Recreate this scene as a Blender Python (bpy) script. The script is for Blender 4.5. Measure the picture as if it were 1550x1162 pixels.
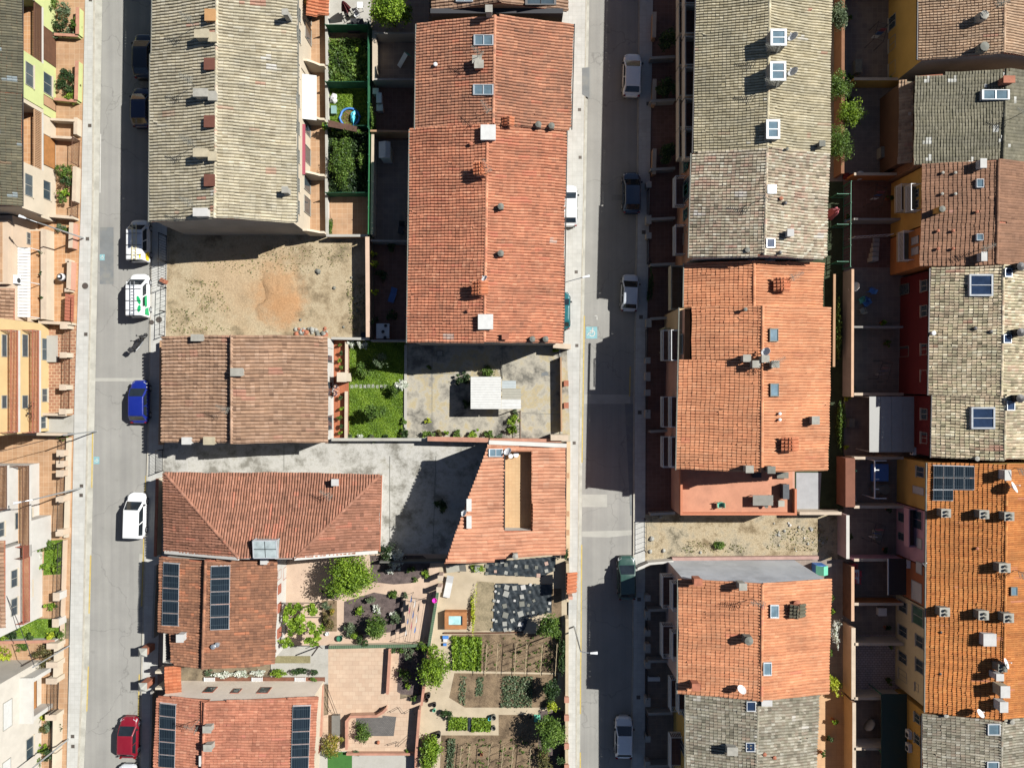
import bpy,math,random
import numpy as np
from mathutils import Vector,Matrix
random.seed(11)
rng = np.random.default_rng(11)
for _o in list(bpy.data.objects):
 bpy.data.objects.remove(_o)
sc = bpy.context.scene
col = sc.collection
# camera, sky, sun
H = 69.0            # drone height in metres
F = 1075.0          # focal length in photo pixels (1550 px wide)
CX,CY = 775.0,581.0
cd = bpy.data.cameras.new('Camera')
cam = bpy.data.objects.new('Camera',cd)
col.objects.link(cam)
cam.location = (0,0,H)
cam.rotation_euler = (0,0,0)
cd.sensor_fit = 'HORIZONTAL'
cd.sensor_width = 36.0
cd.lens = 36.0 * F / 1550.0
cd.clip_start = 0.5
cd.clip_end = 3000
sc.camera = cam
SUN_EL = math.radians(44.0)
SUN_AZ = math.radians(21.0)       # from +X towards +Y
world = bpy.data.worlds.new('World')
sc.world = world
world.use_nodes = True
wn = world.node_tree
bg = wn.nodes['Background']
sky = wn.nodes.new('ShaderNodeTexSky')
sky.sky_type = 'NISHITA'
sky.sun_disc = False
sky.sun_elevation = SUN_EL
sky.sun_rotation = math.pi / 2 - SUN_AZ
wn.links.new(sky.outputs[0],bg.inputs[0])
sky.air_density = 0.6
sky.dust_density = 0.3
bg.inputs[1].default_value = 0.05
sd = bpy.data.lights.new('Sun','SUN')
sd.energy = 5.0
sd.angle = math.radians(0.5)
sd.color = (1.0,0.975,0.93)
sun = bpy.data.objects.new('Sun',sd)
col.objects.link(sun)
_d = Vector((-math.cos(SUN_EL) * math.cos(SUN_AZ),-math.cos(SUN_EL) * math.sin(SUN_AZ),-math.sin(SUN_EL)))
sun.rotation_euler = _d.to_track_quat('-Z','Y').to_euler()
sun.location = (60,25,60)
sc.view_settings.view_transform = 'Standard'
sc.view_settings.look = 'None'
sc.view_settings.exposure = 0.96
sc.view_settings.gamma = 1.0
sc.view_settings.use_curve_mapping = False
# helpers
def W(px,py,z=0.0):
 k = (H - z) / F
 return Vector(((px - CX) * k,-(py - CY) * k,z))
def Yat(py,z=0.0):
 return -(py - CY) * (H - z) / F
def Xat(px,z=0.0):
 return (px - CX) * (H - z) / F
def Zat(px,X):
 return H - F * X / (px - CX)
PXM = H / F   # metres per photo pixel on the ground
def lin(c):
 c = c / 255.0
 return c / 12.92 if c <= 0.04045 else ((c + 0.055) / 1.055) ** 2.4
GAIN = 0.50
def C(r,g,b,k=1.0):
 """photo sRGB of a sunlit surface -> base colour"""
 v = [lin(x) for x in (r,g,b)]
 g_ = 0.3 * v[0] + 0.6 * v[1] + 0.1 * v[2]
 return tuple(min(0.84,(x * 0.86 + g_ * 0.14) * GAIN * k) for x in v) + (1.0,)
def dsat(c,f):
 g_ = 0.3 * c[0] + 0.6 * c[1] + 0.1 * c[2]
 return tuple(x * (1 - f) + g_ * f for x in c[:3]) + (1.0,)
ORG = {}
def tag(o,label=None,cat=None,group=None,kind=None):
 if label: o['label'] = label
 if cat: o['category'] = cat
 if group: o['group'] = group
 if kind: o['kind'] = kind
 return o
def root(name,label,cat,loc=(0,0,0),group=None,rz=0.0):
 o = bpy.data.objects.new(name,None)
 o.empty_display_size = 0.3
 col.objects.link(o)
 o.location = loc
 o.rotation_euler = (0,0,rz)
 ORG[o.name] = Vector(loc)
 return tag(o,label,cat,group)
def local_root(name,label,cat,group=None):
 """root whose parts are modelled round the local origin, placed afterwards"""
 o = root(name,label,cat,(0,0,0),group)
 return o
def link_mesh(name,me,mat,parent=None,org=None,smooth=False):
 o = bpy.data.objects.new(name,me)
 col.objects.link(o)
 if mat is not None:
  me.materials.append(mat)
 if parent is not None:
  o.parent = parent
  ORG[o.name] = ORG[parent.name]
 else:
  o.location = org or (0,0,0)
  ORG[o.name] = Vector(org or (0,0,0))
 if smooth:
  me.polygons.foreach_set('use_smooth',[True] * len(me.polygons))
 return o
class MB:
 def __init__(s):
  s.v = []; s.f = []
 def add(s,vs,fs):
  n = len(s.v)
  s.v += [tuple(v) for v in vs]
  s.f += [tuple(i + n for i in f) for f in fs]
  return s
 def hexa(s,b,t):
  return s.add(list(b) + list(t),[(3,2,1,0),(4,5,6,7),(0,1,5,4),(1,2,6,5),(2,3,7,6),(3,0,4,7)])
 def box(s,x0,x1,y0,y1,z0,z1):
  if x0 > x1: x0,x1 = x1,x0
  if y0 > y1: y0,y1 = y1,y0
  b = [(x0,y0,z0),(x1,y0,z0),(x1,y1,z0),(x0,y1,z0)]
  t = [(x,y,z1) for x,y,_ in b]
  return s.hexa(b,t)
 def prism(s,pts,z0,z1):
  n = len(pts)
  a = sum(pts[i][0] * pts[(i + 1) % n][1] - pts[(i + 1) % n][0] * pts[i][1] for i in range(n))
  if a < 0: pts = list(pts)[::-1]
  vs = [(p[0],p[1],z0) for p in pts] + [(p[0],p[1],z1) for p in pts]
  fs = [tuple(range(n - 1,-1,-1)),tuple(range(n,2 * n))]
  fs += [(i,(i + 1) % n,n + (i + 1) % n,n + i) for i in range(n)]
  return s.add(vs,fs)
 def slab(s,pts,t,dz=0.0):
  """polygon in space thickened upwards by t"""
  n = len(pts)
  a = sum(pts[i][0] * pts[(i + 1) % n][1] - pts[(i + 1) % n][0] * pts[i][1] for i in range(n))
  if a < 0: pts = list(pts)[::-1]
  vs = [(p[0],p[1],p[2] + dz) for p in pts] + [(p[0],p[1],p[2] + dz + t) for p in pts]
  fs = [tuple(range(n - 1,-1,-1)),tuple(range(n,2 * n))]
  fs += [(i,(i + 1) % n,n + (i + 1) % n,n + i) for i in range(n)]
  return s.add(vs,fs)
 def bar(s,p,q,w,h=None):
  p = Vector(p); q = Vector(q); h = w if h is None else h
  d = (q - p)
  if d.length < 1e-6: return s
  d.normalize()
  up = Vector((0,0,1)) if abs(d.z) < 0.95 else Vector((1,0,0))
  a = d.cross(up).normalized() * (w / 2)
  b = a.cross(d).normalized() * (h / 2)
  B = [p - a - b,p + a - b,p + a + b,p - a + b]
  T = [v + (q - p) for v in B]
  return s.hexa(B,T)
 def tube(s,pts,r,n=6):
  pts = [Vector(p) for p in pts]
  rs = r if isinstance(r,(list,tuple)) else [r] * len(pts)
  rings = []
  for i,p in enumerate(pts):
   d = (pts[min(i + 1,len(pts) - 1)] - pts[max(i - 1,0)])
   d.normalize()
   up = Vector((0,0,1)) if abs(d.z) < 0.9 else Vector((1,0,0))
   a = d.cross(up).normalized(); b = a.cross(d).normalized()
   rings.append([p + (a * math.cos(2 * math.pi * k / n) + b * math.sin(2 * math.pi * k / n)) * rs[i] for k in range(n)])
  vs = [v for rg in rings for v in rg]
  fs = []
  for i in range(len(rings) - 1):
   for k in range(n):
    k2 = (k + 1) % n
    fs.append((i * n + k,i * n + k2,(i + 1) * n + k2,(i + 1) * n + k))
  fs.append(tuple(range(n - 1,-1,-1)))
  fs.append(tuple(range((len(rings) - 1) * n,len(rings) * n)))
  return s.add(vs,fs)
 def lathe(s,c,prof,n=12,M=None):
  """profile of (radius, height) turned round z through c"""
  c = Vector(c)
  vs = []
  for r,z in prof:
   for k in range(n):
    a = 2 * math.pi * k / n
    v = Vector((r * math.cos(a),r * math.sin(a),z))
    if M is not None: v = M @ v
    vs.append(c + v)
  fs = []
  m = len(prof)
  for i in range(m - 1):
   for k in range(n):
    k2 = (k + 1) % n
    fs.append((i * n + k,i * n + k2,(i + 1) * n + k2,(i + 1) * n + k))
  fs.append(tuple(range(n - 1,-1,-1)))
  fs.append(tuple(range((m - 1) * n,m * n)))
  return s.add(vs,fs)
 def build(s,name,mat,parent=None,smooth=False,org=None,bevel=0.0):
  if parent is not None:
   o0 = ORG[parent.name]
  else:
   if org is None:
    a = np.array(s.v)
    org = Vector((float(a[:,0].mean()),float(a[:,1].mean()),float(a[:,2].min())))
   o0 = Vector(org)
  me = bpy.data.meshes.new(name)
  me.from_pydata([(v[0] - o0.x,v[1] - o0.y,v[2] - o0.z) for v in s.v],[],s.f)
  me.update()
  o = link_mesh(name,me,mat,parent,o0,smooth)
  if bevel > 0:
   m = o.modifiers.new('bevel','BEVEL'); m.width = bevel; m.segments = 2; m.limit_method = 'ANGLE'
  return o
# materials
MATS = {}
def _nt(name):
 m = bpy.data.materials.new(name); m.use_nodes = True
 nt = m.node_tree
 b = nt.nodes['Principled BSDF']
 return m,nt,b
def _pos(nt,scale=(1,1,1),rot=0.0):
 g = nt.nodes.new('ShaderNodeNewGeometry')
 mp = nt.nodes.new('ShaderNodeMapping')
 mp.inputs['Scale'].default_value = scale
 mp.inputs['Rotation'].default_value = (0,0,rot)
 nt.links.new(g.outputs['Position'],mp.inputs['Vector'])
 return mp.outputs[0]
def _noise(nt,vec,scale,detail=4,rough=0.6):
 n = nt.nodes.new('ShaderNodeTexNoise')
 n.inputs['Scale'].default_value = scale
 n.inputs['Detail'].default_value = detail
 n.inputs['Roughness'].default_value = rough
 nt.links.new(vec,n.inputs['Vector'])
 return n.outputs['Fac']
def _ramp(nt,fac,stops):
 r = nt.nodes.new('ShaderNodeValToRGB')
 els = r.color_ramp.elements
 while len(els) < len(stops): els.new(0.5)
 for e,(p,c) in zip(els,stops):
  e.position = p; e.color = c
 nt.links.new(fac,r.inputs['Fac'])
 return r.outputs['Color']
def _mix(nt,a,b,fac,mode='MIX'):
 m = nt.nodes.new('ShaderNodeMix'); m.data_type = 'RGBA'; m.blend_type = mode
 for sock,val in ((m.inputs[6],a),(m.inputs[7],b),(m.inputs[0],fac)):
  if hasattr(val,'is_output') or isinstance(val,bpy.types.NodeSocket): nt.links.new(val,sock)
  else: sock.default_value = val
 return m.outputs[2]
def _bump(nt,b,h,strength,dist=0.02):
 bp = nt.nodes.new('ShaderNodeBump')
 bp.inputs['Strength'].default_value = strength
 bp.inputs['Distance'].default_value = dist
 nt.links.new(h,bp.inputs['Height'])
 nt.links.new(bp.outputs[0],b.inputs['Normal'])
def mul(c,k):
 return (min(c[0] * k,.9),min(c[1] * k,.9),min(c[2] * k,.9),1.0)
def M(name,c=None,rough=0.85,var=0.22,scale=1.2,fine=14.0,stain=None,stain_amt=0.0,stain_scale=0.35,bump=0.25,metal=0.0,spec=0.3):
 """plain weathered surface: two scales of tone, optional stains"""
 if name in MATS: return MATS[name]
 m,nt,b = _nt(name)
 v = _pos(nt)
 n1 = _noise(nt,v,scale,5)
 n2 = _noise(nt,v,fine,3,0.7)
 base = _ramp(nt,n1,[(0.36,mul(c,1 - var)),(0.64,mul(c,1 + var))])
 f2 = _ramp(nt,n2,[(0.25,(1 - var * .8,) * 3 + (1,)),(0.75,(1 + var * .5,) * 3 + (1,))])
 out = _mix(nt,base,f2,1.0,'MULTIPLY')
 if stain is not None:
  n3 = _noise(nt,v,stain_scale,8,0.68)
  fac = _ramp(nt,n3,[(0.5 - 0.02,(0,0,0,1)),(0.66,(stain_amt,) * 3 + (1,))])
  out = _mix(nt,out,stain,fac)
 nt.links.new(out,b.inputs['Base Color'])
 b.inputs['Roughness'].default_value = rough
 b.inputs['Metallic'].default_value = metal
 b.inputs['Specular IOR Level'].default_value = spec
 if bump > 0: _bump(nt,b,n2,bump)
 MATS[name] = m
 return m
def MP(name,c1,c2,mortar,bw,bh,mw=0.012,rot=0.0,off=0.0,var=0.2,rough=0.85,stain=None,stain_amt=0.3):
 """paving: laid units with joints (unit size in metres)"""
 if name in MATS: return MATS[name]
 m,nt,b = _nt(name)
 v = _pos(nt,(1,1,1),rot)
 br = nt.nodes.new('ShaderNodeTexBrick')
 br.offset = off
 br.inputs['Scale'].default_value = 1.0
 br.inputs['Brick Width'].default_value = bw
 br.inputs['Row Height'].default_value = bh
 br.inputs['Mortar Size'].default_value = mw
 br.inputs['Mortar Smooth'].default_value = 0.2
 br.inputs['Color1'].default_value = c1
 br.inputs['Color2'].default_value = c2
 br.inputs['Mortar'].default_value = mortar
 nt.links.new(v,br.inputs['Vector'])
 n1 = _noise(nt,v,0.8,6,0.65)
 f = _ramp(nt,n1,[(0.34,(1 - var,) * 3 + (1,)),(0.66,(1 + var * .7,) * 3 + (1,))])
 out = _mix(nt,br.outputs['Color'],f,1.0,'MULTIPLY')
 if stain is not None:
  n3 = _noise(nt,v,0.5,8,0.7)
  fac = _ramp(nt,n3,[(0.5,(0,0,0,1)),(0.68,(stain_amt,) * 3 + (1,))])
  out = _mix(nt,out,stain,fac)
 nt.links.new(out,b.inputs['Base Color'])
 b.inputs['Roughness'].default_value = rough
 _bump(nt,b,br.outputs['Fac'],-0.4,0.01)
 MATS[name] = m
 return m
def MG(name,stops,scale,detail=9,rough_=0.7,fine=9.0,fine_amt=0.25,bump=0.5,rough=0.95,extra=None):
 """ground with patches of several colours"""
 if name in MATS: return MATS[name]
 m,nt,b = _nt(name)
 v = _pos(nt)
 n1 = _noise(nt,v,scale,detail,rough_)
 base = _ramp(nt,n1,[(.5 + (p - .5) * .52,c) for p,c in stops])
 if extra is not None:
  c,sc_,lo,hi = extra
  n3 = _noise(nt,v,sc_,6,0.6)
  base = _mix(nt,base,c,_ramp(nt,n3,[(lo,(0,0,0,1)),(hi,(1,1,1,1))]))
 n2 = _noise(nt,v,fine,5,0.75)
 f = _ramp(nt,n2,[(0.25,(1 - fine_amt,) * 3 + (1,)),(0.75,(1 + fine_amt,) * 3 + (1,))])
 out = _mix(nt,base,f,1.0,'MULTIPLY')
 nt.links.new(out,b.inputs['Base Color'])
 b.inputs['Roughness'].default_value = rough
 b.inputs['Specular IOR Level'].default_value = 0.15
 _bump(nt,b,n2,bump,0.04)
 MATS[name] = m
 return m
TFAC = {'tiles_pale_tan': (1.12,1.16,1.14),'tiles_red_brown': (1.55,1.78,1.69),'tiles_red': (1.49,1.77,1.59),'tiles_brown_tan': (1.21,1.17,1.12),'tiles_old_red': (1.26,1.2,1.08),'tiles_brown_orange': (1.38,1.25,1.09),'tiles_pinkish_red': (1.38,1.35,1.24),'tiles_salmon': (1.16,1.17,1.08),'tiles_grey_tan': (1.37,1.39,1.33),'tiles_mottled_pale': (1.31,1.31,1.2),'tiles_orange': (1.23,1.4,1.26),'tiles_lichen_grey': (1.09,1.09,1.05),'tiles_sandy': (1.17,1.17,1.11),'tiles_olive_grey': (1.02,1.02,1.08),'tiles_dull_brown': (1.22,1.12,0.97),'tiles_lichen_yellow': (1.58,1.55,1.4),'tiles_bright_orange': (1.3,1.45,1.09),'tiles_fine_grey': (0.8,0.8,0.74),'tiles_new_orange': (1.1,1.2,1.1)}
def MT(name,cols,fresh,pale,lichen=None,lich_amt=0.0,lich_scale=1.2):
 """roof tiles: tone per tile from the mesh attribute, weathering on top"""
 if name in MATS: return MATS[name]
 tf = TFAC.get(name,(1,1,1))
 tm = lambda c: tuple(min(.85,a * b) for a,b in zip(c[:3],tf)) + (1.0,)
 cols = [tm(c) for c in cols]; fresh = mul(dsat(fresh,.12),1.12)
 if lichen is not None: lichen = tm(lichen)
 m,nt,b = _nt(name)
 at = nt.nodes.new('ShaderNodeAttribute'); at.attribute_name = 'tint'
 sp = nt.nodes.new('ShaderNodeSeparateColor')
 nt.links.new(at.outputs['Color'],sp.inputs[0])
 n = len(cols)
 base = _ramp(nt,sp.outputs[0],[(i / max(n - 1,1),c) for i,c in enumerate(cols)])
 v = _pos(nt)
 n1 = _noise(nt,v,0.45,6,0.65)
 f = _ramp(nt,n1,[(0.28,(0.76,0.77,0.78,1)),(0.72,(1.16,1.14,1.12,1))])
 base = _mix(nt,base,f,1.0,'MULTIPLY')
 if lichen is not None:
  n2 = _noise(nt,v,lich_scale,8,0.75)
  base = _mix(nt,base,lichen,_ramp(nt,n2,[(0.46,(0,0,0,1)),(0.64,(lich_amt,) * 3 + (1,))]))
 sk = _ramp(nt,_noise(nt,_pos(nt,(.22,2.2,.22)),1.0,5,.65),[(.36,(.80,.81,.82,1)),(.64,(1.08,1.08,1.07,1))])
 base = _mix(nt,base,sk,1.0,'MULTIPLY')
 base = _mix(nt,base,fresh,sp.outputs[1])
 base = _mix(nt,base,pale,sp.outputs[2])
 n3 = _noise(nt,v,16.0,4,0.75)
 f3 = _ramp(nt,n3,[(0.3,(0.78,0.78,0.78,1)),(0.7,(1.15,1.15,1.15,1))])
 base = _mix(nt,base,f3,1.0,'MULTIPLY')
 nt.links.new(base,b.inputs['Base Color'])
 b.inputs['Roughness'].default_value = 0.85
 b.inputs['Specular IOR Level'].default_value = 0.2
 MATS[name] = m
 return m
def ML(name,dark,mid,light,trans=0.35):
 """leaves"""
 if name in MATS: return MATS[name]
 m,nt,b = _nt(name)
 at = nt.nodes.new('ShaderNodeAttribute'); at.attribute_name = 'tint'
 sp = nt.nodes.new('ShaderNodeSeparateColor')
 nt.links.new(at.outputs['Color'],sp.inputs[0])
 c = _ramp(nt,sp.outputs[0],[(0.0,dark),(0.5,mid),(1.0,light)])
 nt.links.new(c,b.inputs['Base Color'])
 b.inputs['Roughness'].default_value = 0.55
 b.inputs['Specular IOR Level'].default_value = 0.35
 tr = nt.nodes.new('ShaderNodeBsdfTranslucent')
 nt.links.new(_mix(nt,c,(1.0,1.0,0.4,1),0.35,'MULTIPLY'),tr.inputs[0])
 mx = nt.nodes.new('ShaderNodeMixShader'); mx.inputs[0].default_value = trans
 out = nt.nodes['Material Output']
 nt.links.new(b.outputs[0],mx.inputs[1]); nt.links.new(tr.outputs[0],mx.inputs[2])
 nt.links.new(mx.outputs[0],out.inputs['Surface'])
 MATS[name] = m
 return m
def MS(name,c,rough=0.4,metal=0.0,coat=0.0,spec=0.5,var=0.06):
 """smooth manufactured surface"""
 if name in MATS: return MATS[name]
 m,nt,b = _nt(name)
 v = _pos(nt)
 n = _noise(nt,v,2.5,5,0.7)
 f = _ramp(nt,n,[(0.3,mul(c,1 - var * 1.6)),(0.7,mul(c,1 + var))])
 nt.links.new(f,b.inputs['Base Color'])
 r = _ramp(nt,n,[(0.3,(max(rough - .06,0.02),) * 3 + (1,)),(0.7,(min(rough + .1,1),) * 3 + (1,))])
 nt.links.new(r,b.inputs['Roughness'])
 b.inputs['Metallic'].default_value = metal
 b.inputs['Coat Weight'].default_value = coat
 b.inputs['Coat Roughness'].default_value = 0.05
 b.inputs['Specular IOR Level'].default_value = spec
 MATS[name] = m
 return m
def MGLASS(name,c,rough=0.06,alpha=1.0):
 if name in MATS: return MATS[name]
 m,nt,b = _nt(name)
 v = _pos(nt)
 n = _noise(nt,v,1.5,4,0.6)
 f = _ramp(nt,n,[(0.3,mul(c,0.75)),(0.7,mul(c,1.25))])
 nt.links.new(f,b.inputs['Base Color'])
 b.inputs['Roughness'].default_value = rough
 b.inputs['Specular IOR Level'].default_value = 0.7
 if alpha < 1: b.inputs['Alpha'].default_value = alpha
 MATS[name] = m
 return m
def MSOLAR(name):
 if name in MATS: return MATS[name]
 m,nt,b = _nt(name)
 v = _pos(nt)
 br = nt.nodes.new('ShaderNodeTexBrick')
 br.offset = 0.0
 br.inputs['Scale'].default_value = 1.0
 br.inputs['Brick Width'].default_value = 0.17
 br.inputs['Row Height'].default_value = 0.9
 br.inputs['Mortar Size'].default_value = 0.018
 br.inputs['Color1'].default_value = (0.006,0.010,0.015,1)
 br.inputs['Color2'].default_value = (0.010,0.016,0.024,1)
 br.inputs['Mortar'].default_value = (0.035,0.05,0.06,1)
 nt.links.new(v,br.inputs['Vector'])
 nt.links.new(br.outputs['Color'],b.inputs['Base Color'])
 b.inputs['Roughness'].default_value = 0.3
 b.inputs['Specular IOR Level'].default_value = 0.12
 MATS[name] = m
 return m
def MROAD(name,c):
 """asphalt: lengthwise wear, blotches, fine cracks"""
 m,nt,b = _nt(name)
 v = _pos(nt)
 n1 = _noise(nt,v,.22,7,.65)
 base = _ramp(nt,n1,[(.3,mul(c,.86)),(.7,mul(c,1.10))])
 vs = _pos(nt,(1.6,.035,1))
 st = _ramp(nt,_noise(nt,vs,1.0,5,.6),[(.3,(.88,.88,.89,1)),(.7,(1.07,1.07,1.06,1))])
 base = _mix(nt,base,st,1.0,'MULTIPLY')
 n2 = _noise(nt,v,24,4,.75)
 base = _mix(nt,base,_ramp(nt,n2,[(.3,(.86,.86,.86,1)),(.7,(1.1,1.1,1.1,1))]),1.0,'MULTIPLY')
 vo = nt.nodes.new('ShaderNodeTexVoronoi'); vo.feature = 'DISTANCE_TO_EDGE'; vo.inputs['Scale'].default_value = .13
 mx = nt.nodes.new('ShaderNodeVectorMath'); mx.operation = 'ADD'
 nz = nt.nodes.new('ShaderNodeTexNoise'); nz.inputs['Scale'].default_value = .5; nz.inputs['Detail'].default_value = 6
 nt.links.new(v,nz.inputs['Vector']); sc_ = nt.nodes.new('ShaderNodeVectorMath'); sc_.operation = 'SCALE'; sc_.inputs['Scale'].default_value = 3.0
 nt.links.new(nz.outputs['Color'],sc_.inputs[0]); nt.links.new(v,mx.inputs[0]); nt.links.new(sc_.outputs[0],mx.inputs[1]); nt.links.new(mx.outputs[0],vo.inputs['Vector'])
 ck = _ramp(nt,vo.outputs['Distance'],[(0.0,(.55,.55,.55,1)),(.006,(0,0,0,1))])
 base = _mix(nt,base,mul(c,.45),ck)
 sp = _ramp(nt,_noise(nt,v,.9,3,.5),[(.68,(0,0,0,1)),(.76,(.45,.45,.45,1))])
 base = _mix(nt,base,mul(c,.62),sp)
 nt.links.new(base,b.inputs['Base Color']); b.inputs['Roughness'].default_value = .9; b.inputs['Specular IOR Level'].default_value = .25
 _bump(nt,b,n2,.3)
 MATS[name] = m
 return m
def MBLOB(name,base_stops,scale,blobs,col1,col2):
 """bare ground with spread earth of another colour round given points (x, y, radius)"""
 m,nt,b = _nt(name)
 v = _pos(nt)
 base = _ramp(nt,_noise(nt,v,scale,12,.68),[(.5 + (p - .5) * .5,c) for p,c in base_stops])
 dn = _noise(nt,v,.7,8,.65)
 for (x,y,r,c,amt) in blobs:
  d = nt.nodes.new('ShaderNodeVectorMath'); d.operation = 'DISTANCE'
  d.inputs[1].default_value = (x,y,0)
  fl = nt.nodes.new('ShaderNodeMapping'); fl.inputs['Scale'].default_value = (1,1,0)
  nt.links.new(v,fl.inputs['Vector']); nt.links.new(fl.outputs[0],d.inputs[0])
  q = nt.nodes.new('ShaderNodeMath'); q.operation = 'DIVIDE'; q.inputs[1].default_value = r; nt.links.new(d.outputs['Value'],q.inputs[0])
  s_ = nt.nodes.new('ShaderNodeMath'); s_.operation = 'MULTIPLY_ADD'; s_.inputs[1].default_value = 1.6; nt.links.new(dn,s_.inputs[0]); nt.links.new(q.outputs[0],s_.inputs[2])
  mr = nt.nodes.new('ShaderNodeMapRange'); mr.inputs['From Min'].default_value = 1.25; mr.inputs['From Max'].default_value = 1.85; mr.inputs['To Min'].default_value = amt; mr.inputs['To Max'].default_value = 0.0
  nt.links.new(s_.outputs[0],mr.inputs['Value'])
  base = _mix(nt,base,c,mr.outputs[0])
 n2 = _noise(nt,v,6,6,.75)
 base = _mix(nt,base,_ramp(nt,n2,[(.25,(.70,.70,.70,1)),(.75,(1.28,1.28,1.28,1))]),1.0,'MULTIPLY')
 nt.links.new(base,b.inputs['Base Color']); b.inputs['Roughness'].default_value = .95; b.inputs['Specular IOR Level'].default_value = .1
 _bump(nt,b,n2,.8,.05)
 MATS[name] = m
 return m
# tiles
PROF = [(0.0,0.0),(0.26,0.0),(0.29,0.68),(0.41,0.95),(0.63,1.0),(0.85,0.95),(0.97,0.68),(1.0,0.0)]
FLATP = [(0.0,0.0),(0.10,0.0),(0.16,0.8),(0.5,1.0),(0.90,0.8),(1.0,0.0)]
def tile_field(name,parent,poly,mat,pitch=0.35,course=0.36,A=0.10,step=0.055,fresh=0.03,pale=0.0,prof=PROF,over=0.12,jit=0.007,mean=0.5,spread=0.19,down=None):
 P = [Vector(p) for p in poly]
 n = Vector((0,0,0))
 for i in range(len(P)):
  a,b = P[i],P[(i + 1) % len(P)]
  n += Vector(((a.y - b.y) * (a.z + b.z),(a.z - b.z) * (a.x + b.x),(a.x - b.x) * (a.y + b.y)))
 n.normalize()
 if n.z < 0: n = -n
 d = Vector((0,0,-1)); d = d - n * d.dot(n)
 if down is not None:
  d = Vector(down); d = d - n * d.dot(n)
 d.normalize()
 u = n.cross(d).normalized()
 if u.y < 0 and abs(u.y) > abs(u.x): u = -u
 O = P[0]
 q = [((p - O).dot(u),(p - O).dot(d)) for p in P]
 a0 = min(p[0] for p in q); a1 = max(p[0] for p in q)
 nc = max(1,round((a1 - a0) / pitch)); pw = (a1 - a0) / nc
 T = []
 freshset = {}
 for ci in range(nc):
  ac = a0 + (ci + 0.5) * pw
  bs = []
  for i in range(len(q)):
   (x0,y0),(x1,y1) = q[i],q[(i + 1) % len(q)]
   if (x0 - ac) * (x1 - ac) <= 0 and abs(x1 - x0) > 1e-9:
    bs.append(y0 + (ac - x0) / (x1 - x0) * (y1 - y0))
  if len(bs) < 2: continue
  bmin,bmax = min(bs),max(bs) + over
  nr = max(1,math.ceil((bmax - bmin) / course - 0.15))
  for r in range(nr):
   b1 = bmax - r * course
   b0 = max(b1 - course,bmin)
   T.append((a0 + ci * pw,b0,b1,ci,r))
 if not T: return None
 T = np.array(T)
 N = len(T)
 tint = np.clip(rng.normal(mean,spread,N),0,1)
 colband = np.clip(rng.normal(0,0.08,nc + 2),-.2,.2)
 tint = np.clip(tint + colband[T[:,3].astype(int)],0,1)
 G = np.zeros(N); Bc = np.zeros(N)
 idx = {(int(c),int(r)): i for i,(c,r) in enumerate(zip(T[:,3],T[:,4]))}
 keys = list(idx)
 k = int(fresh * N / 4.0)
 for _ in range(k):
  c,r = keys[rng.integers(N)]
  ln = int(rng.integers(1,5)); wd = 1 if rng.random() < .75 else 2; val = rng.uniform(0.2,0.85)
  for dc in range(wd):
   for dr in range(ln):
    j = idx.get((c + dc,r + dr))
    if j is not None: G[j] = val * rng.uniform(0.7,1.0)
 for _ in range(int(pale * N / 3.0)):
  c,r = keys[rng.integers(N)]
  for dr in range(int(rng.integers(1,4))):
   for dc in range(int(rng.integers(1,3))):
    j = idx.get((c + dc,r + dr))
    if j is not None: Bc[j] = rng.uniform(0.5,1.0)
 pt = np.array([p[0] for p in prof]); ph = np.array([p[1] for p in prof]) * A * (1.65 if prof is PROF else 1.0)
 m = len(prof)
 un = np.array(u); dn = np.array(d); nn = np.array(n); On = np.array(O)
 j1 = rng.normal(0,jit,N); j2 = rng.normal(0,jit,N); ja = rng.normal(0,jit * 0.8,N)
 jb = rng.normal(0,jit * 1.2,N)
 sl = rng.random(N) < .014
 jb[sl] += rng.uniform(.02,.10,int(sl.sum())); ja[sl] += rng.normal(0,.035,int(sl.sum())); j2[sl] += .02
 V = np.zeros((N,2,m,3))
 w0 = rng.uniform(0,6.28,6)
 for e in (0,1):
  aa = (T[:,0] + ja * e)[:,None] + pt[None,:] * pw
  bb = (T[:,1 + e] + jb * e)[:,None] + np.zeros(m)[None,:]
  hh = ph[None,:] + (step if e else 0.0) + (j2 if e else j1)[:,None]
  wv = .03 * np.sin(aa * .55 + w0[0]) * np.sin(bb * .8 + w0[1]) + .014 * np.sin(aa * 2.1 + w0[2] + bb * .6)
  bb = bb + .05 * np.sin(aa * .42 + w0[3]) + .022 * np.sin(aa * 1.7 + w0[4])
  aa = aa + .035 * np.sin(bb * .7 + w0[5]) + .015 * np.sin(bb * 2.3 + aa)
  V[:,e] = On + aa[...,None] * un + bb[...,None] * dn + (hh + wv)[...,None] * nn
 o0 = np.array(ORG[parent.name])
 V = (V - o0).reshape(-1,3)
 base = (np.arange(N) * 2 * m)[:,None]
 s = np.arange(m - 1)[None,:]
 fs = np.stack([base + s,base + m + s,base + m + s + 1,base + s + 1],axis=-1).reshape(-1,4)
 me = bpy.data.meshes.new(name)
 me.vertices.add(len(V)); me.vertices.foreach_set('co',V.ravel())
 nf = len(fs)
 me.loops.add(nf * 4); me.loops.foreach_set('vertex_index',fs.ravel())
 me.polygons.add(nf)
 me.polygons.foreach_set('loop_start',np.arange(nf) * 4)
 me.polygons.foreach_set('loop_total',np.full(nf,4))
 me.update(calc_edges=True)
 at = me.attributes.new('tint','FLOAT_COLOR','FACE')
 ca = np.ones((N,4)); ca[:,0] = tint; ca[:,1] = G; ca[:,2] = Bc
 at.data.foreach_set('color',np.repeat(ca,m - 1,axis=0).ravel())
 o = link_mesh(name,me,mat,parent)
 tag(o,kind='stuff')
 return o
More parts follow.
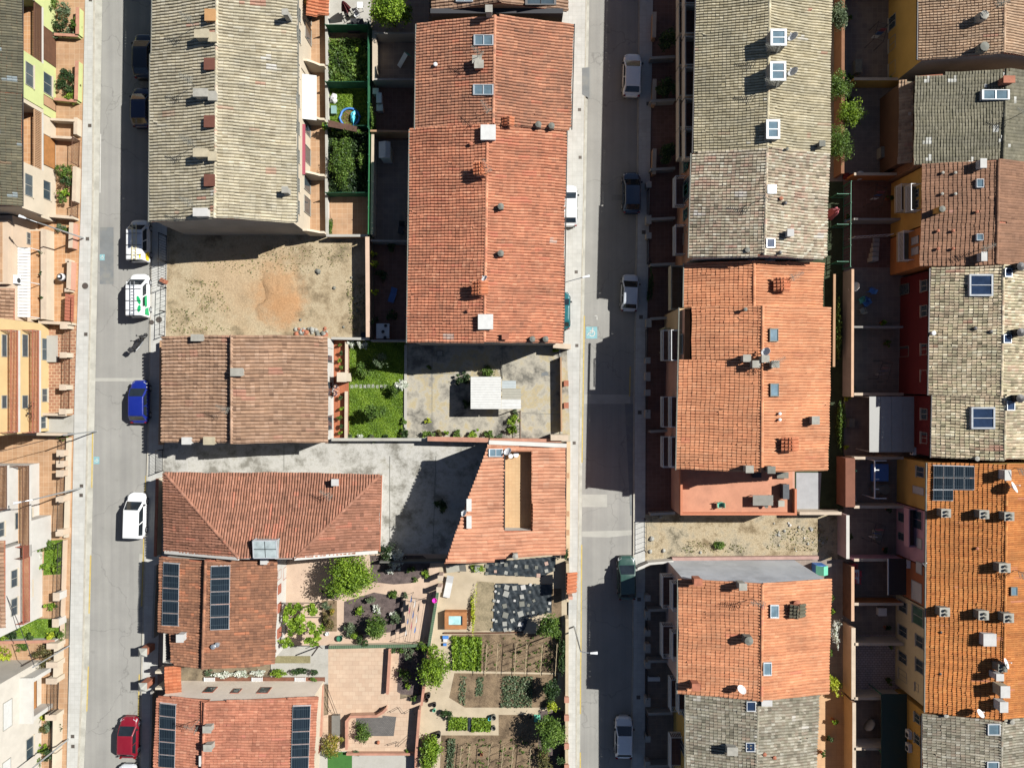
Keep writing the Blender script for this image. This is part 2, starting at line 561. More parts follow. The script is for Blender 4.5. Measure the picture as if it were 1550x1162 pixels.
def ridge_row(name,parent,p,q,mat,r=0.16,L=0.42,lift=0.05):
 p = Vector(p); q = Vector(q); d = q - p; ln = d.length; d.normalize()
 n = max(1,int(ln / L)); L = ln / n
 side = d.cross(Vector((0,0,1))).normalized(); up = side.cross(d).normalized()
 vs = []; fs = []; cl = []
 K = 7
 for i in range(n):
  rr = r * random.uniform(0.93,1.07)
  for e in (0,1):
   c = p + d * (L * (i + e * 1.03)) + up * (lift + (0.03 if e == 0 else 0.0) - r * 0.35 + random.uniform(-.008,.008))
   for k in range(K):
    a = math.pi * (k / (K - 1)) * 1.1 - 0.05 * math.pi
    vs.append(c + side * (math.cos(a) * rr) + up * (math.sin(a) * rr))
  b = i * 2 * K
  t = min(max(random.gauss(0.55,0.25),0),1); fr = random.random() * 0.6 if random.random() < 0.08 else 0.0
  for k in range(K - 1):
   fs.append((b + k,b + k + 1,b + K + k + 1,b + K + k)); cl += [t,fr,0,1]
 o0 = ORG[parent.name]
 me = bpy.data.meshes.new(name)
 me.from_pydata([tuple(v - o0) for v in vs],[],fs); me.update()
 at = me.attributes.new('tint','FLOAT_COLOR','FACE'); at.data.foreach_set('color',cl)
 o = link_mesh(name,me,mat,parent)
 tag(o,kind='stuff')
 return o
# leaves
def leaf_mesh(name,parent,mat,P,S,tint,nrm=None,aspect=1.5,org=None):
 N = len(P)
 if nrm is None:
  nrm = rng.normal(0,1,(N,3)); nrm[:,2] = np.abs(nrm[:,2]) + 0.35
 nrm = nrm / np.linalg.norm(nrm,axis=1)[:,None]
 t = rng.normal(0,1,(N,3))
 t -= nrm * (t * nrm).sum(1)[:,None]
 t /= np.linalg.norm(t,axis=1)[:,None]
 b = np.cross(nrm,t)
 S = np.asarray(S)[:,None]
 V = np.stack([P - t * S * aspect * .5,P + b * S * .5 - nrm * S * .12,P + t * S * aspect * .5,P - b * S * .5 - nrm * S * .12],axis=1)
 o0 = np.array(ORG[parent.name]) if parent is not None else np.array(org)
 V = (V - o0).reshape(-1,3)
 me = bpy.data.meshes.new(name)
 me.vertices.add(N * 4); me.vertices.foreach_set('co',V.ravel())
 me.loops.add(N * 4); me.loops.foreach_set('vertex_index',np.arange(N * 4))
 me.polygons.add(N)
 me.polygons.foreach_set('loop_start',np.arange(N) * 4)
 me.polygons.foreach_set('loop_total',np.full(N,4))
 me.update(calc_edges=True)
 at = me.attributes.new('tint','FLOAT_COLOR','FACE')
 ca = np.ones((N,4)); ca[:,0] = np.clip(tint,0,1)
 at.data.foreach_set('color',ca.ravel())
 return link_mesh(name,me,mat,parent,Vector(org) if parent is None else None)
def crown_points(c,R,n,K=None,clump=0.34,flat=1.0):
 R = np.array(R)
 K = K or max(8,int(n / 60))
 cc = rng.normal(0,1,(K,3)); cc /= np.linalg.norm(cc,axis=1)[:,None]
 cc *= (rng.uniform(0.15,1.0,K) ** 0.55)[:,None] * 0.80
 th = np.arctan2(cc[:,1],cc[:,0]); ph = rng.uniform(0,6.28,3)
 lob = 1 + .20 * np.sin(2 * th + ph[0]) + .16 * np.sin(3 * th + ph[1]) + .10 * np.sin(5 * th + ph[2])
 cc[:,:2] *= lob[:,None]
 cc[:,2] = cc[:,2] * 0.9 + 0.05
 ct = rng.normal(0,0.20,K)
 w = rng.uniform(0.25,1.5,K)
 k = rng.choice(K,n,p=w / w.sum())
 off = rng.normal(0,1,(n,3)); off /= np.linalg.norm(off,axis=1)[:,None]
 off *= (rng.uniform(0,1,n) ** 0.5)[:,None] * clump * rng.uniform(0.5,1.35,K)[k][:,None]
 strag = rng.random(n) < .06
 off[strag] *= 1.7
 P = np.array(c) + (cc[k] + off) * R
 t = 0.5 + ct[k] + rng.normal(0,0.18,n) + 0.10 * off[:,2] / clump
 return P,t
def branches(mb,base,c,R,h0,r0,n=6):
 base = Vector(base); c = Vector(c)
 fork = base.lerp(c,0.55)
 mid = base.lerp(fork,0.5) + Vector((random.uniform(-.08,.08),random.uniform(-.08,.08),0))
 mb.tube([base,mid,fork],[r0,r0 * .8,r0 * .62],7)
 for i in range(n):
  a = 2 * math.pi * i / n + random.uniform(-.4,.4)
  tip = c + Vector((math.cos(a) * R[0] * .72,math.sin(a) * R[1] * .72,R[2] * random.uniform(-.1,.55)))
  m2 = fork.lerp(tip,0.5) + Vector((0,0,random.uniform(0,.2) * R[2]))
  mb.tube([fork,m2,tip],[r0 * .5,r0 * .3,r0 * .1],5)
def plant(name,label,cat,px,py,rpx,h,mat,n=500,leaf=0.14,group=None,trunk=0.07,low=0.0,ry=None,z0=0.0,K=None,clump=0.34,bark='bark'):
 """tree or shrub: centre pixel of its crown, crown radius in px, height in m"""
 zc = z0 + (h * (0.62 if low == 0 else 0.5))
 c = W(px,py,zc)
 if low: rpx = rpx * 1.14; ry = ry * 1.1 if ry else None; n = int(n * 1.2)
 R = rpx * (H - zc) / F
 Ry = (ry or rpx) * (H - zc) / F
 Rz = max((z0 + h - zc),0.15)
 g = Vector((c.x,c.y,z0))
 o = root(name,label,cat,g,group)
 n = int(n * 1.6); leaf *= .76
 P,t = crown_points(c,(R,Ry,Rz),n,K,clump)
 P[:,2] = np.maximum(P[:,2],z0 + 0.03)
 S = rng.uniform(0.7,1.3,n) * leaf
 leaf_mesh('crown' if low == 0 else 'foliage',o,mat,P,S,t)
 mb = MB()
 branches(mb,g,c,(R,Ry,Rz),h,trunk,6 if low == 0 else 4)
 mb.build('trunk' if low == 0 else 'stem',MATS[bark],o)
 return o
# palette
M('bark',(0.10,0.075,0.05,1))
ASPH = MROAD('asphalt',C(176,174,166))
ASPH2 = M('asphalt_patch',C(140,144,144),var=0.10,scale=0.6,fine=22,stain=C(176,170,150),stain_amt=0.45,stain_scale=0.7)
CONC = M('concrete',C(206,202,190),var=0.10,scale=0.5,fine=12,stain=C(150,145,130),stain_amt=0.45,stain_scale=0.5)
PATCHC = M('pale_concrete_patch',C(198,196,184),var=0.08,scale=0.7)
YARDC = MG('old_yard_concrete',[(0.30,C(128,124,114)),(0.42,C(178,171,154)),(0.52,C(202,194,174)),(0.62,C(204,186,140)),(0.72,C(186,178,160)),(0.85,C(138,132,120))],0.30,9,0.66,10,0.14,0.2)
PASSC = MG('worn_white_concrete',[(0.28,C(148,144,132)),(0.42,C(190,187,176)),(0.58,C(214,211,202)),(0.72,C(196,192,178)),(0.85,C(156,150,134))],0.42,12,0.72,9,0.18,0.3)
PAVE = MP('pavement_tiles',C(220,219,211),C(212,211,203),C(203,202,193),0.42,0.42,0.018,var=0.08,stain=C(180,176,164),stain_amt=0.4)
GUTTER = M('gutter_concrete',C(214,211,196),var=0.10,scale=0.9,stain=C(160,156,140),stain_amt=0.5,stain_scale=0.6)
KERB = M('kerb_stone',C(205,198,180),var=0.12,scale=1.5)
TERR = MP('terracotta_paving',C(226,168,108),C(214,152,92),C(236,196,150),0.42,0.42,0.016,var=0.14)
TERR2 = MP('brick_paving',C(198,138,98),C(176,116,80),C(222,184,140),0.52,0.30,0.035,off=0.5,var=0.12)
TANP = MP('tan_paving',C(214,166,118),C(204,154,104),C(226,190,148),0.5,0.5,0.014,var=0.15)
BEIGE = MP('beige_paving',C(232,200,166),C(222,186,152),C(206,172,140),0.62,0.42,0.016,off=0.5,var=0.09)
PINKP = M('pinkish_path',C(230,198,168),var=0.08,scale=0.8,stain=C(200,165,140),stain_amt=0.4)
DKP = MP('dark_red_paving',C(152,108,90),C(138,96,78),C(160,126,108),0.40,0.40,0.014,var=0.16)
GREYP = MP('grey_brown_paving',C(166,148,132),C(152,136,122),C(178,162,146),0.5,0.5,0.014,var=0.14)
COBB = MP('cobbled_paving',C(222,200,192),C(204,182,176),C(150,134,130),0.34,0.22,0.025,off=0.5,var=0.14)
GRYSET = MP('grey_setts',C(128,122,116),C(112,108,104),C(92,88,84),0.2,0.12,0.015,off=0.5,var=0.12)
_d = [(0.25,C(150,130,98)),(0.40,C(190,168,130)),(0.52,C(208,188,150)),(0.66,C(192,170,132)),(0.85,C(128,116,88))]
_w = lambda x,y: (W(x,y).x,W(x,y).y)
DIRT = MBLOB('bare_dirt',_d,.26,[_w(385,425) + (5.2,C(212,180,136),.7),_w(420,440) + (3.1,C(208,158,104),.75),_w(428,468) + (2.3,C(208,154,98),.75),_w(330,415) + (3.0,C(212,182,140),.6)],None,None)
DIRT2 = MG('stony_dirt',[(0.25,C(150,130,96)),(0.45,C(204,184,146)),(0.60,C(190,176,146)),(0.80,C(118,110,88))],0.40,12,0.72,7.0,0.34,0.9)
SOIL = MG('brown_soil',[(0.3,C(118,98,74)),(0.5,C(148,124,94)),(0.7,C(164,138,104))],0.8,10,0.7,8,0.3,0.9)
DSOIL = MG('dark_gravel',[(0.3,C(96,84,80)),(0.5,C(116,100,96)),(0.7,C(128,112,106))],1.5,10,0.7,14,0.3,0.7)
GRASSG = MG('turf',[(0.3,C(80,118,20)),(0.5,C(104,146,26)),(0.7,C(126,164,38))],0.7,8,0.7,10,0.3,0.7)
DECK = MP('deck_boards',C(212,116,58),C(196,102,48),C(120,58,30),3.5,0.14,0.012,rot=math.pi / 2,off=0.37,var=0.12)
EARTH = MG('waste_ground',[(0.3,C(120,106,84)),(0.6,C(160,142,112))],0.5,8,0.7,6,0.25,0.6)
ORANGEE = MG('orange_earth',[(0.28,C(176,120,66)),(0.5,C(212,152,88)),(0.75,C(222,172,112))],0.7,12,0.7,5,0.3,0.9)
YEL = M('yellow_road_paint',C(228,198,92),var=0.12,scale=3,bump=0.05)
WHT = M('white_road_paint',C(232,230,220),var=0.1,scale=3,bump=0.05)
BLUEP = M('pale_blue_road_paint',C(146,204,212),var=0.12,scale=3,bump=0.05)
DBLUEP = M('blue_kerb_paint',C(90,130,170),var=0.15,scale=3,bump=0.05)
IRON = MS('cast_iron',(0.09,0.075,0.065,1),0.6,0.5)
GAL = MS('galvanised_steel',(0.52,0.54,0.55,1),0.4,0.8)
DKM = MS('dark_metal',(0.03,0.028,0.028,1),0.5,0.4)
BRM = MS('brown_metal',(0.11,0.055,0.035,1),0.5,0.2)
WHM = MS('white_metal',(0.50,0.51,0.51,1),0.45)
GRM = MS('green_metal',(0.03,0.14,0.08,1),0.5,0.1)
CREAM = M('cream_render',C(234,217,188),var=0.06,scale=0.6,bump=0.1)
WHITE = M('white_render',C(230,226,216),var=0.05,scale=0.6,bump=0.1,stain=C(206,198,186),stain_amt=0.35)
LIME = M('lime_render',C(220,230,146),var=0.05,scale=0.6,bump=0.1)
PEACH = M('peach_render',C(236,208,176),var=0.06,scale=0.6,bump=0.1,stain=C(220,186,150),stain_amt=0.35)
YELLOW = M('yellow_render',C(242,208,140),var=0.05,scale=0.6,bump=0.1)
OCHRE = M('ochre_render',C(232,180,66),var=0.06,scale=0.6,bump=0.1)
ORNG = M('orange_render',C(224,140,54),var=0.06,scale=0.6,bump=0.1)
REDW = M('dark_red_render',C(120,28,32),var=0.08,scale=0.6,bump=0.1)
PINKW = M('pink_render',C(226,168,178),var=0.06,scale=0.6,bump=0.1)
SALM = M('salmon_render',C(232,170,140),var=0.07,scale=0.6,bump=0.1)
PINKR = M('pinkish_render',C(224,190,176),var=0.07,scale=0.6,bump=0.1)
TANW = M('tan_render',C(206,160,116),var=0.07,scale=0.6,bump=0.1)
GREENW = M('sage_render',C(140,160,126),var=0.07,scale=0.6,bump=0.1)
GREYW = M('grey_render',C(176,172,164),var=0.10,scale=0.4,bump=0.15,stain=C(136,132,124),stain_amt=0.4)
BEIGER = M('beige_flat_roof',C(252,236,216,1.35),var=0.06,scale=0.4,bump=0.1,stain=C(236,210,180,1.2),stain_amt=0.3)
COPE = M('wall_coping',C(228,206,178),var=0.08,scale=1.2)
REDCOPE = M('terracotta_coping',C(214,150,120),var=0.12,scale=1.5)
REDM = M('oxide_red_panel',C(196,110,80),var=0.08,scale=1.0)
WOODP = M('wood_panel',C(196,130,56),var=0.12,scale=2,fine=20)
DKWOOD = M('dark_wood',C(120,80,54),var=0.14,scale=2,fine=20)
GLASS = MGLASS('window_glass',(0.035,0.05,0.06,1))
SKYG = MGLASS('skylight_glass',(0.10,0.15,0.18,1),0.12)
BGLASS = MGLASS('blue_glass',(0.02,0.035,0.07,1),0.08)
CHIM = M('chimney_cement',C(186,182,168),var=0.12,scale=2)
CHIMG = M('chimney_grey',C(140,140,128),var=0.14,scale=2)
CHIMT = M('chimney_tan',C(206,192,158),var=0.1,scale=2)
CHIMW = M('chimney_white',C(222,220,214),var=0.06,scale=2)
CHIMR = M('chimney_terracotta',C(200,120,84),var=0.14,scale=2)
BROWNH = M('brown_hatch',C(126,74,56),var=0.08,scale=2)
ORNH = M('orange_hatch',C(214,158,92),var=0.08,scale=2)
SHEETW = MS('white_sheet_metal',C(238,238,232),0.5)
SHEETG = MS('grey_sheet',C(190,186,168),0.6)
ALU = MS('aluminium',(0.42,0.44,0.45,1),0.45,0.3)
SOLAR = MSOLAR('solar_cells')
PLW = MS('white_plastic',(0.52,0.52,0.51,1),0.45)
PLG = MS('green_plastic',(0.10,0.36,0.24,1),0.45)
PLB = MS('blue_plastic',(0.05,0.16,0.42,1),0.45)
PLR = MS('red_plastic',(0.55,0.04,0.05,1),0.45)
PLC = MS('cyan_plastic',(0.10,0.55,0.68,1),0.45)
PLM = MS('magenta_plastic',(0.62,0.03,0.36,1),0.45)
PLK = MS('black_plastic',(0.018,0.018,0.02,1),0.5)
POT = M('terracotta_pot',C(196,116,74),var=0.1,scale=4)
STONE = M('pale_stone',C(184,184,174),var=0.12,scale=3)
FILM = MS('black_weed_membrane',(0.020,0.026,0.030,1),0.42,var=0.5)
CLW = M('white_cloth',C(240,240,236),var=0.05,bump=0)
CLB = M('blue_cloth',C(90,130,196),var=0.1,bump=0)
CLP = M('purple_cloth',C(92,50,84),var=0.1,bump=0)
CLR = M('pink_cloth',C(222,120,130),var=0.1,bump=0)
SKIN = M('skin',C(226,176,146),var=0.04,bump=0,rough=0.6)
HAIR = M('dark_hair',(0.02,0.012,0.01,1),var=0.2,bump=0,rough=0.5)
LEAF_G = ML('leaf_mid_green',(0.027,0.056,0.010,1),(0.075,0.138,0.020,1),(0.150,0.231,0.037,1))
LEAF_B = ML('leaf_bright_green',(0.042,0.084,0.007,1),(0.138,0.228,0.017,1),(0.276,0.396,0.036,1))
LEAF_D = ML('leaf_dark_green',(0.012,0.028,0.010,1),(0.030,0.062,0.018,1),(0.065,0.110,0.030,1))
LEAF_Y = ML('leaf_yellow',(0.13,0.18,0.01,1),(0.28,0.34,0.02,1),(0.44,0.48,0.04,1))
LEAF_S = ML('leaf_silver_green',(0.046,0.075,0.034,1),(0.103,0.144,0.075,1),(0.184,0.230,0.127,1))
LEAF_W = ML('white_flowers',(0.20,0.26,0.16,1),(0.60,0.62,0.56,1),(0.82,0.82,0.78,1))
LEAF_O = ML('leaf_autumn',(0.10,0.10,0.015,1),(0.20,0.20,0.03,1),(0.40,0.26,0.05,1))
LEAF_BR = ML('leaf_reddish',(0.05,0.05,0.015,1),(0.10,0.10,0.03,1),(0.20,0.14,0.06,1))
GRASSB = ML('grass_blades',(0.066,0.118,0.010,1),(0.128,0.212,0.016,1),(0.205,0.295,0.030,1),0.25)
DRYG = ML('dry_weeds',(0.07,0.075,0.03,1),(0.16,0.16,0.06,1),(0.30,0.27,0.12,1),0.2)
# the ground
def sheet(name,pts,z,mat,label=None,kind='structure'):
 mb = MB()
 P = [W(x,y,0) for x,y in pts]
 a = sum(P[i].x * P[(i + 1) % len(P)].y - P[(i + 1) % len(P)].x * P[i].y for i in range(len(P)))
 if a < 0: P = P[::-1]
 mb.add([(p.x,p.y,z) for p in P],[tuple(range(len(P)))])
 o = mb.build(name,mat)
 tag(o,label,None,None,kind)
 return o
def rect(x0,y0,x1,y1):
 return [(x0,y0),(x1,y0),(x1,y1),(x0,y1)]
def raised(name,pts,z0,z1,mat):
 mb = MB(); mb.prism([W(x,y) for x,y in pts],z0,z1)
 return tag(mb.build(name,mat),kind='structure')
def between(a,b):
 return a + b[::-1]
_g = MB(); _g.add([(-900,-900,-0.06),(900,-900,-0.06),(900,900,-0.06),(-900,900,-0.06)],[(0,1,2,3)])
tag(_g.build('ground',EARTH),kind='structure')
S1pl = [(131,-160),(130,0),(124,300),(114,600),(106,1000),(102,1162),(98,1330)]
S1pr = [(144,-160),(142,0),(140,300),(133,600),(125,1000),(118,1162),(112,1330)]
S1rl = [(157,-160),(155,0),(150,300),(144,600),(135,1000),(127,1162),(120,1330)]
S1rr = [(235,-160),(233,0),(232,300),(228,600),(217,1000),(214,1162),(212,1330)]
S1sr = [(257,-160),(255,0),(253,400),(247,690),(240,1000),(236,1162),(233,1330)]
S2bl = [(846,-160),(846,530),(862,668),(860,1000),(858,1162),(857,1330)]
S2pl = [(887,-160),(886,0),(882,300),(876,600),(874,850),(871,1000),(871,1162),(870,1330)]
S2rl = [(893,-160),(892,0),(887,300),(882,600),(880,860),(879,1000),(878,1162),(877,1330)]
S2rr = [(970,-160),(969,0),(966,300),(961,600),(960,860),(959,1000),(957,1162),(956,1330)]
S2sr = [(989,-160),(988,0),(983,300),(977,600),(976,860),(976,1162),(976,1330)]
sheet('road',between(S1rl,S1rr),0.0,ASPH)
sheet('road',between(S2rl,S2rr),0.0,ASPH)
raised('pavement',between(S1pl,S1pr),-0.05,0.12,PAVE)
sheet('gutter',between(S1pr,S1rl),0.012,GUTTER)
raised('pavement',between(S1rr,S1sr),-0.05,0.12,PAVE)
raised('pavement',between(S2bl,S2pl),-0.05,0.12,PAVE)
sheet('gutter',between(S2pl,S2rl),0.012,GUTTER)
raised('pavement',between(S2rr,S2sr),-0.05,0.12,PAVE)
def shift(pl,dx):
 return [(x + dx,y) for x,y in pl]
raised('kerb',between(shift(S1rr,-2.2),shift(S1rr,-0.1)),-0.04,0.125,KERB)
raised('kerb',between(shift(S1pr,0.1),shift(S1pr,2.0)),-0.04,0.125,KERB)
raised('kerb',between(shift(S2rr,-2.2),shift(S2rr,-0.1)),-0.04,0.125,KERB)
raised('kerb',between(shift(S2pl,0.1),shift(S2pl,2.0)),-0.04,0.125,KERB)
sheet('road_patch',rect(151,344,172,430),0.004,ASPH2)
sheet('road_patch',rect(144,572,221,577),0.004,PATCHC)
sheet('road_patch',rect(884,597,954,611),0.004,PATCHC)
sheet('road_patch',rect(881,748,919,767),0.004,PATCHC)
sheet('road_patch',[(881,804),(958,802),(959,809),(920,813),(881,812)],0.004,PATCHC)
sheet('road_patch',[(216,838),(213,900),(209,905),(211,838)],0.004,PATCHC)
sheet('road_patch',[(946,610),(958,611),(958,780),(954,780)],0.004,ASPH2)
def paint(name,pts,mat,z=0.018):
 o = sheet(name,pts,z,mat)
 return o
def line(name,p,q,w,mat,z=0.018):
 d = Vector((q[0] - p[0],q[1] - p[1])); d.normalize(); n = Vector((-d.y,d.x)) * w / 2
 return paint(name,[(p[0] + n.x,p[1] + n.y),(q[0] + n.x,q[1] + n.y),(q[0] - n.x,q[1] - n.y),(p[0] - n.x,p[1] - n.y)],mat,z)
for p,q in (((140.5,655),(139,738)),((137.5,840),(135,928)),((134,1008),(131.5,1076)),((220.5,733),(218,758)),((218,815),(214.5,917)),((211,1020),(209.5,1084)),((221,720),(220.6,733))):
 line('yellow_line',p,q,2.0,YEL)
line('white_line',(152.6,203),(151.5,292),1.5,WHT)
for p,q in (((884.5,478),(881,700)),((880.5,824),(879.2,1000)),((879,1000),(878.6,1080)),((878.4,1138),(878.2,1230))):
 line('yellow_line',p,q,1.8,YEL)
line('yellow_line',(954,555),(953,600),1.8,YEL)
for i in range(5):
 line('worn_marking',(921 + (i % 2),92 + i * 6),(922 + (i % 2),95.5 + i * 6),1.8,PATCHC)
line('parking_mark',(900,478),(904,478),1.3,WHT)
line('parking_mark',(903.6,478),(903.6,484),1.3,WHT)
line('parking_mark',(899,532),(904,532),1.0,PATCHC)
line('parking_mark',(903.5,528),(903.5,532),1.0,PATCHC)
paint('worn_marking',rect(926,295,943,303),ASPH2,0.006)
def wheelchair_sign(x0,y0,x1,y1,label):
 """blue square with the white wheelchair user"""
 c = W((x0 + x1) / 2,(y0 + y1) / 2)
 sx = (x1 - x0) * PXM; o = root('disabled_parking_symbol',label,'road marking',(c.x,c.y,0.0))
 mb = MB(); h = sx / 2; hy = (y1 - y0) * PXM / 2
 mb.add([(c.x - h,c.y - hy,.010),(c.x + h,c.y - hy,.010),(c.x + h,c.y + hy,.010),(c.x - h,c.y + hy,.010)],[(0,1,2,3)])
 mb.build('blue_square',BLUEP,o)
 s = MB(); z = .016
 n = 20; r0,r1 = .20 * sx,.29 * sx
 cx,cy = c.x + .03 * sx,c.y - .06 * sx
 for k in range(n):
  a = math.radians(-150 + 270 * k / n); b = math.radians(-150 + 270 * (k + 1) / n)
  s.add([(cx + r0 * math.cos(a),cy + r0 * math.sin(a),z),(cx + r1 * math.cos(a),cy + r1 * math.sin(a),z),(cx + r1 * math.cos(b),cy + r1 * math.sin(b),z),(cx + r0 * math.cos(b),cy + r0 * math.sin(b),z)],[(0,1,2,3)])
 def q(ax,ay,bx,by,w):
  a = Vector((c.x + ax * sx,c.y + ay * sx)); b = Vector((c.x + bx * sx,c.y + by * sx)); d = (b - a).normalized(); nn = Vector((-d.y,d.x)) * w * sx / 2
  s.add([(a.x + nn.x,a.y + nn.y,z + .002),(b.x + nn.x,b.y + nn.y,z + .002),(b.x - nn.x,b.y - nn.y,z + .002),(a.x - nn.x,a.y - nn.y,z + .002)],[(0,1,2,3)])
 q(.08,.30,.02,-.06,.10); q(.02,-.02,-.22,-.02,.08); q(-.22,0,-.38,-.26,.08); q(.05,.13,-.18,.13,.07)
 m = 10
 s.add([(c.x + (.09 + .07 * math.cos(2 * math.pi * k / m)) * sx,c.y + (.38 + .07 * math.sin(2 * math.pi * k / m)) * sx,z) for k in range(m)],[tuple(range(m))])
 s.build('wheelchair_figure',WHT,o)
wheelchair_sign(887,494.5,904,512.5,'pale blue disabled parking square with white wheelchair symbol beside yellow line')
wheelchair_sign(151,385,158.5,394,'small pale blue disabled symbol painted on dark grey asphalt patch')
wheelchair_sign(142,691,150.5,702,'small pale blue disabled symbol beside yellow line across from dark blue car')
def cover(px,py,s,label,rnd=False,group='square inspection covers set in pavement'):
 c = W(px,py); z = 0.121
 mb = MB()
 if rnd:
  mb.lathe((c.x,c.y,z),[(s * PXM,0),(s * PXM,.006),(s * PXM * .9,.010)],20)
 else:
  h = s * PXM / 2
  mb.box(c.x - h,c.x + h,c.y - h,c.y + h,z,z + .008)
 o = root('manhole_cover' if rnd else 'inspection_cover',label,'manhole cover',(c.x,c.y,z),group)
 mb.build('lid',IRON,o)
 f = MB()
 if rnd: f.lathe((c.x,c.y,z),[(s * PXM * 1.12,0),(s * PXM * 1.12,.004),(s * PXM * 1.02,.004)],20)
 else:
  h = s * PXM / 2 + .03; f.box(c.x - h,c.x + h,c.y - h,c.y + h,z,z + .004)
 f.build('frame',CHIMG,o)
for x,y in ((137,191),(138,1),(133.5,362),(131,506),(124.5,735),(124,749),(111,1113),(111.5,1128)):
 cover(x,y,4.6,'small square brown iron cover set in pale west pavement')
cover(130,433,4.4,'round brown manhole cover in pale pavement outside terracotta courtyard',True,None)
for x,y in ((877,167),(878,239),(872,412),(873,523),(869,670)):
 cover(x,y,4.0,'small square grey cover set in sunlit pavement beside long red roof')
for x,y in ((981,158),(974,352),(970,480),(968,624),(967,906),(966,1054)):
 cover(x,y,5.0,'dark square cover set in shaded east pavement')
cover(241.5,484,4.4,'round grey manhole cover in pavement beside dirt lot gate',True,None)
cover(230.5,488,3.4,'small round grey cover in gutter behind green and white van',True,None)
sheet('drop_kerb',[(881,104),(892,103),(892,150),(881,144)],0.130,ASPH2)
paint('blue_kerb_mark',rect(960.5,495,965,521),DBLUEP,0.020)
paint('blue_kerb_mark',rect(959.5,570,964,620),DBLUEP,0.020)
# lots and yards
sheet('front_yard',[(40,-160),(131,-160),(130,0),(123.5,328),(40,328)],0.03,TANP)
sheet('front_terrace',[(40,328),(123,328),(119,492),(40,492)],0.034,TERR)
sheet('front_yard',[(40,492),(118,492),(113.5,627),(40,627)],0.03,TERR2)
sheet('front_yard',[(40,627),(113,627),(112.5,656),(40,656)],0.028,CONC)
sheet('front_courtyard',[(-90,656),(112,656),(109,812),(-90,812)],0.03,TANP)
sheet('front_yard',[(40,812),(108.5,812),(105,935),(40,935)],0.03,TANP)
sheet('lawn',[(68,818),(101,816),(99,868),(66,870)],0.05,GRASSG)
sheet('lawn',[(-90,936),(100,936),(99,966),(-90,966)],0.036,GRASSG)
sheet('front_yard',[(-90,966),(104,966),(100,1230),(-90,1330)],0.03,TANP)
sheet('vacant_lot',[(252,340),(565,340),(564,514),(250,514)],0.02,DIRT)
sheet('front_forecourt',[(255,-160),(330,-160),(330,345),(253,345)],0.10,CONC)
sheet('front_forecourt',[(251,510),(300,510),(300,672),(247,672)],0.10,CONC)
sheet('passage',[(247.5,660),(760,655),(700,848),(244,850)],0.012,PASSC)
sheet('front_forecourt',[(243,850),(290,850),(270,1060),(239,1060)],0.09,GREYP)
sheet('front_forecourt',[(238,1060),(300,1060),(300,1330),(234,1330)],0.09,GREYP)
sheet('garden_patio',rect(498,-160,562,48),0.03,CONC)
sheet('garden_ground',rect(498,48,562,134),0.03,SOIL)
sheet('garden_lawn',rect(498,134,562,198),0.03,GRASSG)
sheet('garden_ground',rect(498,198,562,298),0.03,SOIL)
sheet('garden_patio',rect(498,298,560,358),0.03,TANP)
sheet('back_patio',rect(566,-160,650,130),0.03,GREYP)
sheet('back_patio',rect(566,130,650,212),0.028,DKP)
sheet('back_patio',rect(566,212,650,368),0.03,GREYP)
sheet('back_patio',rect(566,368,650,516),0.028,DKP)
sheet('lawn',rect(528,516,613,664),0.03,GRASSG)
sheet('house_terrace',rect(500,512,528,668),0.05,DECK)
sheet('concrete_yard',[(613,512),(848,512),(848,664),(613,664)],0.03,YARDC)
sheet('forecourt',[(848,528),(858,528),(863,668),(848,668)],0.125,YARDC)
sheet('garden_paving',[(415,838),(668,838),(650,985),(415,985)],0.02,PINKP)
sheet('garden_lane',rect(410,976,500,1035),0.03,CONC)
sheet('garden_lane_strip',rect(416,992,470,1003),0.038,MG('olive_strip',[(0.3,C(150,140,96)),(0.7,C(170,160,112))],1.0))
sheet('patio',[(497,974),(610,974),(604,1084),(497,1084)],0.034,BEIGE)
sheet('patio',[(480,1084),(640,1050),(632,1140),(480,1140)],0.030,BEIGE)
sheet('vegetable_garden_path',[(668,838),(858,838),(858,1330),(625,1330),(640,985),(650,985)],0.022,M('beige_path',C(216,196,162),var=0.08,scale=0.8,stain=C(190,168,130),stain_amt=0.4))
sheet('dark_gravel_bed',[(560,840),(640,840),(652,850),(648,866),(622,882),(596,884),(562,880)],0.030,DSOIL)
sheet('dark_gravel_bed',[(521,910),(560,898),(566,896),(611,904),(606,955),(520,962)],0.030,DSOIL)
sheet('dark_gravel_bed',[(605,976),(645,976),(638,1010),(634,1052),(608,1050),(601,1046)],0.038,DSOIL)
sheet('soil_bed',rect(487,908,510,955),0.030,SOIL)
sheet('sett_paving',[(539,1085),(579,1085),(579,1082),(600,1084),(596,1113),(539,1113)],0.040,GRYSET)
sheet('white_terrace',rect(480,1136,634,1330),0.036,CONC)
sheet('artificial_lawn',rect(496,1137,533,1330),0.042,M('artificial_turf',C(64,128,40),var=0.1,scale=2,fine=30))
sheet('soil_bed',[(722,879),(748,881),(746,953),(716,955)],0.034,MG('pale_soil',[(0.3,C(150,136,104)),(0.6,C(180,162,126))],1.0,fine=7,fine_amt=.3))
sheet('soil_bed',[(835,890),(850,890),(850,950),(830,952)],0.034,SOIL)
sheet('soil_bed',[(684,960),(850,958),(850,1018),(730,1015),(686,1011)],0.034,SOIL)
sheet('soil_bed',[(688,1018),(845,1020),(838,1070),(704,1070),(680,1055)],0.034,SOIL)
sheet('soil_bed',rect(755,1081,815,1112),0.034,SOIL)
sheet('soil_bed',[(668,1112),(815,1112),(812,1330),(660,1330)],0.034,SOIL)
sheet('soil_bed',rect(815,1075,856,1330),0.032,DSOIL)
sheet('front_yard',[(988,-160),(1030,-160),(1030,400),(980,400)],0.03,DKP)
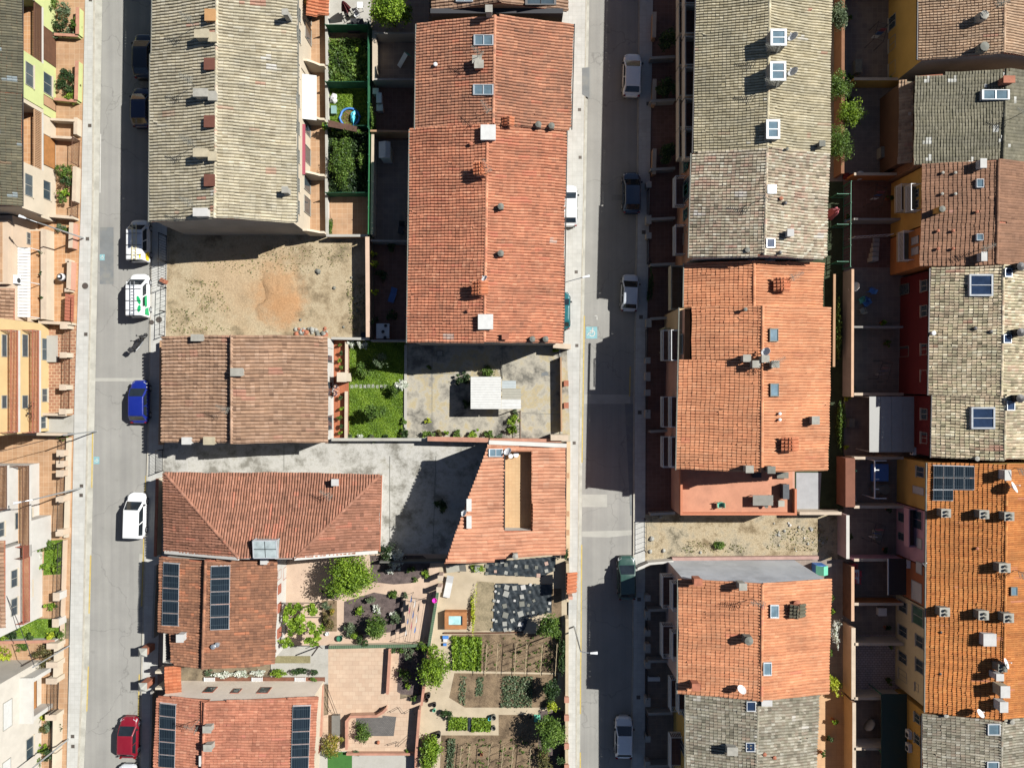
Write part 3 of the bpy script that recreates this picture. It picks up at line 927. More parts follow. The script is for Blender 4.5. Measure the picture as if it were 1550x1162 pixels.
sheet('front_yard',[(980,400),(1030,400),(1030,778),(976,778)],0.03,DKP)
sheet('vacant_lot',[(976,770),(1268,770),(1268,846),(976,850)],0.02,DIRT2)
sheet('front_yard',[(976,850),(1030,850),(1030,1330),(976,1330)],0.03,GREYP)
sheet('back_yard',rect(1195,-160,1275,275),0.03,GREYP)
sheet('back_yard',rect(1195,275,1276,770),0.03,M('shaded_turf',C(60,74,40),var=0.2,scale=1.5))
sheet('back_yard',rect(1195,846,1277,1042),0.03,GREYP)
sheet('back_yard',rect(1195,1042,1278,1330),0.03,MP('peach_terrace',C(232,184,130),C(224,174,120),C(206,160,112),0.5,0.5,0.014,var=0.08))
sheet('back_yard',rect(1276,-160,1420,275),0.026,GREYP)
sheet('back_yard',rect(1276,275,1420,405),0.026,DKP)
sheet('back_yard',rect(1277,405,1420,690),0.026,GREYP)
sheet('back_yard',rect(1278,690,1420,960),0.026,GREYP)
sheet('back_yard',rect(1278,960,1420,1044),0.026,COBB)
sheet('back_yard',rect(1278,1044,1420,1330),0.026,GREYP)
def poly_points(pts,n,z):
 P = np.array([[W(x,y).x,W(x,y).y] for x,y in pts])
 lo = P.min(0); hi = P.max(0)
 out = []
 while len(out) < n:
  c = rng.uniform(lo,hi,(n * 2,2))
  inside = np.zeros(len(c),bool)
  j = len(P) - 1
  for i in range(len(P)):
   cond = ((P[i,1] > c[:,1]) != (P[j,1] > c[:,1])) & (c[:,0] < (P[j,0] - P[i,0]) * (c[:,1] - P[i,1]) / (P[j,1] - P[i,1] + 1e-12) + P[i,0])
   inside ^= cond; j = i
  out += list(c[inside])
 a = np.array(out[:n])
 return np.column_stack([a,np.full(n,z)])
def grass(name,label,cat,pts,n,z,s=0.11,mat=GRASSB,tall=0.05,patch=0.17):
 n = int(n * 1.4); s *= .84
 P = poly_points(pts,n,z)
 ph = rng.uniform(0,6.28,4)
 t = 0.5 + patch * (np.sin(P[:,0] * 1.3 + ph[0]) * np.cos(P[:,1] * 1.1 + ph[1]) + np.sin(P[:,0] * 3.1 + ph[2] + P[:,1] * 2.3)) + rng.normal(0,0.17,n)
 P[:,2] += rng.uniform(0.01,tall,n)
 o = leaf_mesh(name,None,mat,P,rng.uniform(.6,1.3,n) * s,t,org=(float(P[:,0].mean()),float(P[:,1].mean()),z))
 tag(o,label,cat,None,'stuff')
 return o
grass('lawn_grass','bright green mown lawn with stepping stones behind the wooden terrace','grass',rect(529,517,612.5,663),16000,0.03)
grass('lawn_grass','small front lawn beside terracotta balcony house','grass',[(70,819),(100,817),(98,867),(68,869)],2600,0.05)
grass('lawn_grass','narrow lawn strip south of the white house with red balcony','grass',[(0,938),(98,938),(98,962),(0,962)],3200,0.036)
grass('lawn_grass','overgrown lawn under the paddling pool toys','grass',rect(500,138,560,196),3600,0.03,0.13)
grass('weeds','tall rough weeds filling the fenced back garden','weeds',rect(500,62,560,131),3000,0.03,0.20,LEAF_G,0.6,0.34)
grass('ground_cover','dense green ivy and weeds carpeting the hedge lot','ground cover',rect(500,203,560,296),4200,0.03,0.17,LEAF_D,0.6,0.3)
grass('weeds','sparse dry weeds along the gable shadow in the dirt lot','weeds',[(300,400),(440,364),(545,366),(520,400),(400,425)],330,0.02,0.12,DRYG,0.1)
grass('weeds','patch of green weeds on pale side of dirt lot','weeds',[(280,420),(330,425),(350,470),(310,475),(285,450)],150,0.02,0.13,DRYG,0.12)
grass('weeds','scrubby weeds along east wall of the dirt lot','weeds',[(525,425),(555,420),(557,503),(530,500)],240,0.02,0.14,DRYG,0.15)
grass('weeds','dry weeds at south west corner of the dirt lot','weeds',[(255,462),(300,470),(350,500),(258,506)],130,0.02,0.13,DRYG,0.08)
grass('weeds','dark mossy weeds on stony vacant lot','weeds',[(1170,800),(1235,796),(1258,812),(1240,834),(1160,830)],260,0.02,0.12,DRYG,0.08)
grass('weeds','straggling weeds along south edge of stony vacant lot','weeds',[(1040,818),(1130,824),(1130,836),(1030,836)],160,0.02,0.12,DRYG,0.08)
for p_,q_ in (((654,518),(654,662)),((615,566),(700,566)),((760,522),(761,580)),((790,625),(846,627)),((590,690),(590,838)),((430,674),(430,712)),((660,690),(655,838))):
 line('slab_joint',p_,q_,.7,CHIMG if 'CHIMG' in globals() else CONC,.037)
# building kit
TILE = {}
TILE['M1'] = MT('tiles_pale_tan',[C(196,178,146),C(216,200,168),C(228,212,182),C(236,222,196)],C(214,130,100),C(244,240,230),C(170,152,124),0.55)
TILE['M3'] = MT('tiles_red_brown',[C(150,96,76),C(176,110,84),C(190,118,88),C(204,132,100)],C(232,128,80),C(230,200,180),C(150,104,84),0.45)
TILE['M3b'] = MT('tiles_red',[C(172,100,78),C(198,112,84),C(212,124,94),C(222,140,110)],C(234,126,82),C(230,200,180),C(170,112,90),0.4)
TILE['M4'] = MT('tiles_brown_tan',[C(150,118,96),C(186,148,118),C(202,164,134),C(214,178,150)],C(214,140,108),C(236,220,205),C(166,130,104),0.5)
TILE['M6'] = MT('tiles_old_red',[C(142,98,80),C(168,116,94),C(182,126,104),C(196,140,118)],C(222,124,84),C(230,205,190),C(150,108,90),0.4)
TILE['M7'] = MT('tiles_brown_orange',[C(128,92,76),C(154,112,90),C(172,124,98),C(190,136,106)],C(230,132,70),C(220,200,185),C(130,96,80),0.4)
TILE['M8'] = MT('tiles_pinkish_red',[C(168,106,84),C(194,122,96),C(206,134,106),C(216,150,122)],C(230,130,98),C(230,205,190),C(176,120,98),0.4)
TILE['M9'] = MT('tiles_salmon',[C(214,142,110),C(226,154,120),C(234,164,130),C(240,176,144)],C(238,150,110),C(240,210,190),C(216,146,116),0.3)
TILE['E1'] = MT('tiles_grey_tan',[C(166,152,122),C(190,176,144),C(204,190,160),C(214,202,174)],C(206,130,100),C(232,226,208),C(160,146,116),0.5)
TILE['E2'] = MT('tiles_mottled_pale',[C(150,138,122),C(208,178,160),C(196,184,162),C(220,204,186),C(230,222,206)],C(216,150,124),C(240,232,220),C(146,132,108),0.65,2.2)
TILE['E4'] = MT('tiles_orange',[C(214,126,88),C(228,138,96),C(234,146,104),C(240,156,116)],C(232,118,78),C(240,200,170),C(212,132,96),0.3)
TILE['E8'] = MT('tiles_lichen_grey',[C(128,122,106),C(172,156,138),C(170,164,144),C(192,182,164),C(208,202,186)],C(196,160,130),C(228,222,208),C(140,134,112),0.65,2.2)
TILE['R1'] = MT('tiles_sandy',[C(176,140,110),C(200,162,130),C(210,174,142),C(220,186,156)],C(206,136,104),C(236,222,200),C(180,148,118),0.4)
TILE['R2'] = MT('tiles_olive_grey',[C(122,118,90),C(138,132,104),C(148,142,114),C(156,150,122)],C(160,130,100),C(232,232,222),C(124,120,92),0.4)
TILE['R3'] = MT('tiles_dull_brown',[C(140,104,84),C(156,118,96),C(164,124,102),C(172,132,110)],C(214,146,126),C(220,200,190),C(146,110,90),0.4)
TILE['R4'] = MT('tiles_lichen_yellow',[C(126,118,98),C(190,168,146),C(182,174,146),C(212,192,168),C(222,214,192)],C(206,140,112),C(238,230,214),C(132,128,104),0.6,2.4)
TILE['R6'] = MT('tiles_bright_orange',[C(184,96,42),C(204,114,54),C(214,126,64),C(222,140,80)],C(228,136,88),C(236,200,170),C(172,100,60),0.45)
TILE['L1'] = MT('tiles_fine_grey',[C(120,116,98),C(140,134,112),C(152,144,120),C(168,156,128)],C(190,140,96),C(170,186,190),C(116,116,106),0.5)
TILE['NEW'] = MT('tiles_new_orange',[C(214,110,68),C(226,124,80),C(232,132,88),C(236,140,96)],C(226,110,66),C(240,200,170),None)
def gable(name,label,ridge,zr,west,east,zw,ze,tile,wall,group=None,over=0.35,tk=None,tkE=None,gutter=None,end=0.06,cat='house',drop=0.0,north=None,south=None,wpolys=None,epolys=None,wface=None):
 """house with a ridge running up the picture; ridge ends and eave lines in photo pixels.
 drop: the west slope stops that far below the ridge; wpolys / epolys: slope outlines in pixels"""
 tk = tk or {}; tkE = tkE if tkE is not None else tk
 (rx0,ry0),(rx1,ry1) = ridge
 zr = max(zw,ze) + (zr - max(zw,ze)) * 0.72
 drop = drop * 0.8
 N = W(rx0,ry0,zr); S = W(rx1,ry1,zr)
 wN = Vector((Xat(west[0],zw),N.y,zw)); wS = Vector((Xat(west[1],zw),S.y,zw))
 eN = Vector((Xat(east[0],ze),N.y,ze)); eS = Vector((Xat(east[1],ze),S.y,ze))
 c = (wN + wS + eN + eS) / 4; c.z = 0
 o = root(name,label,cat,c,group)
 hd = dict(root=o,N=N,S=S,wN=wN,wS=wS,eN=eN,eS=eS)
 zrw = zr - drop
 def rz(X,Y):
  t = (Y - S.y) / (N.y - S.y)
  xr = S.x + (N.x - S.x) * t; xw = wS.x + (wN.x - wS.x) * t; xe = eS.x + (eN.x - eS.x) * t
  if X < xr: return zw + (zrw - zw) * (X - xw) / (xr - xw)
  return ze + (zr - ze) * (xe - X) / (xe - xr)
 hd['rz'] = rz
 a = [wN + Vector((over,-end,0)),eN + Vector((-over,-end,0)),eS + Vector((-over,end,0)),wS + Vector((over,end,0))]
 hd['Xw'] = (a[0].x + a[3].x) / 2; hd['Xe'] = (a[1].x + a[2].x) / 2
 hd['Yn'] = a[0].y; hd['Ys'] = a[3].y
 dz = 0.14
 def ztop(p,s):
  return (zw + (zrw - zw) * over / abs(N.x - wN.x) if s == 'w' else ze + (zr - ze) * over / abs(N.x - eN.x)) - dz
 zt = [ztop(a[0],'w'),ztop(a[1],'e'),ztop(a[2],'e'),ztop(a[3],'w')]
 b = [Vector((p.x,p.y,0)) for p in a]
 t = [Vector((p.x,p.y,z)) for p,z in zip(a,zt)]
 rN = Vector((N.x,a[0].y,zr - dz)); rS = Vector((S.x,a[3].y,zr - dz))
 rNw = Vector((N.x,a[0].y,zrw - dz)); rSw = Vector((S.x,a[3].y,zrw - dz))
 e = Vector((.004,0,0))
 for pts,mt in (([b[1],b[0],t[0],rNw,rN,t[1]],north or wall),([b[3],b[2],t[2],rS,rSw,t[3]],south or wall),([b[0],b[3],t[3],t[0]],wface or wall),([b[2],b[1],t[1],t[2]],wall)):
  mb = MB(); mb.add(pts,[tuple(range(len(pts)))]); mb.build('wall',mt,o)
 mb = MB()
 Nw = N - Vector((0,0,drop)); Sw = S - Vector((0,0,drop))
 def slope(pp):
  out = []
  for x,y in pp:
   out.append(on_roof(hd,x,y))
  return out
 wps = [slope(p) for p in wpolys] if wpolys else [[wN,Nw,Sw,wS]]
 eps = [slope(p) for p in epolys] if epolys else [[N,eN,eS,S]]
 for p in wps + eps: mb.slab(p,0.11,-0.17)
 if drop > 0:
  mb.box(min(N.x,S.x) + .02,max(N.x,S.x) + .14,S.y,N.y,zrw - .2,zr - .13)
 rf = mb.build('roof',CHIMR,o)
 hd['roof'] = rf
 for p in wps: tile_field('roof_tiles',rf,p,TILE[tile],**tk)
 for p in eps: tile_field('roof_tiles',rf,p,TILE[tile],**tkE)
 if drop > 0:
  ridge_row('ridge_tiles',rf,N + Vector((-.08,0,0)),S + Vector((-.08,0,0)),TILE[tile],r=.15,L=.36)
 else:
  ridge_row('ridge_tiles',rf,N,S,TILE[tile])
 for sd in (gutter or ''):
  p,q = (wN,wS) if sd in 'wW' else (eN,eS)
  s = -1 if sd in 'wW' else 1
  g = MB(); g.bar(p + Vector((s * .20,0,.03)),q + Vector((s * .20,0,.03)),.09,.16)  # eave gutter, made a raised box to straighten the shadow edge it casts
  g.build('gutter',CHIMG if sd in 'we' else DKM,o)
 return hd
def on_roof(hd,px,py,dz=0.0):
 z = 6.0
 for _ in range(8):
  p = W(px,py,z); z = hd['rz'](p.x,p.y) + dz
 return W(px,py,z)
def chimney(hd,px,py,w,d,h,mat=None,cap='slab',capmat=None,label=None):
 """chimney on a roof; px, py = where its top shows"""
 mat = mat or CHIM; capmat = capmat or mat
 p = on_roof(hd,px,py,h)
 zb = min(hd['rz'](p.x - w / 2,p.y),hd['rz'](p.x + w / 2,p.y)) - 0.1
 mb = MB()
 ht = p.z - (0.22 if cap in ('slab','tile','pots','cowl') else 0)
 mb.box(p.x - w / 2,p.x + w / 2,p.y - d / 2,p.y + d / 2,zb,ht)
 o = mb.build('chimney',mat,hd['root'])
 if label: o['label'] = label
 c = MB()
 if cap == 'slab':
  for sx in (-1,1):
   for sy in (-1,1):
    c.box(p.x + sx * (w / 2 - .05) - .04,p.x + sx * (w / 2 - .05) + .04,p.y + sy * (d / 2 - .05) - .04,p.y + sy * (d / 2 - .05) + .04,ht,p.z - .06)
  c.box(p.x - w / 2 - .06,p.x + w / 2 + .06,p.y - d / 2 - .06,p.y + d / 2 + .06,p.z - .06,p.z)
  c.build('chimney_cap',capmat,o)
 elif cap == 'tile':
  c.add([(p.x - w / 2 - .08,p.y - d / 2 - .08,ht),(p.x + w / 2 + .08,p.y - d / 2 - .08,ht),(p.x + w / 2 + .08,p.y + d / 2 + .08,ht),(p.x - w / 2 - .08,p.y + d / 2 + .08,ht),(p.x,p.y - d / 2 - .08,p.z),(p.x,p.y + d / 2 + .08,p.z)],
              [(0,1,4),(1,2,5,4),(2,3,5),(3,0,4,5),(3,2,1,0)])
  c.build('chimney_cap',capmat,o)
 elif cap == 'pots':
  c.box(p.x - w / 2 - .05,p.x + w / 2 + .05,p.y - d / 2 - .05,p.y + d / 2 + .05,ht,ht + .06)
  c.build('chimney_cap',capmat,o)
  for s in (-1,1):
   q = MB(); q.lathe((p.x,p.y + s * d * .24,ht + .06),[(.10,0),(.10,.16),(.13,.18),(.13,.24),(.02,.30)],8)
   q.build('chimney_pot',CHIMG,o)
 elif cap == 'cowl':
  c.lathe((p.x,p.y,ht),[(w * .42,0),(w * .42,.12),(w * .62,.14),(w * .62,.20),(w * .1,.28)],10)
  c.build('chimney_cap',capmat,o)
 elif cap == 'lid':
  c.box(p.x - w / 2 - .04,p.x + w / 2 + .04,p.y - d / 2 - .04,p.y + d / 2 + .04,p.z,p.z + .05)
  c.build('hatch_lid',capmat,o)
 return o
def tiled_chimney(hd,px,py,w,d,h,mat=None,tile='NEW'):
 """rendered chimney under its own little pitched tile roof"""
 p = on_roof(hd,px,py,h)
 zb = min(hd['rz'](p.x - w / 2,p.y),hd['rz'](p.x + w / 2,p.y)) - 0.1
 mb = MB(); mb.box(p.x - w / 2,p.x + w / 2,p.y - d / 2,p.y + d / 2,zb,p.z - .35)
 o = mb.build('chimney',mat or SALM,hd['root'])
 e = .14
 A = Vector((p.x - w / 2 - e,p.y + d / 2 + e,p.z - .35)); B = Vector((p.x - w / 2 - e,p.y - d / 2 - e,p.z - .35))
 Cc = Vector((p.x + w / 2 + e,p.y - d / 2 - e,p.z - .35)); D = Vector((p.x + w / 2 + e,p.y + d / 2 + e,p.z - .35))
 R0 = Vector((p.x,p.y + d / 2 + e,p.z - .05)); R1 = Vector((p.x,p.y - d / 2 - e,p.z - .05))
 mm = MB(); mm.slab([A,R0,R1,B],.04,-.06); mm.slab([R0,D,Cc,R1],.04,-.06)
 rf = mm.build('chimney_roof',CHIMR,o)
 ORG[rf.name] = ORG[o.name]
 tile_field('chimney_tiles',o,[A,R0,R1,B],TILE[tile],pitch=.3,course=.3,A=.07,over=.04)
 tile_field('chimney_tiles',o,[R0,D,Cc,R1],TILE[tile],pitch=.3,course=.3,A=.07,over=.04)
 return o
def on_slope_rect(hd,x0,y0,x1,y1,dz):
 return [on_roof(hd,x,y,dz) for x,y in ((x0,y0),(x1,y0),(x1,y1),(x0,y1))]
def skylight(hd,x0,y0,x1,y1,dz=0.22,frame=None,glass=None,bars=1,deep=0.3):
 """roof window whose frame outline shows at x0..x1, y0..y1"""
 P = on_slope_rect(hd,x0,y0,x1,y1,dz)
 cx = sum(P,Vector()) / 4
 mb = MB()
 Q = [cx + (p - cx) * 0.85 for p in P]
 n = 4
 for i in range(4):
  j = (i + 1) % 4
  mb.slab([P[i],P[j],Q[j],Q[i]],0.07,-0.02)
  mb.add([P[i],P[j],P[j] - Vector((0,0,deep)),P[i] - Vector((0,0,deep))],[(0,1,2,3)])
 for k in range(bars):
  t = (k + 1) / (bars + 1)
  if (P[1] - P[0]).length > (P[2] - P[1]).length:
   mb.bar(Q[0].lerp(Q[1],t) + Vector((0,0,.03)),Q[3].lerp(Q[2],t) + Vector((0,0,.03)),0.06,0.05)
  else:
   mb.bar(Q[0].lerp(Q[3],t) + Vector((0,0,.03)),Q[1].lerp(Q[2],t) + Vector((0,0,.03)),0.06,0.05)
 o = mb.build('skylight',frame or ALU,hd['root'])
 g = MB(); g.add([p + Vector((0,0,.005)) for p in Q],[(0,1,2,3)] if (Q[1] - Q[0]).cross(Q[3] - Q[0]).z > 0 else [(3,2,1,0)])
 g.build('pane',glass or SKYG,o)
 return o
def solar(hd,corners,nx,ny,skip=(),dz=0.2,gap=0.03,parent=None):
 """panels on a roof slope: corner pixels clockwise from top left"""
 P = [on_roof(hd,x,y,dz) for x,y in corners]
 for i in range(nx):
  for j in range(ny):
   if (i,j) in skip: continue
   def q(u,v):
    return P[0].lerp(P[1],u).lerp(P[3].lerp(P[2],u),v)
   g = gap
   u0,u1,v0,v1 = i / nx,(i + 1) / nx,j / ny,(j + 1) / ny
   lu = (P[1] - P[0]).length / nx; lv = (P[3] - P[0]).length / ny
   gu = g / lu / nx; gv = g / lv / ny
   Q = [q(u0 + gu,v0 + gv),q(u1 - gu,v0 + gv),q(u1 - gu,v1 - gv),q(u0 + gu,v1 - gv)]
   mb = MB(); mb.slab(Q,0.05,0.0)
   o = mb.build('solar_panel',ALU,hd['root'])
   c = sum(Q,Vector()) / 4
   R = [c + (p - c) * 0.972 + Vector((0,0,.053)) for p in Q]
   if (R[1] - R[0]).cross(R[3] - R[0]).z < 0: R = R[::-1]
   m2 = MB(); m2.add(R,[(0,1,2,3)])
   m2.build('cells',SOLAR,o)
 mb = MB()
 for v in (0.0,1.0):
  a = P[0].lerp(P[3],v) - Vector((0,0,.07)); b = P[1].lerp(P[2],v) - Vector((0,0,.07))
  mb.bar(a,b,.05)
 mb.build('mounting_rail',ALU,hd['root'])
def dish(hd,px,py,r=0.35,az=2.4,h=0.7,mat=None,base=None):
 p = base if base is not None else on_roof(hd,px,py,h)
 mb = MB()
 mb.tube([p - Vector((0,0,h + .05)),p],0.03,6)
 Mx = Matrix.Rotation(az,3,'Z') @ Matrix.Rotation(math.radians(50),3,'Y')
 mb.lathe(p,[(0.02,0.0),(r * .5,r * .06),(r * .85,r * .2),(r,r * .3),(r * .98,r * .32),(r * .5,r * .09),(0.02,.03)],14,Mx)
 tip = p + Mx @ Vector((r * .1,0,r * 1.1))
 mb.tube([p + Mx @ Vector((r * .8,0,r * .25)),tip],0.02,5)
 mb.lathe(tip,[(.04,-.04),(.05,.04)],6)
 return mb.build('satellite_dish',mat or PLW,hd['root'])
def aerial(hd,px,py,h=1.8,az=0.6,base=None):
 b = base if base is not None else on_roof(hd,px,py,0)
 p = b + Vector((0,0,h))
 mb = MB()
 mb.tube([b - Vector((0,0,.05)),p],0.028,6)
 d = Vector((math.cos(az),math.sin(az),0)); s = Vector((-d.y,d.x,0))
 mb.bar(p - d * .5,p + d * .7,0.03)
 for i in range(9):
  c = p + d * (-.45 + .13 * i)
  w = .34 - .02 * i
  mb.bar(c - s * w,c + s * w,0.022)
 mb.bar(p - d * .48 - s * .3 + Vector((0,0,.2)),p - d * .48 + s * .3 + Vector((0,0,.2)),0.03)
 mb.bar(p - d * .48 - s * .3 - Vector((0,0,.2)),p - d * .48 + s * .3 - Vector((0,0,.2)),0.03)
 return mb.build('tv_aerial',CHIMG,hd['root'])
def vent(hd,px,py,r=0.12,h=0.35,mat=None):
 p = on_roof(hd,px,py,h)
 mb = MB(); mb.lathe(p - Vector((0,0,h + .1)),[(r * .7,0),(r * .7,h - .02),(r * 1.2,h),(r * 1.1,h + .08),(.02,h + .12)],8)
 return mb.build('roof_vent',mat or CHIMG,hd['root'])
def fac_box(X,px0,px1,py0,py1):
 z0,z1 = sorted((Zat(px0,X),Zat(px1,X)))
 zm = (z0 + z1) / 2
 y0,y1 = sorted((Yat(py0,zm),Yat(py1,zm)))
 return z0,z1,y0,y1
def opening(rt,X,sg,z0,z1,y0,y1,kind='window',frame=None,infill=None,sill=True):
 fr = frame or CHIM
 t = .045
 mb = MB()
 xa,xb = X - sg * .03,X + sg * .06
 mb.box(xa,xb,y0,y0 + t,z0,z1); mb.box(xa,xb,y1 - t,y1,z0,z1)
 mb.box(xa,xb,y0 + t,y1 - t,z0,z0 + t); mb.box(xa,xb,y0 + t,y1 - t,z1 - t,z1)
 if kind == 'window':
  ym = (y0 + y1) / 2; mb.box(xa,xb - sg * .015,ym - .025,ym + .025,z0 + t,z1 - t)
 o = mb.build('window' if kind == 'window' else ('garage_door' if kind == 'garage' else ('shutter' if kind == 'shutter' else 'door')),fr,rt)
 g = MB()
 xi = X + sg * .02
 if kind in ('window','door'):
  g.box(X - sg * .02,xi,y0 + t,y1 - t,z0 + t,z1 - t)
  g.build('pane',infill or GLASS,o)
 else:
  n = max(3,int((z1 - z0) / .22))
  for i in range(n):
   za = z0 + t + (z1 - z0 - 2 * t) * i / n; zb = z0 + t + (z1 - z0 - 2 * t) * (i + 1) / n
   g.box(X - sg * .02,xi + sg * .015,y0 + t,y1 - t,za + .01,zb - .01)
  g.build('slats',infill or WOODP,o)
 if sill and kind == 'window':
  s = MB(); s.box(X - sg * .02,X + sg * .14,y0 - .06,y1 + .06,z0 - .07,z0 - .004); s.build('sill',CREAM,o)
 return o
def winp(rt,X,sg,px0,px1,py0,py1,**k):
 z0,z1,y0,y1 = fac_box(X,px0,px1,py0,py1)
 return opening(rt,X,sg,z0,z1,y0,y1,**k)
def balcony(rt,X,sg,depth,py0,py1,z,rail='solid',railmat=None,slabmat=None,floormat=None,h=0.95,louv=0.11):
 """balcony on wall X reaching out by depth; py0, py1 = ends of its front edge"""
 xf = X + sg * depth
 y0,y1 = sorted((Yat(py0,z),Yat(py1,z)))
 mb = MB(); mb.box(X - sg * .02,xf,y0,y1,z - .2,z)
 o = mb.build('balcony',slabmat or WHITE,rt)
 f = MB(); f.box(X + sg * .01,xf - sg * .1,y0 + .08,y1 - .08,z + .002,z + .012); f.build('balcony_floor',floormat or TERR,o)
 r = MB(); rm = railmat or BRM
 if rail == 'solid':
  r.box(xf - sg * .11,xf - sg * .01,y0 + .01,y1 - .01,z,z + h)
  r.box(X,xf - sg * .11,y0 + .01,y0 + .11,z,z + h); r.box(X,xf - sg * .11,y1 - .11,y1 - .01,z,z + h)
 else:
  n = max(2,int((y1 - y0) / louv))
  r.box(xf - sg * .08,xf - sg * .03,y0,y1,z + h - .05,z + h); r.box(xf - sg * .08,xf - sg * .03,y0,y1,z + .06,z + .10)
  for i in range(n + 1):
   y = y0 + .02 + (y1 - y0 - .04) * i / n
   r.box(xf - sg * .07,xf - sg * .04,y - .02,y + .02,z,z + h - .05)
  for y in (y0 + .03,y1 - .03):
   r.box(X,xf - sg * .08,y - .02,y + .02,z + h - .05,z + h)
   for q in range(int(depth / .16)):
    xx = X + sg * (.1 + q * .16); r.box(xx - .015,xx + .015,y - .015,y + .015,z,z + h - .05)
 r.build('railing',rm,o)
 return o
def ac_unit(rt,X,sg,px,py,s=0.8):
 z = Zat(px,X); y = Yat(py,z)
 mb = MB(); mb.box(X + sg * .03,X + sg * .36,y - s / 2,y + s / 2,z,z + s * .75)
 mb.box(X - sg * .01,X + sg * .33,y - s * .3,y - s * .25,z - .04,z - .001); mb.box(X - sg * .01,X + sg * .33,y + s * .25,y + s * .3,z - .04,z - .001)
 o = mb.build('air_conditioner',PLW,rt)
 f = MB(); Mx = Matrix.Rotation(math.radians(90 * sg),3,'Y'); f.lathe((X + sg * .362,y - s * .1,z + s * .37),[(s * .3,0),(s * .3,.01),(.03,.012)],12,Mx); f.build('fan_grille',PLK,o)
 return o
def wall(label,pts,h,t,mat,name='garden_wall',cope=None,z0=0.0,cat='wall',group=None,copeh=0.06,copew=0.08,closed=False):
 P = [W(x,y) for x,y in pts]
 c = P[0].copy(); c.z = z0
 o = root(name,label,cat,c,group)
 mb = MB(); cp = MB()
 n = len(P) - 1
 for i in range(n):
  a,b = P[i].copy(),P[i + 1].copy()
  d = (b - a).normalized()
  a2 = a - d * (t / 2 if i > 0 else 0);
  zz = z0 + 0.002 * (i % 2)
  s = Vector((-d.y,d.x,0)) * t / 2
  mb.prism([a2 - s,b - s,b + s,a2 + s],z0 - .05,z0 + h + .001 * (i % 2))
  if cope is not None:
   s2 = Vector((-d.y,d.x,0)) * (t / 2 + copew / 2)
   cp.prism([a2 - s2,b - s2,b + s2,a2 + s2],z0 + h + .003,z0 + h + copeh + .004 * (i % 2))
 mb.build('wall_body',mat,o)
 if cope is not None: cp.build('coping',cope,o)
 return o
def railfence(label,pts,h,mat,name='railing_fence',z0=0.0,gap=0.14,post=2.0,group=None,cat='fence',bars=True,mesh=None):
 P = [W(x,y) for x,y in pts]
 c = P[0].copy(); c.z = z0
 o = root(name,label,cat,c,group)
 br = MB(); rl = MB()
 for i in range(len(P) - 1):
  a,b = P[i],P[i + 1]
  L = (b - a).length; d = (b - a).normalized()
  for q in (h - .04,.12):
   rl.bar(a + Vector((0,0,z0 + q)),b + Vector((0,0,z0 + q)),.04)
  n = max(1,int(L / post))
  for k in range(n + 1):
   if k == n and i < len(P) - 2: continue
   p = a + d * (L * k / n)
   m = MB(); m.box(p.x - .035,p.x + .035,p.y - .035,p.y + .035,z0 - .05,z0 + h + .05); m.build('post',mat,o)
  if bars:
   m = int(L / gap)
   for k in range(m):
    p = a + d * (gap * (k + .5)); br.box(p.x - .012,p.x + .012,p.y - .012,p.y + .012,z0 + .12,z0 + h - .06)
  if mesh is not None:
   s = Vector((-d.y,d.x,0)) * .012
   mm = MB(); mm.prism([a - s,b - s,b + s,a + s],z0 + .05,z0 + h - .02); mm.build('screen',mesh,o)
 rl.build('rail',mat,o)
 if br.v: tag(br.build('bars',mat,o),kind='stuff')
 return o
def pillar(label,px,py,w,d,h,mat,cap=None,name='gate_pillar',group=None,cat='pillar',z0=0.0):
 p = W(px,py); p.z = z0
 o = root(name,label,cat,p,group)
 mb = MB(); mb.box(p.x - w / 2,p.x + w / 2,p.y - d / 2,p.y + d / 2,z0 - .05,z0 + h); mb.build('shaft',mat,o)
 c = MB(); c.box(p.x - w / 2 - .05,p.x + w / 2 + .05,p.y - d / 2 - .05,p.y + d / 2 + .05,z0 + h + .002,z0 + h + .08); c.build('cap',cap or COPE,o)
 return o
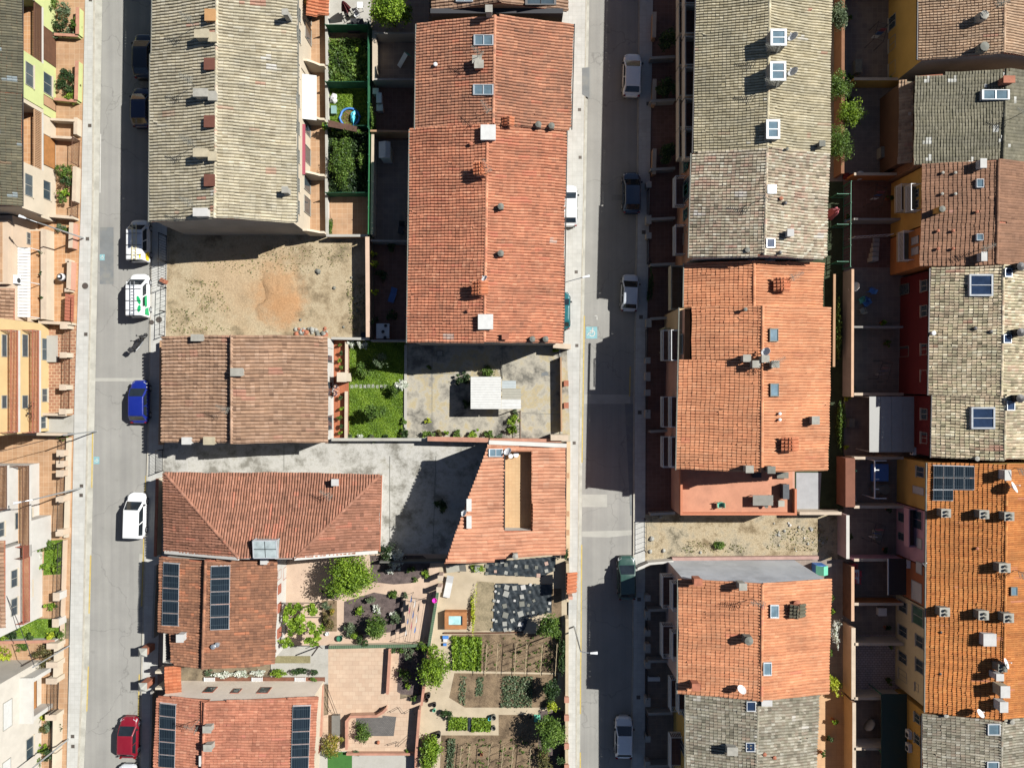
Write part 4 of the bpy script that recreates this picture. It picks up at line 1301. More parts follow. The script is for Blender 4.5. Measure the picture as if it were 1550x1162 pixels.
# houses west of the first street
def lbox(rt,x0,x1,py0,py1,z0,z1,mat,name='wall',zref=3.0):
 mb = MB(); mb.box(x0,x1,Yat(py0,zref),Yat(py1,zref),z0,z1)
 return mb.build(name,mat,rt)
def plane_roof(rt,p0,p1,p2,p3,tile,**k):
 mb = MB(); mb.slab([p0,p1,p2,p3],.11,-.17)
 rf = mb.build('roof',CHIMR,rt)
 tile_field('roof_tiles',rf,[p0,p1,p2,p3],TILE[tile],**k)
 return rf
def west_house(name,label,mat,py0,py1,recess,wins_up,wins_low,garages,railm):
 """two storeys with the upper one jutting over the lower, recessed balcony upstairs"""
 XB,XU = -44.3,-43.6
 c = Vector((-49,Yat((py0 + py1) / 2,3),0))
 o = root(name,label,'house',c)
 lbox(o,-56,XB,py0 + .3,py1 - .3,0,2.88,mat)
 segs = []; last = py0
 for r0,r1 in recess:
  segs.append((last,r0)); last = r1
 segs.append((last,py1))
 for s0,s1 in segs:
  if s1 - s0 > .5: lbox(o,-56,XU,s0 + .3,s1 - .3,2.9,6.2,mat)
 for r0,r1 in recess:
  lbox(o,-56,-45.5,r0 - .3,r1 + .3,2.9,6.2,mat)
  b = lbox(o,-45.49,XU,r0 - .25,r1 + .25,2.9,3.12,WHITE,'balcony')
  lbox(b,-45.45,XU - .15,r0,r1,3.13,3.15,TERR,'balcony_floor')
  y0,y1 = sorted((Yat(r0 - .2,3),Yat(r1 + .2,3)))
  r = MB()
  n = int((y1 - y0) / .16)
  for i in range(n):
   y = y0 + (i + .5) * (y1 - y0) / n
   r.box(XU - .10,XU - .04,y - .045,y + .045,3.2,4.05)
  r.box(XU - .12,XU - .02,y0,y1,4.05,4.11); r.box(XU - .12,XU - .02,y0,y1,3.13,3.2)
  r.build('railing',railm,b)
  opening(o,-45.5,1,3.2,5.4,y0 + .6,y0 + 2.2,'door')
  if y1 - y0 > 4: opening(o,-45.5,1,3.2,5.4,y1 - 2.2,y1 - .6,'door')
 for w in wins_up: winp(o,XU,1,*w)
 for w in wins_low: winp(o,XB,1,*w)
 for w,im in garages: winp(o,XB,1,*w,kind='garage',infill=im,frame=DKWOOD)
 y0,y1 = Yat(py0,3),Yat(py1,3)
 A = Vector((-51.5,y0,8.3)); B = Vector((-43.25,y0,6.42)); Cc = Vector((-43.25,y1,6.42)); D = Vector((-51.5,y1,8.3))
 plane_roof(o,A,B,Cc,D,'L1',pitch=.24,course=.42,A=.05,step=.03,pale=.03,fresh=.02)
 g = MB(); g.tube([B + Vector((.12,0,-.05)),Cc + Vector((.12,0,-.05))],.06,6); g.build('gutter',DKM,o)
 return o
west_house('terraced_house','lime green terraced house with recessed terracotta balcony under fine grey roof',LIME,-90,165,[(12,96)],
           [(38,50,96,131),(38,50,-40,-5)],[(65,78,112,143)],[((64.5,84,46,96),DKWOOD),((65,84,148,164),TANW)],BRM)
west_house('terraced_house','cream terraced house with wooden garage door beside the lime green one',CREAM,165.6,326,[(172,258)],
           [(37,49,264,297)],[(64,76,274,302)],[((65,83,207,253),WOODP)],TANW)
o = root('terrace_house','peach low house with white slatted awning above its terracotta terrace','house',Vector((-50,Yat(408,2),0)))
lbox(o,-56,-46.0,332,486,0,3.6,PEACH,zref=2)
lbox(o,-46.0,-44.45,348,484,0,1.15,CREAM,'terrace_base',zref=1)
lbox(o,-45.98,-44.7,350,482,1.152,1.17,TERR,'terrace_floor',zref=1)
lbox(o,-44.72,-44.46,348.4,483.6,1.15,1.62,COPE,'terrace_parapet',zref=1)
lbox(o,-56,-46.05,334,430,3.62,4.15,PEACH,'roof_parapet',zref=4)
lbox(o,-56,-46.5,337,427,4.152,4.18,TANP,'roof_terrace',zref=4)
mb = MB()
y0,y1 = sorted((Yat(374,2.8),Yat(480,2.8)))
n = 22
for i in range(n):
 a = y0 + (y1 - y0) * i / n; b = y0 + (y1 - y0) * (i + .86) / n
 mb.hexa([(-45.97,a,2.95),(-45.0,a,2.70),(-45.0,b,2.70),(-45.97,b,2.95)],[(-45.97,a,2.98),(-45.0,a,2.73),(-45.0,b,2.73),(-45.97,b,2.98)])
mb.bar((-45.02,y0,2.66),(-45.02,y1,2.66),.06); mb.bar((-45.95,y0,2.9),(-45.95,y1,2.9),.06)
aw = mb.build('awning',SHEETW,o)
pm = MB()
for y in (y0 + .05,(y0 + y1) / 2,y1 - .05): pm.bar((-45.02,y,1.17),(-45.02,y,2.66),.06)
pm.build('awning_post',WHM,aw)
ac_unit(o,-46.0,1,26,424,0.8)
y0,y1 = Yat(436,4),Yat(486,4)
plane_roof(o,Vector((-51,y0,5.1)),Vector((-45.8,y0,3.75)),Vector((-45.8,y1,3.75)),Vector((-51,y1,5.1)),'M4',fresh=.06)
winp(o,-46.0,1,40,46,352,370,kind='window')
for py in (382,412,450):
 zz = 1.17; p = W(62,py,1.6)
 r_ = root('potted_plant','small potted plant standing on the peach house terrace','potted plant',(p.x,p.y,zz),'pots on the peach terrace')
 mb = MB(); mb.lathe((p.x,p.y,zz),[(.12,0),(.17,.3),(.14,.3)],8); mb.build('pot',POT,r_)
 P,t = crown_points((p.x,p.y,zz + .42),(.26,.26,.22),60,8); leaf_mesh('foliage',r_,LEAF_D,P,np.full(60,.13),t)
def tier_house(name,label,mat,X,xf,py0,py1,h,tiers,roof=None,south=None):
 o = root(name,label,'house',Vector((X - 5,Yat((py0 + py1) / 2,3),0)))
 lbox(o,X - 11,X,py0,py1,0,h,mat)
 for z,a,b,rail,rm,fl in tiers:
  balcony(o,X,1,xf - X,a,b,z,rail,rm,WHITE,fl)
 return o
o = tier_house('balcony_house','yellow three storey house with two tiers of oxide red balcony fronts',YELLOW,-45.0,-43.96,487,655,8.6,
               [(2.9,500,654,'rail',REDM,TERR),(5.7,500,654,'rail',REDM,TERR)])
for a,b in ((506,540),(598,618)):
 winp(o,-45.0,1,33,42,a,b,kind='door'); winp(o,-45.0,1,2,10,a,b,kind='door')
winp(o,-45.0,1,63,71,512,545); winp(o,-45.0,1,63,71,588,608); winp(o,-45.0,1,61,69,630,648)
lbox(o,-45.0,-44.1,508,548,0,.35,CONC,'step',zref=0)
def bicycle(label,p,ang,mat):
 b = local_root('bicycle',label,'bicycle')
 for s in (-1,1):
  w = MB(); n = 18; R = .33
  pts = [Vector((s * .52 + R * math.cos(2 * math.pi * k / n),0,R + R * math.sin(2 * math.pi * k / n))) for k in range(n + 1)]
  w.tube(pts,.02,5)
  for k in range(6):
   a = math.pi * k / 6; w.bar((s * .52 + R * math.cos(a),0,R + R * math.sin(a)),(s * .52 - R * math.cos(a),0,R - R * math.sin(a)),.008)
  w.build('wheel',PLK,b)
 f = MB(); f.tube([(-.52,0,.33),(-.08,0,.30),(-.18,0,.78),(.36,0,.80),(-.08,0,.30)],.022,6); f.tube([(.52,0,.33),(.36,0,.80),(.33,0,.95)],.022,6); f.tube([(-.52,0,.33),(-.18,0,.78)],.016,5)
 f.build('frame',mat,b)
 h = MB(); h.tube([(.42,-.28,.98),(.33,0,.97),(.42,.28,.98)],.016,6); h.build('handlebar',PLK,b)
 s = MB(); s.box(-.30,-.08,-.06,.06,.84,.90); s.build('saddle',PLK,b)
 b.location = p; b.rotation_euler = (0,0,ang)
 return b
p = W(43,622,3.4)
bicycle('bicycle parked on the lower balcony of the yellow house',(-44.45,Yat(622,2.9),2.915),math.pi / 2,DKM)
o = tier_house('balcony_house','white house with dark brown balcony railings above tan courtyard',WHITE,-45.9,-44.8,706,818,8.4,
               [(3.0,704,842,'rail',BRM,TANP),(5.9,704,770,'rail',BRM,TANP)])
winp(o,-45.9,1,22,32,775,800,kind='door'); winp(o,-45.9,1,36,48,770,792)
winp(o,-45.9,1,-4,6,790,812)
lbox(o,-45.9,-44.75,782,828,0.0,2.78,WHITE,'porch',zref=1)
o = tier_house('tiled_roof_house','white house with brick red balcony front and small tiled roof above lawn',WHITE,-45.6,-44.8,822,948,5.9,
               [(2.9,824,940,'rail',M('brick_red_render',C(186,92,62),var=.08),TANP)])
for p_ in (862,905): winp(o,-45.6,1,16,26,p_,p_ + 26,kind='window')
winp(o,-45.6,1,36,48,880,905)
y0,y1 = Yat(818,6),Yat(950,6)
plane_roof(o,Vector((-52.5,y0,7.8)),Vector((-45.05,y0,6.0)),Vector((-45.05,y1,6.0)),Vector((-52.5,y1,7.8)),'M4',fresh=.05)
o = root('white_house','plain white house with wooden garage door below the round bush','house',Vector((-51,Yat(1100,3),0)))
lbox(o,-58,-45.7,998,1330,0,6.3,M('bright_white_render',C(234,225,208),var=.05,bump=.1),zref=0)
lbox(o,-45.7,-44.6,1008,1014,0,2.9,WHITE,'porch_wall',zref=0)
lbox(o,-45.7,-44.6,1064,1070,0,2.9,WHITE,'porch_wall',zref=0)
lbox(o,-45.7,-44.5,1006,1072,2.9,3.1,WHITE,'porch_roof',zref=0)
winp(o,-45.65,1,38,55,1032,1084,kind='garage',infill=WOODP,frame=DKWOOD)
winp(o,-45.7,1,4,18,1060,1102,kind='shutter',infill=SHEETW); winp(o,-45.7,1,39,50,1116,1148); winp(o,-45.7,1,3,16,1150,1190,kind='shutter',infill=SHEETW)
# middle blocks
TK1 = dict(pitch=.275,course=.44,A=.095,step=.022,fresh=.02,pale=.01)
m1a = gable('terrace_block','pale tan roofed terrace end with orange roof hatch beside red lean-to',((329,-160),(328,70)),8.1,(236,233),(449,448),6.0,6.0,'M1',CREAM,tk=TK1,gutter='ew',wface=CREAM)
m1b = gable('terrace_block','long pale tan tiled terrace block with four grey chimneys above the dirt lot',((328,70.5),(325,330)),8.0,(231,229),(448,447),5.9,5.9,'M1',CREAM,tk=TK1,gutter='ew',south=GREYW)
chimney(m1a,318,23,.85,.95,.45,ORNH,'lid')
for y in (97,184,273): chimney(m1b,317,y,.85,.95,.4,BROWNH,'lid')
for hd,y,m in ((m1a,51,CHIMT),(m1b,140,CHIM),(m1b,231,CHIMT),(m1b,321,CHIMW)):
 chimney(hd,305 if y < 100 else 303,y,1.15,.6,.95,m,'slab')
 if y < 300: chimney(hd,321,y + 5,.6,.7,.55,m,'slab')
 aerial(hd,297,y - 8,2.0,2.6)
chimney(m1a,431,18,.42,.42,1.5,CHIM,'slab'); chimney(m1b,431,287,.45,.45,1.1,CHIM,'slab')
for hd,ys in ((m1a,(20,52)),(m1b,(104,150,192,235,278,312))):
 for y in ys:
  Y = Yat(y,4.3); opening(hd['root'],hd['Xe'],1,3.6,4.9,Y - .6,Y + .6)
  Y = Yat(y,1); opening(hd['root'],hd['Xe'],1,.1,2.2,Y - .8,Y + .8,'door')
def awning(hd,py0,py1,z0,z1,depth,mat,nm='awning'):
 y0,y1 = sorted((Yat(py0,z0),Yat(py1,z0))); X = hd['Xe']
 mb = MB(); mb.hexa([(X,y0,z0),(X + depth,y0,z1),(X + depth,y1,z1),(X,y1,z0)],[(X,y0,z0 + .03),(X + depth,y0,z1 + .03),(X + depth,y1,z1 + .03),(X,y1,z0 + .03)])
 mb.tube([(X + depth,y0,z1),(X + depth,y1,z1)],.04,6)
 return mb.build(nm,mat,hd['root'])
awning(m1b,112,180,2.75,2.35,1.2,CLW)
awning(m1b,188,264,2.7,2.62,.22,MS('wine_red_fabric',C(176,62,84),.8))
sheet('back_terrace',rect(468,-160,497,359),0.05,TANP)
for y0,y1,lb in ((-40,22,'cream'),(26,104,'pale'),(106,190,'white'),(192,272,'green-topped'),(274,357,'southern')):
 wall('low %s parapet wall between back terrace and garden' % lb,[(497,y0),(498,y1)],.75,.16,WHITE if lb != 'green-topped' else M('greenish_render',C(206,214,196),var=.05),'terrace_parapet',CONC)
for y,lb in ((24,'ochre fin wall dividing back terraces beside red lean-to roof'),(109,'cream fin wall between terraces north of the white awning'),(189,'cream fin wall between terraces south of the white awning'),(272,'cream fin wall dividing the two southern back terraces'),(356.5,'cream fin wall closing the terrace row beside dirt lot')):
 a = W(470,y); b = W(497,y)
 o = root('fin_wall',lb,'wall',(a.x,a.y,0))
 mb = MB(); prof = [(a.x,0),(a.x,2.6),(a.x + .4,2.55),(a.x + .9,2.1),(b.x - .4,1.55),(b.x,1.5),(b.x,0)]
 n = len(prof)
 mb.add([(x,a.y - .1,z) for x,z in prof] + [(x,a.y + .1,z) for x,z in prof],[tuple(range(n)),tuple(range(2 * n - 1,n - 1,-1))] + [(i,n + i,n + (i + 1) % n,(i + 1) % n) for i in range(n)])
 mb.build('wall_body',OCHRE if y < 30 else CREAM,o)
o = root('lean_to','small red tiled lean-to roof behind the terrace at garden patio','shed',W(482,-10))
A = W(464,-60,3.4); B = W(496,-60,2.7); Cc = W(496,23,2.7); D = W(464,23,3.4)
plane_roof(o,A,B,Cc,D,'NEW',pitch=.3,course=.32,A=.08)
mb = MB(); p0 = W(470,-60); p1 = W(493,20); mb.box(p0.x,p1.x,p0.y,p1.y,0,2.6); mb.build('wall',OCHRE,o)
TK3 = dict(pitch=.262,course=.335,A=.078,step=.03,fresh=.09,pale=.003)
m3n = gable('tiled_house','weathered tan tiled house with dark band north of the long red roof',((757,-160),(757,4)),8.5,(656,656),(858,858),6.5,6.5,'M4',TANW,tk=dict(fresh=.06,course=.4,pitch=.28,A=.08,step=.03))
m3a = gable('long_house','brown red tiled house with two pale double skylights near its ridge',((749,24),(746.5,187)),8.1,(633,631),(866,862),6.0,6.0,'M3',M('buff_render',C(232,186,140),var=.06),tk=TK3,gutter='Ew')
m3b = gable('long_house','long red tiled house with two white roof boxes on its ridge',((738,187.3),(733,517)),8.0,(623,619),(855,850),5.9,5.9,'M3b',CREAM,tk=dict(TK3,fresh=.10),gutter='Ew',south=GREYW)
mb = MB(); mb.box(Xat(652,6.6),Xat(852,6.6),m3n['Ys'] - .45,m3n['Ys'] - .02,0,6.9)  # near-black box filling the strip between the two roofs
mb.build('dark_band',MS('matt_black',(.022,.022,.025,1),.7),m3n['root'])
skylight(m3a,717,53,747,69); skylight(m3a,716,128,747,144)
skylight(m3n,795,-12,842,8,frame=DKM,glass=GLASS); skylight(m3n,690,-14,716,3,frame=ALU)
chimney(m3n,740,13,.5,.5,.9,CHIM)
for x,y in ((722,90),(725,97)): chimney(m3a,x,y,.7,.6,.7,CHIMR,'slab',CHIM)
aerial(m3a,724,92,1.8,2.4); aerial(m3a,736,172,1.6,2.2)
vent(m3a,659,97,.16,.4,WHM)
vent(m3b,713,217,.15,.4,CHIMR); vent(m3b,709,470,.14,.4,CHIMR)
for x,y in ((769,182),): tiled_chimney(m3b,x,y,.5,.5,.8,CHIMR)
for x,y in ((815,188),(835,190),(758,312),(758,383)): chimney(m3b,x,y,.45,.45,.7,CHIMG,'cowl')
tiled_chimney(m3b,728,255,.85,.85,1.1); tiled_chimney(m3b,726,435,.95,.9,1.1)
aerial(m3b,737,258,1.2,2.0); dish(m3b,734,422,.3)
chimney(m3b,739,200.5,1.22,1.22,.42,SHEETW,'lid',SHEETW); chimney(m3b,735,487,1.22,1.22,.42,SHEETW,'lid',SHEETW)
chimney(m3b,765,509,.5,.4,.6,CHIMR,'slab',CHIMR)
for x in (806,826): chimney(m3b,x,513,.42,.42,.6,CHIMG,'cowl')
for X,hd in ((m3a['Xe'],m3a),(m3b['Xe'],m3b)):
 for k in range(4):
  y = hd['Ys'] + (k + .5) * (hd['Yn'] - hd['Ys']) / 4
  opening(hd['root'],X,1,3.4,4.7,y - .6,y + .6)
TK4 = dict(pitch=.32,course=.40,A=.095,step=.04,fresh=.05)
m4 = gable('bungalow','brown tan tiled bungalow with stepped ridge between dirt lot and passage',((352,507),(352,671)),5.9,(248,247),(495,494),3.75,4.0,'M4',WHITE,tk=TK4,drop=.55,over=.4)
chimney(m4,298,511,1.0,.5,.6,CHIM,'slab'); chimney(m4,282,667,.75,.55,.5,CHIMW,'slab'); chimney(m4,316,667,.9,.6,.55,CHIMT,'slab')
chimney(m4,358,563,1.0,.6,.55,CHIM,'slab'); aerial(m4,349,617,1.8,2.7)
for k in range(3):
 y = m4['Ys'] + (k + .5) * (m4['Yn'] - m4['Ys']) / 3
 opening(m4['root'],m4['Xe'],1,.15,2.3,y - .7,y + .7,'door')
def hip():
 o = root('hipped_house','hip roofed house with old red tiles and glass roof lantern','house',W(410,790,0))
 ze = 3.7; zt = 6.2
 a = W(250,716,ze); b = W(575,719,ze); c = W(572,838,ze); d = W(250,838,ze)
 ys = W(360,845,zt).y
 c.y = ys; d.y = ys
 r0 = W(362,845,zt); r1 = W(446,845,zt); r0.y = r1.y = ys
 def rz(X,Y):
  f = []
  f.append(ze + (zt - ze) * (a.y - Y) / (a.y - ys))
  f.append(ze + (zt - ze) * (X - a.x) / (r0.x - a.x))
  f.append(ze + (zt - ze) * (b.x - X) / (b.x - r1.x))
  return min(f)
 hd = dict(root=o,rz=rz)
 mb = MB()
 polys = [[a,b,r1,r0],[a,r0,d],[b,c,r1]]
 for p in polys: mb.slab(p,.1,-.165)
 rf = mb.build('roof',CHIMR,o); hd['roof'] = rf
 for p in polys: tile_field('roof_tiles',rf,p,TILE['M6'],pitch=.25,course=.36,A=.08,step=.03,fresh=.07)
 ridge_row('ridge_tiles',rf,a,r0,TILE['M6']); ridge_row('ridge_tiles',rf,b,r1,TILE['M6'])
 e = .35
 P = [Vector((a.x + e,a.y - e,0)),Vector((b.x - e,b.y - e,0)),Vector((c.x - e,ys + .1,0)),Vector((a.x + e,ys + .1,0))]
 mb = MB(); mb.prism(P,0,ze - .02); mb.build('wall',WHITE,o)
 mb = MB(); t = .12
 V = [(d.x + e,ze - .05),(r0.x,zt - .08),(r1.x,zt - .08),(c.x - e,ze - .05)]
 mb.add([(x,ys + .08,z) for x,z in V] + [(x,ys - .06,z) for x,z in V],[(0,1,2,3),(7,6,5,4),(0,4,5,1),(1,5,6,2),(2,6,7,3),(3,7,4,0)]); mb.build('gable_wall',WHITE,o)
 for vp,vq in ((d,r0),(r1,c)):
  mb = MB(); mb.bar(vp + Vector((0,.02,.08)),vq + Vector((0,.02,.08)),.3,.12); mb.build('verge',WHITE,o)
 g = MB(); g.tube([b + Vector((.15,0,-.05)),c + Vector((.15,0,-.05))],.07,6); g.build('gutter',CHIMR,o)
 chimney(hd,507,730,.55,.5,1.0,CHIMR,'slab',CHIMW); aerial(hd,500,745,1.5,2.6)
 P = [on_roof(hd,x,y,.45) for x,y in ((386,816),(421,816),(420,844),(384,844))]
 z = P[3].z
 for p in P: p.z = z
 mb = MB()
 for i in range(4):
  mb.bar(P[i],P[(i + 1) % 4],.09); mb.bar(P[i],P[i] - Vector((0,0,1.2)),.08)
 mb.bar(P[0].lerp(P[1],.5),P[3].lerp(P[2],.5),.06); mb.bar(P[0].lerp(P[3],.5),P[1].lerp(P[2],.5),.06)
 ln = mb.build('roof_lantern',ALU,o)
 g = MB(); g.add([p + Vector((0,0,.03)) for p in P[::-1]],[(0,1,2,3)]); g.build('pane',MGLASS('pale_glass',(.26,.30,.30,1),.25),ln)
 for i in range(4):
  w_ = MB(); w_.add([P[i],P[(i + 1) % 4],P[(i + 1) % 4] - Vector((0,0,1.2)),P[i] - Vector((0,0,1.2))],[(0,1,2,3)]); w_.build('side_pane',MATS['pale_glass'],ln)
 return hd
m6 = hip()
TK7 = dict(pitch=.245,course=.33,A=.07,step=.03,fresh=.14)
m7 = gable('solar_house','brown tiled house with two rows of solar panels beside vine pergola',((313,848),(308,1012)),5.7,(243,240),(418,415),4.1,4.2,'M7',WHITE,tk=TK7,drop=.5,
           wpolys=[[(243.5,842),(312,850),(309.5,958),(241.5,956)],[(260,957.5),(309.5,959.5),(307.5,1012),(261,1005)]])
solar(m7,[(247,851),(272,853),(270.5,947),(245,946)],1,5)
solar(m7,[(319,856.5),(349,855.5),(347.5,952),(318,953)],1,5)
chimney(m7,272,966,.55,.6,.9,CHIMW,'slab'); chimney(m7,399,849,.5,.5,.7,CHIMW,'slab')
vent(m7,322,979,.2,.5,GAL); vent(m7,328,976,.2,.5,GAL)
for y in (862,884): winp(m7['root'],m7['Xe'],1,420,425,y + 0,y + 14,kind='shutter',infill=REDM,frame=REDM)
for y in (912,950): winp(m7['root'],m7['Xe'],1,420,425,y,y + 14,kind='shutter',infill=REDM,frame=REDM)
winp(m7['root'],m7['Xe'],1,428,433,858,876,kind='door',frame=REDM)
m8 = gable('solar_house','reddish tiled house with blue black solar panels on both slopes',((312,1062),(303,1290)),5.2,(239,232),(480,468),3.6,3.7,'M8',CREAM,tk=dict(TK7,fresh=.06),drop=.5,north=BEIGER)
solar(m8,[(242,1063),(267,1066),(265,1162),(240,1160)],1,5)
solar(m8,[(443,1068),(471,1067),(467,1183),(439.5,1184)],1,6)
chimney(m8,313,1104,.65,.5,.85,CHIM,'slab'); chimney(m8,314,1132,.65,.5,.85,CHIM,'slab'); chimney(m8,304.5,1151,.3,.85,.5,SHEETW,'lid'); aerial(m8,303,1087,1.9,2.8)
yN = m8['Yn']
def wall_y(px,py,Y):
 k = -Y / (py - CY)          # metres per pixel at that row
 return (px - CX) * k,H - k * F
for x0,x1,yt,yb in ((306,330,1048,1039.5),(348,367,1049,1042),(388,412,1049,1040)):
 xa,za = wall_y(x0,yt,yN); xb,zb = wall_y(x1,yb,yN)
 z0,z1 = sorted((za,zb)); z0 = max(z0,.5)
 fr = MB(); fr.box(min(xa,xb),max(xa,xb),yN - .02,yN + .05,z0,z1); w_ = fr.build('window',REDM,m8['root'])
 g = MB(); g.box(min(xa,xb) + .08,max(xa,xb) - .08,yN + .05,yN + .06,z0 + .08,z1 - .08); g.build('pane',GLASS,w_)
for y in (1085,1120): winp(m8['root'],m8['Xe'],1,482,486,y,y + 16,kind='shutter',infill=REDM,frame=REDM)
o = root('gate_roof','little orange tiled roof over the entrance between the solar houses','porch',W(262,1022))
A = W(250,1009,2.9); B = W(273,1009,2.55); Cc = W(273,1047,2.55); D = W(250,1047,2.9)
plane_roof(o,A,B,Cc,D,'NEW',pitch=.3,course=.36,A=.09)
mb = MB(); p0 = W(254,1000); p1 = W(272,1003.5); mb.box(p0.x,p1.x,p0.y,p1.y,0,2.45); q0 = W(254,1024); q1 = W(272,1027); mb.box(q0.x,q1.x,q0.y,q1.y,0,2.45); mb.build('side_wall',CREAM,o)
def mono():
 o = root('roof_terrace_house','salmon tiled skew house with a sunken roof terrace','house',W(790,750))
 zw,ze = 7.2,5.6
 a = W(738,672,zw); b = W(857,678,ze); c = W(855,838,ze); d = W(672.5,853,zw)
 xe = (b.x + c.x) / 2; xw = a.x
 sl = (zw - ze) / (xe - a.x)
 rz = lambda X,Y: ze + (xe - X) * sl * .8
 hd = dict(root=o,rz=rz)
 q = lambda x,y: on_roof(hd,x,y)
 T = [(764.5,683),(804.5,683),(804,802),(764,802.5)]
 polys = [[q(738,672),q(855,678),q(855,682.5),q(735,682.5)],
             [q(735,682.8),q(764,682.8),q(764,802.5),q(691,802.5)],
             [q(805,682.8),q(856,682.8),q(855,802.5),q(804.5,802.5)],
             [q(691,802.8),q(855,802.8),q(854.5,838),q(672.5,853)]]
 mb = MB()
 for p in polys: mb.slab(p,.1,-.165)
 rf = mb.build('roof',CHIMR,o); hd['roof'] = rf
 for p in polys: tile_field('roof_tiles',rf,p,TILE['M9'],pitch=.315,course=.5,A=.075,step=.025,fresh=.01,over=.02,down=(1,0,0))
 P = [q(741,674),q(853,680),q(853,836),q(677,850)]
 P = [Vector((p.x,p.y,p.z - .14)) for p in P]
 B = [Vector((p.x,p.y,0)) for p in P]
 for i,mt in enumerate((WHITE,SALM,SALM,GREYW)):
  j = (i + 1) % 4
  m = MB(); m.add([B[i],B[j],P[j],P[i]],[(0,1,2,3)]); m.build('wall',mt,o)
 F_ = [q(x,y) for x,y in T]
 zf = 5.25
 fl = MB(); G = [Vector((p.x,p.y,zf)) for p in F_]
 fl.add(G[::-1],[(0,1,2,3)]); t = fl.build('roof_terrace',MP('terrace_tan',C(232,190,132),C(226,182,124),C(210,166,112),.3,.3,.012,var=.06),o)
 tanw = M('terrace_wall',C(206,160,110),var=.06)
 for i in range(4):
  j = (i + 1) % 4
  m = MB(); m.add([G[i],G[j],F_[j] + Vector((0,0,.1)),F_[i] + Vector((0,0,.1))],[(0,1,2,3)]); m.build('terrace_wall',tanw if i != 2 else WHITE,t)
 m = MB(); m.bar(F_[0] + Vector((-.03,0,.14)),F_[3] + Vector((-.03,0,.14)),.1,.06); m.build('terrace_edge',DKM,t)
 skylight(hd,740,679,761,691,frame=ALU)
 dish(hd,769,684,.38,2.2,.5)
 for x,y in ((710,764),(710,790)): chimney(hd,x,y,.35,1.0,.45,SHEETW,'lid',SHEETW)
 dish(hd,703,777,.3,2.5,.4)
 chimney(hd,780,842,.42,.42,.7,CHIM,'cowl')
 m = MB(); m.tube([q(856.5,678) - Vector((0,0,.08)),q(855.5,838) - Vector((0,0,.08))],.06,6); m.build('gutter',DKM,o)
 m = MB(); A = q(740,671); Bq = q(857,676); m.bar(A + Vector((0,.12,.1)),Bq + Vector((0,.12,.1)),.35,.3); m.build('parapet',WHITE,o)
 return hd
m9 = mono()
for x,y,s in ((773,690,.22),(781,688,.26)):
 p = W(x,y,5.6)
 r_ = root('terrace_stool','pale stool standing in the sunken roof terrace','stool',(p.x,p.y,5.25),'stools in the roof terrace')
 mb = MB(); mb.lathe((p.x,p.y,5.65),[(s,0),(s,.05),(s * .9,.07)],10); mb.build('seat',PLW,r_)
 for k in range(3):
  a = k * 2.1; l = MB(); l.bar((p.x + s * .7 * math.cos(a),p.y + s * .7 * math.sin(a),5.25),(p.x + s * .4 * math.cos(a),p.y + s * .4 * math.sin(a),5.65),.04); l.build('leg',ALU,r_)
# east blocks
TKE = dict(pitch=.237,course=.335,A=.085,step=.022,fresh=.015,pale=.01)
e1 = gable('terrace_block','grey tan roofed terrace with three boxed glass skylights on the ridge',((1167,-160),(1161,224)),9.2,(1059,1051),(1258,1253),7.2,7.2,'E1',CREAM,tk=TKE,gutter='W')
e2 = gable('terrace_house','mottled pale roofed salmon house with green window frames',((1160.5,224.5),(1157,386)),9.2,(1049,1045),(1253,1249),7.2,7.2,'E2',M('tan_salmon_render',C(214,152,112),var=.06),tk=dict(TKE,pitch=.255,fresh=.05,spread=.26),gutter='w',south=WHITE)
TKO = dict(pitch=.252,course=.39,A=.055,step=.028,fresh=.01)
e3 = gable('terrace_house','low orange tiled house with one tiled chimney below white gable',((1141,395),(1141,463)),7.5,(1038,1037),(1245,1243),5.8,5.8,'E4',M('grey_brown_render',C(176,158,142),var=.06),tk=TKO,gutter='w')
e4 = gable('terrace_block','large orange tiled block with roof terrace strip and four clustered chimneys',((1154,463),(1152.5,714)),9.2,(1031,1026),(1256,1251),7.2,7.2,'E4',SALM,tk=TKO,gutter='w',
           wpolys=[[(1049,465.5),(1154,463),(1153.5,545),(1048,544)],[(1029.5,545),(1153.5,545.3),(1152.5,714),(1026,710)]])
TKG = dict(TKO)
e7 = gable('terrace_house','orange tiled house with grey painted north gable beside stony lot',((1153.5,883),(1152,1060)),9.2,(1029,1028),(1256,1253),7.2,7.2,'E4',PINKR,tk=TKO,gutter='w',north=M('slate_grey_gable',C(226,232,236,1.1),var=.10,scale=.3,stain=C(176,182,186),stain_amt=.5))
e8 = gable('terrace_house','lichen grey tiled house with ochre front south of orange roof',((1147,1057),(1141,1290)),8.7,(1040,1040),(1237,1231),6.8,6.8,'E8',OCHRE,tk=dict(TKE,pitch=.26,fresh=.02,spread=.26),gutter='w')
mb = MB(); a = W(1030,467,6.0); b = W(1049,544,6.0)
mb.box(a.x - .15,b.x - .3,a.y,b.y,0,6.2); mb.build('terrace_floor',M('tan_terrace',C(226,188,134),var=.06),e4['root'])
mb = MB(); q = on_roof(e4,1048,505); mb.box(b.x - .32,b.x + .1,a.y,b.y,6.2,q.z - .05); mb.build('terrace_back_wall',DKM,e4['root'])
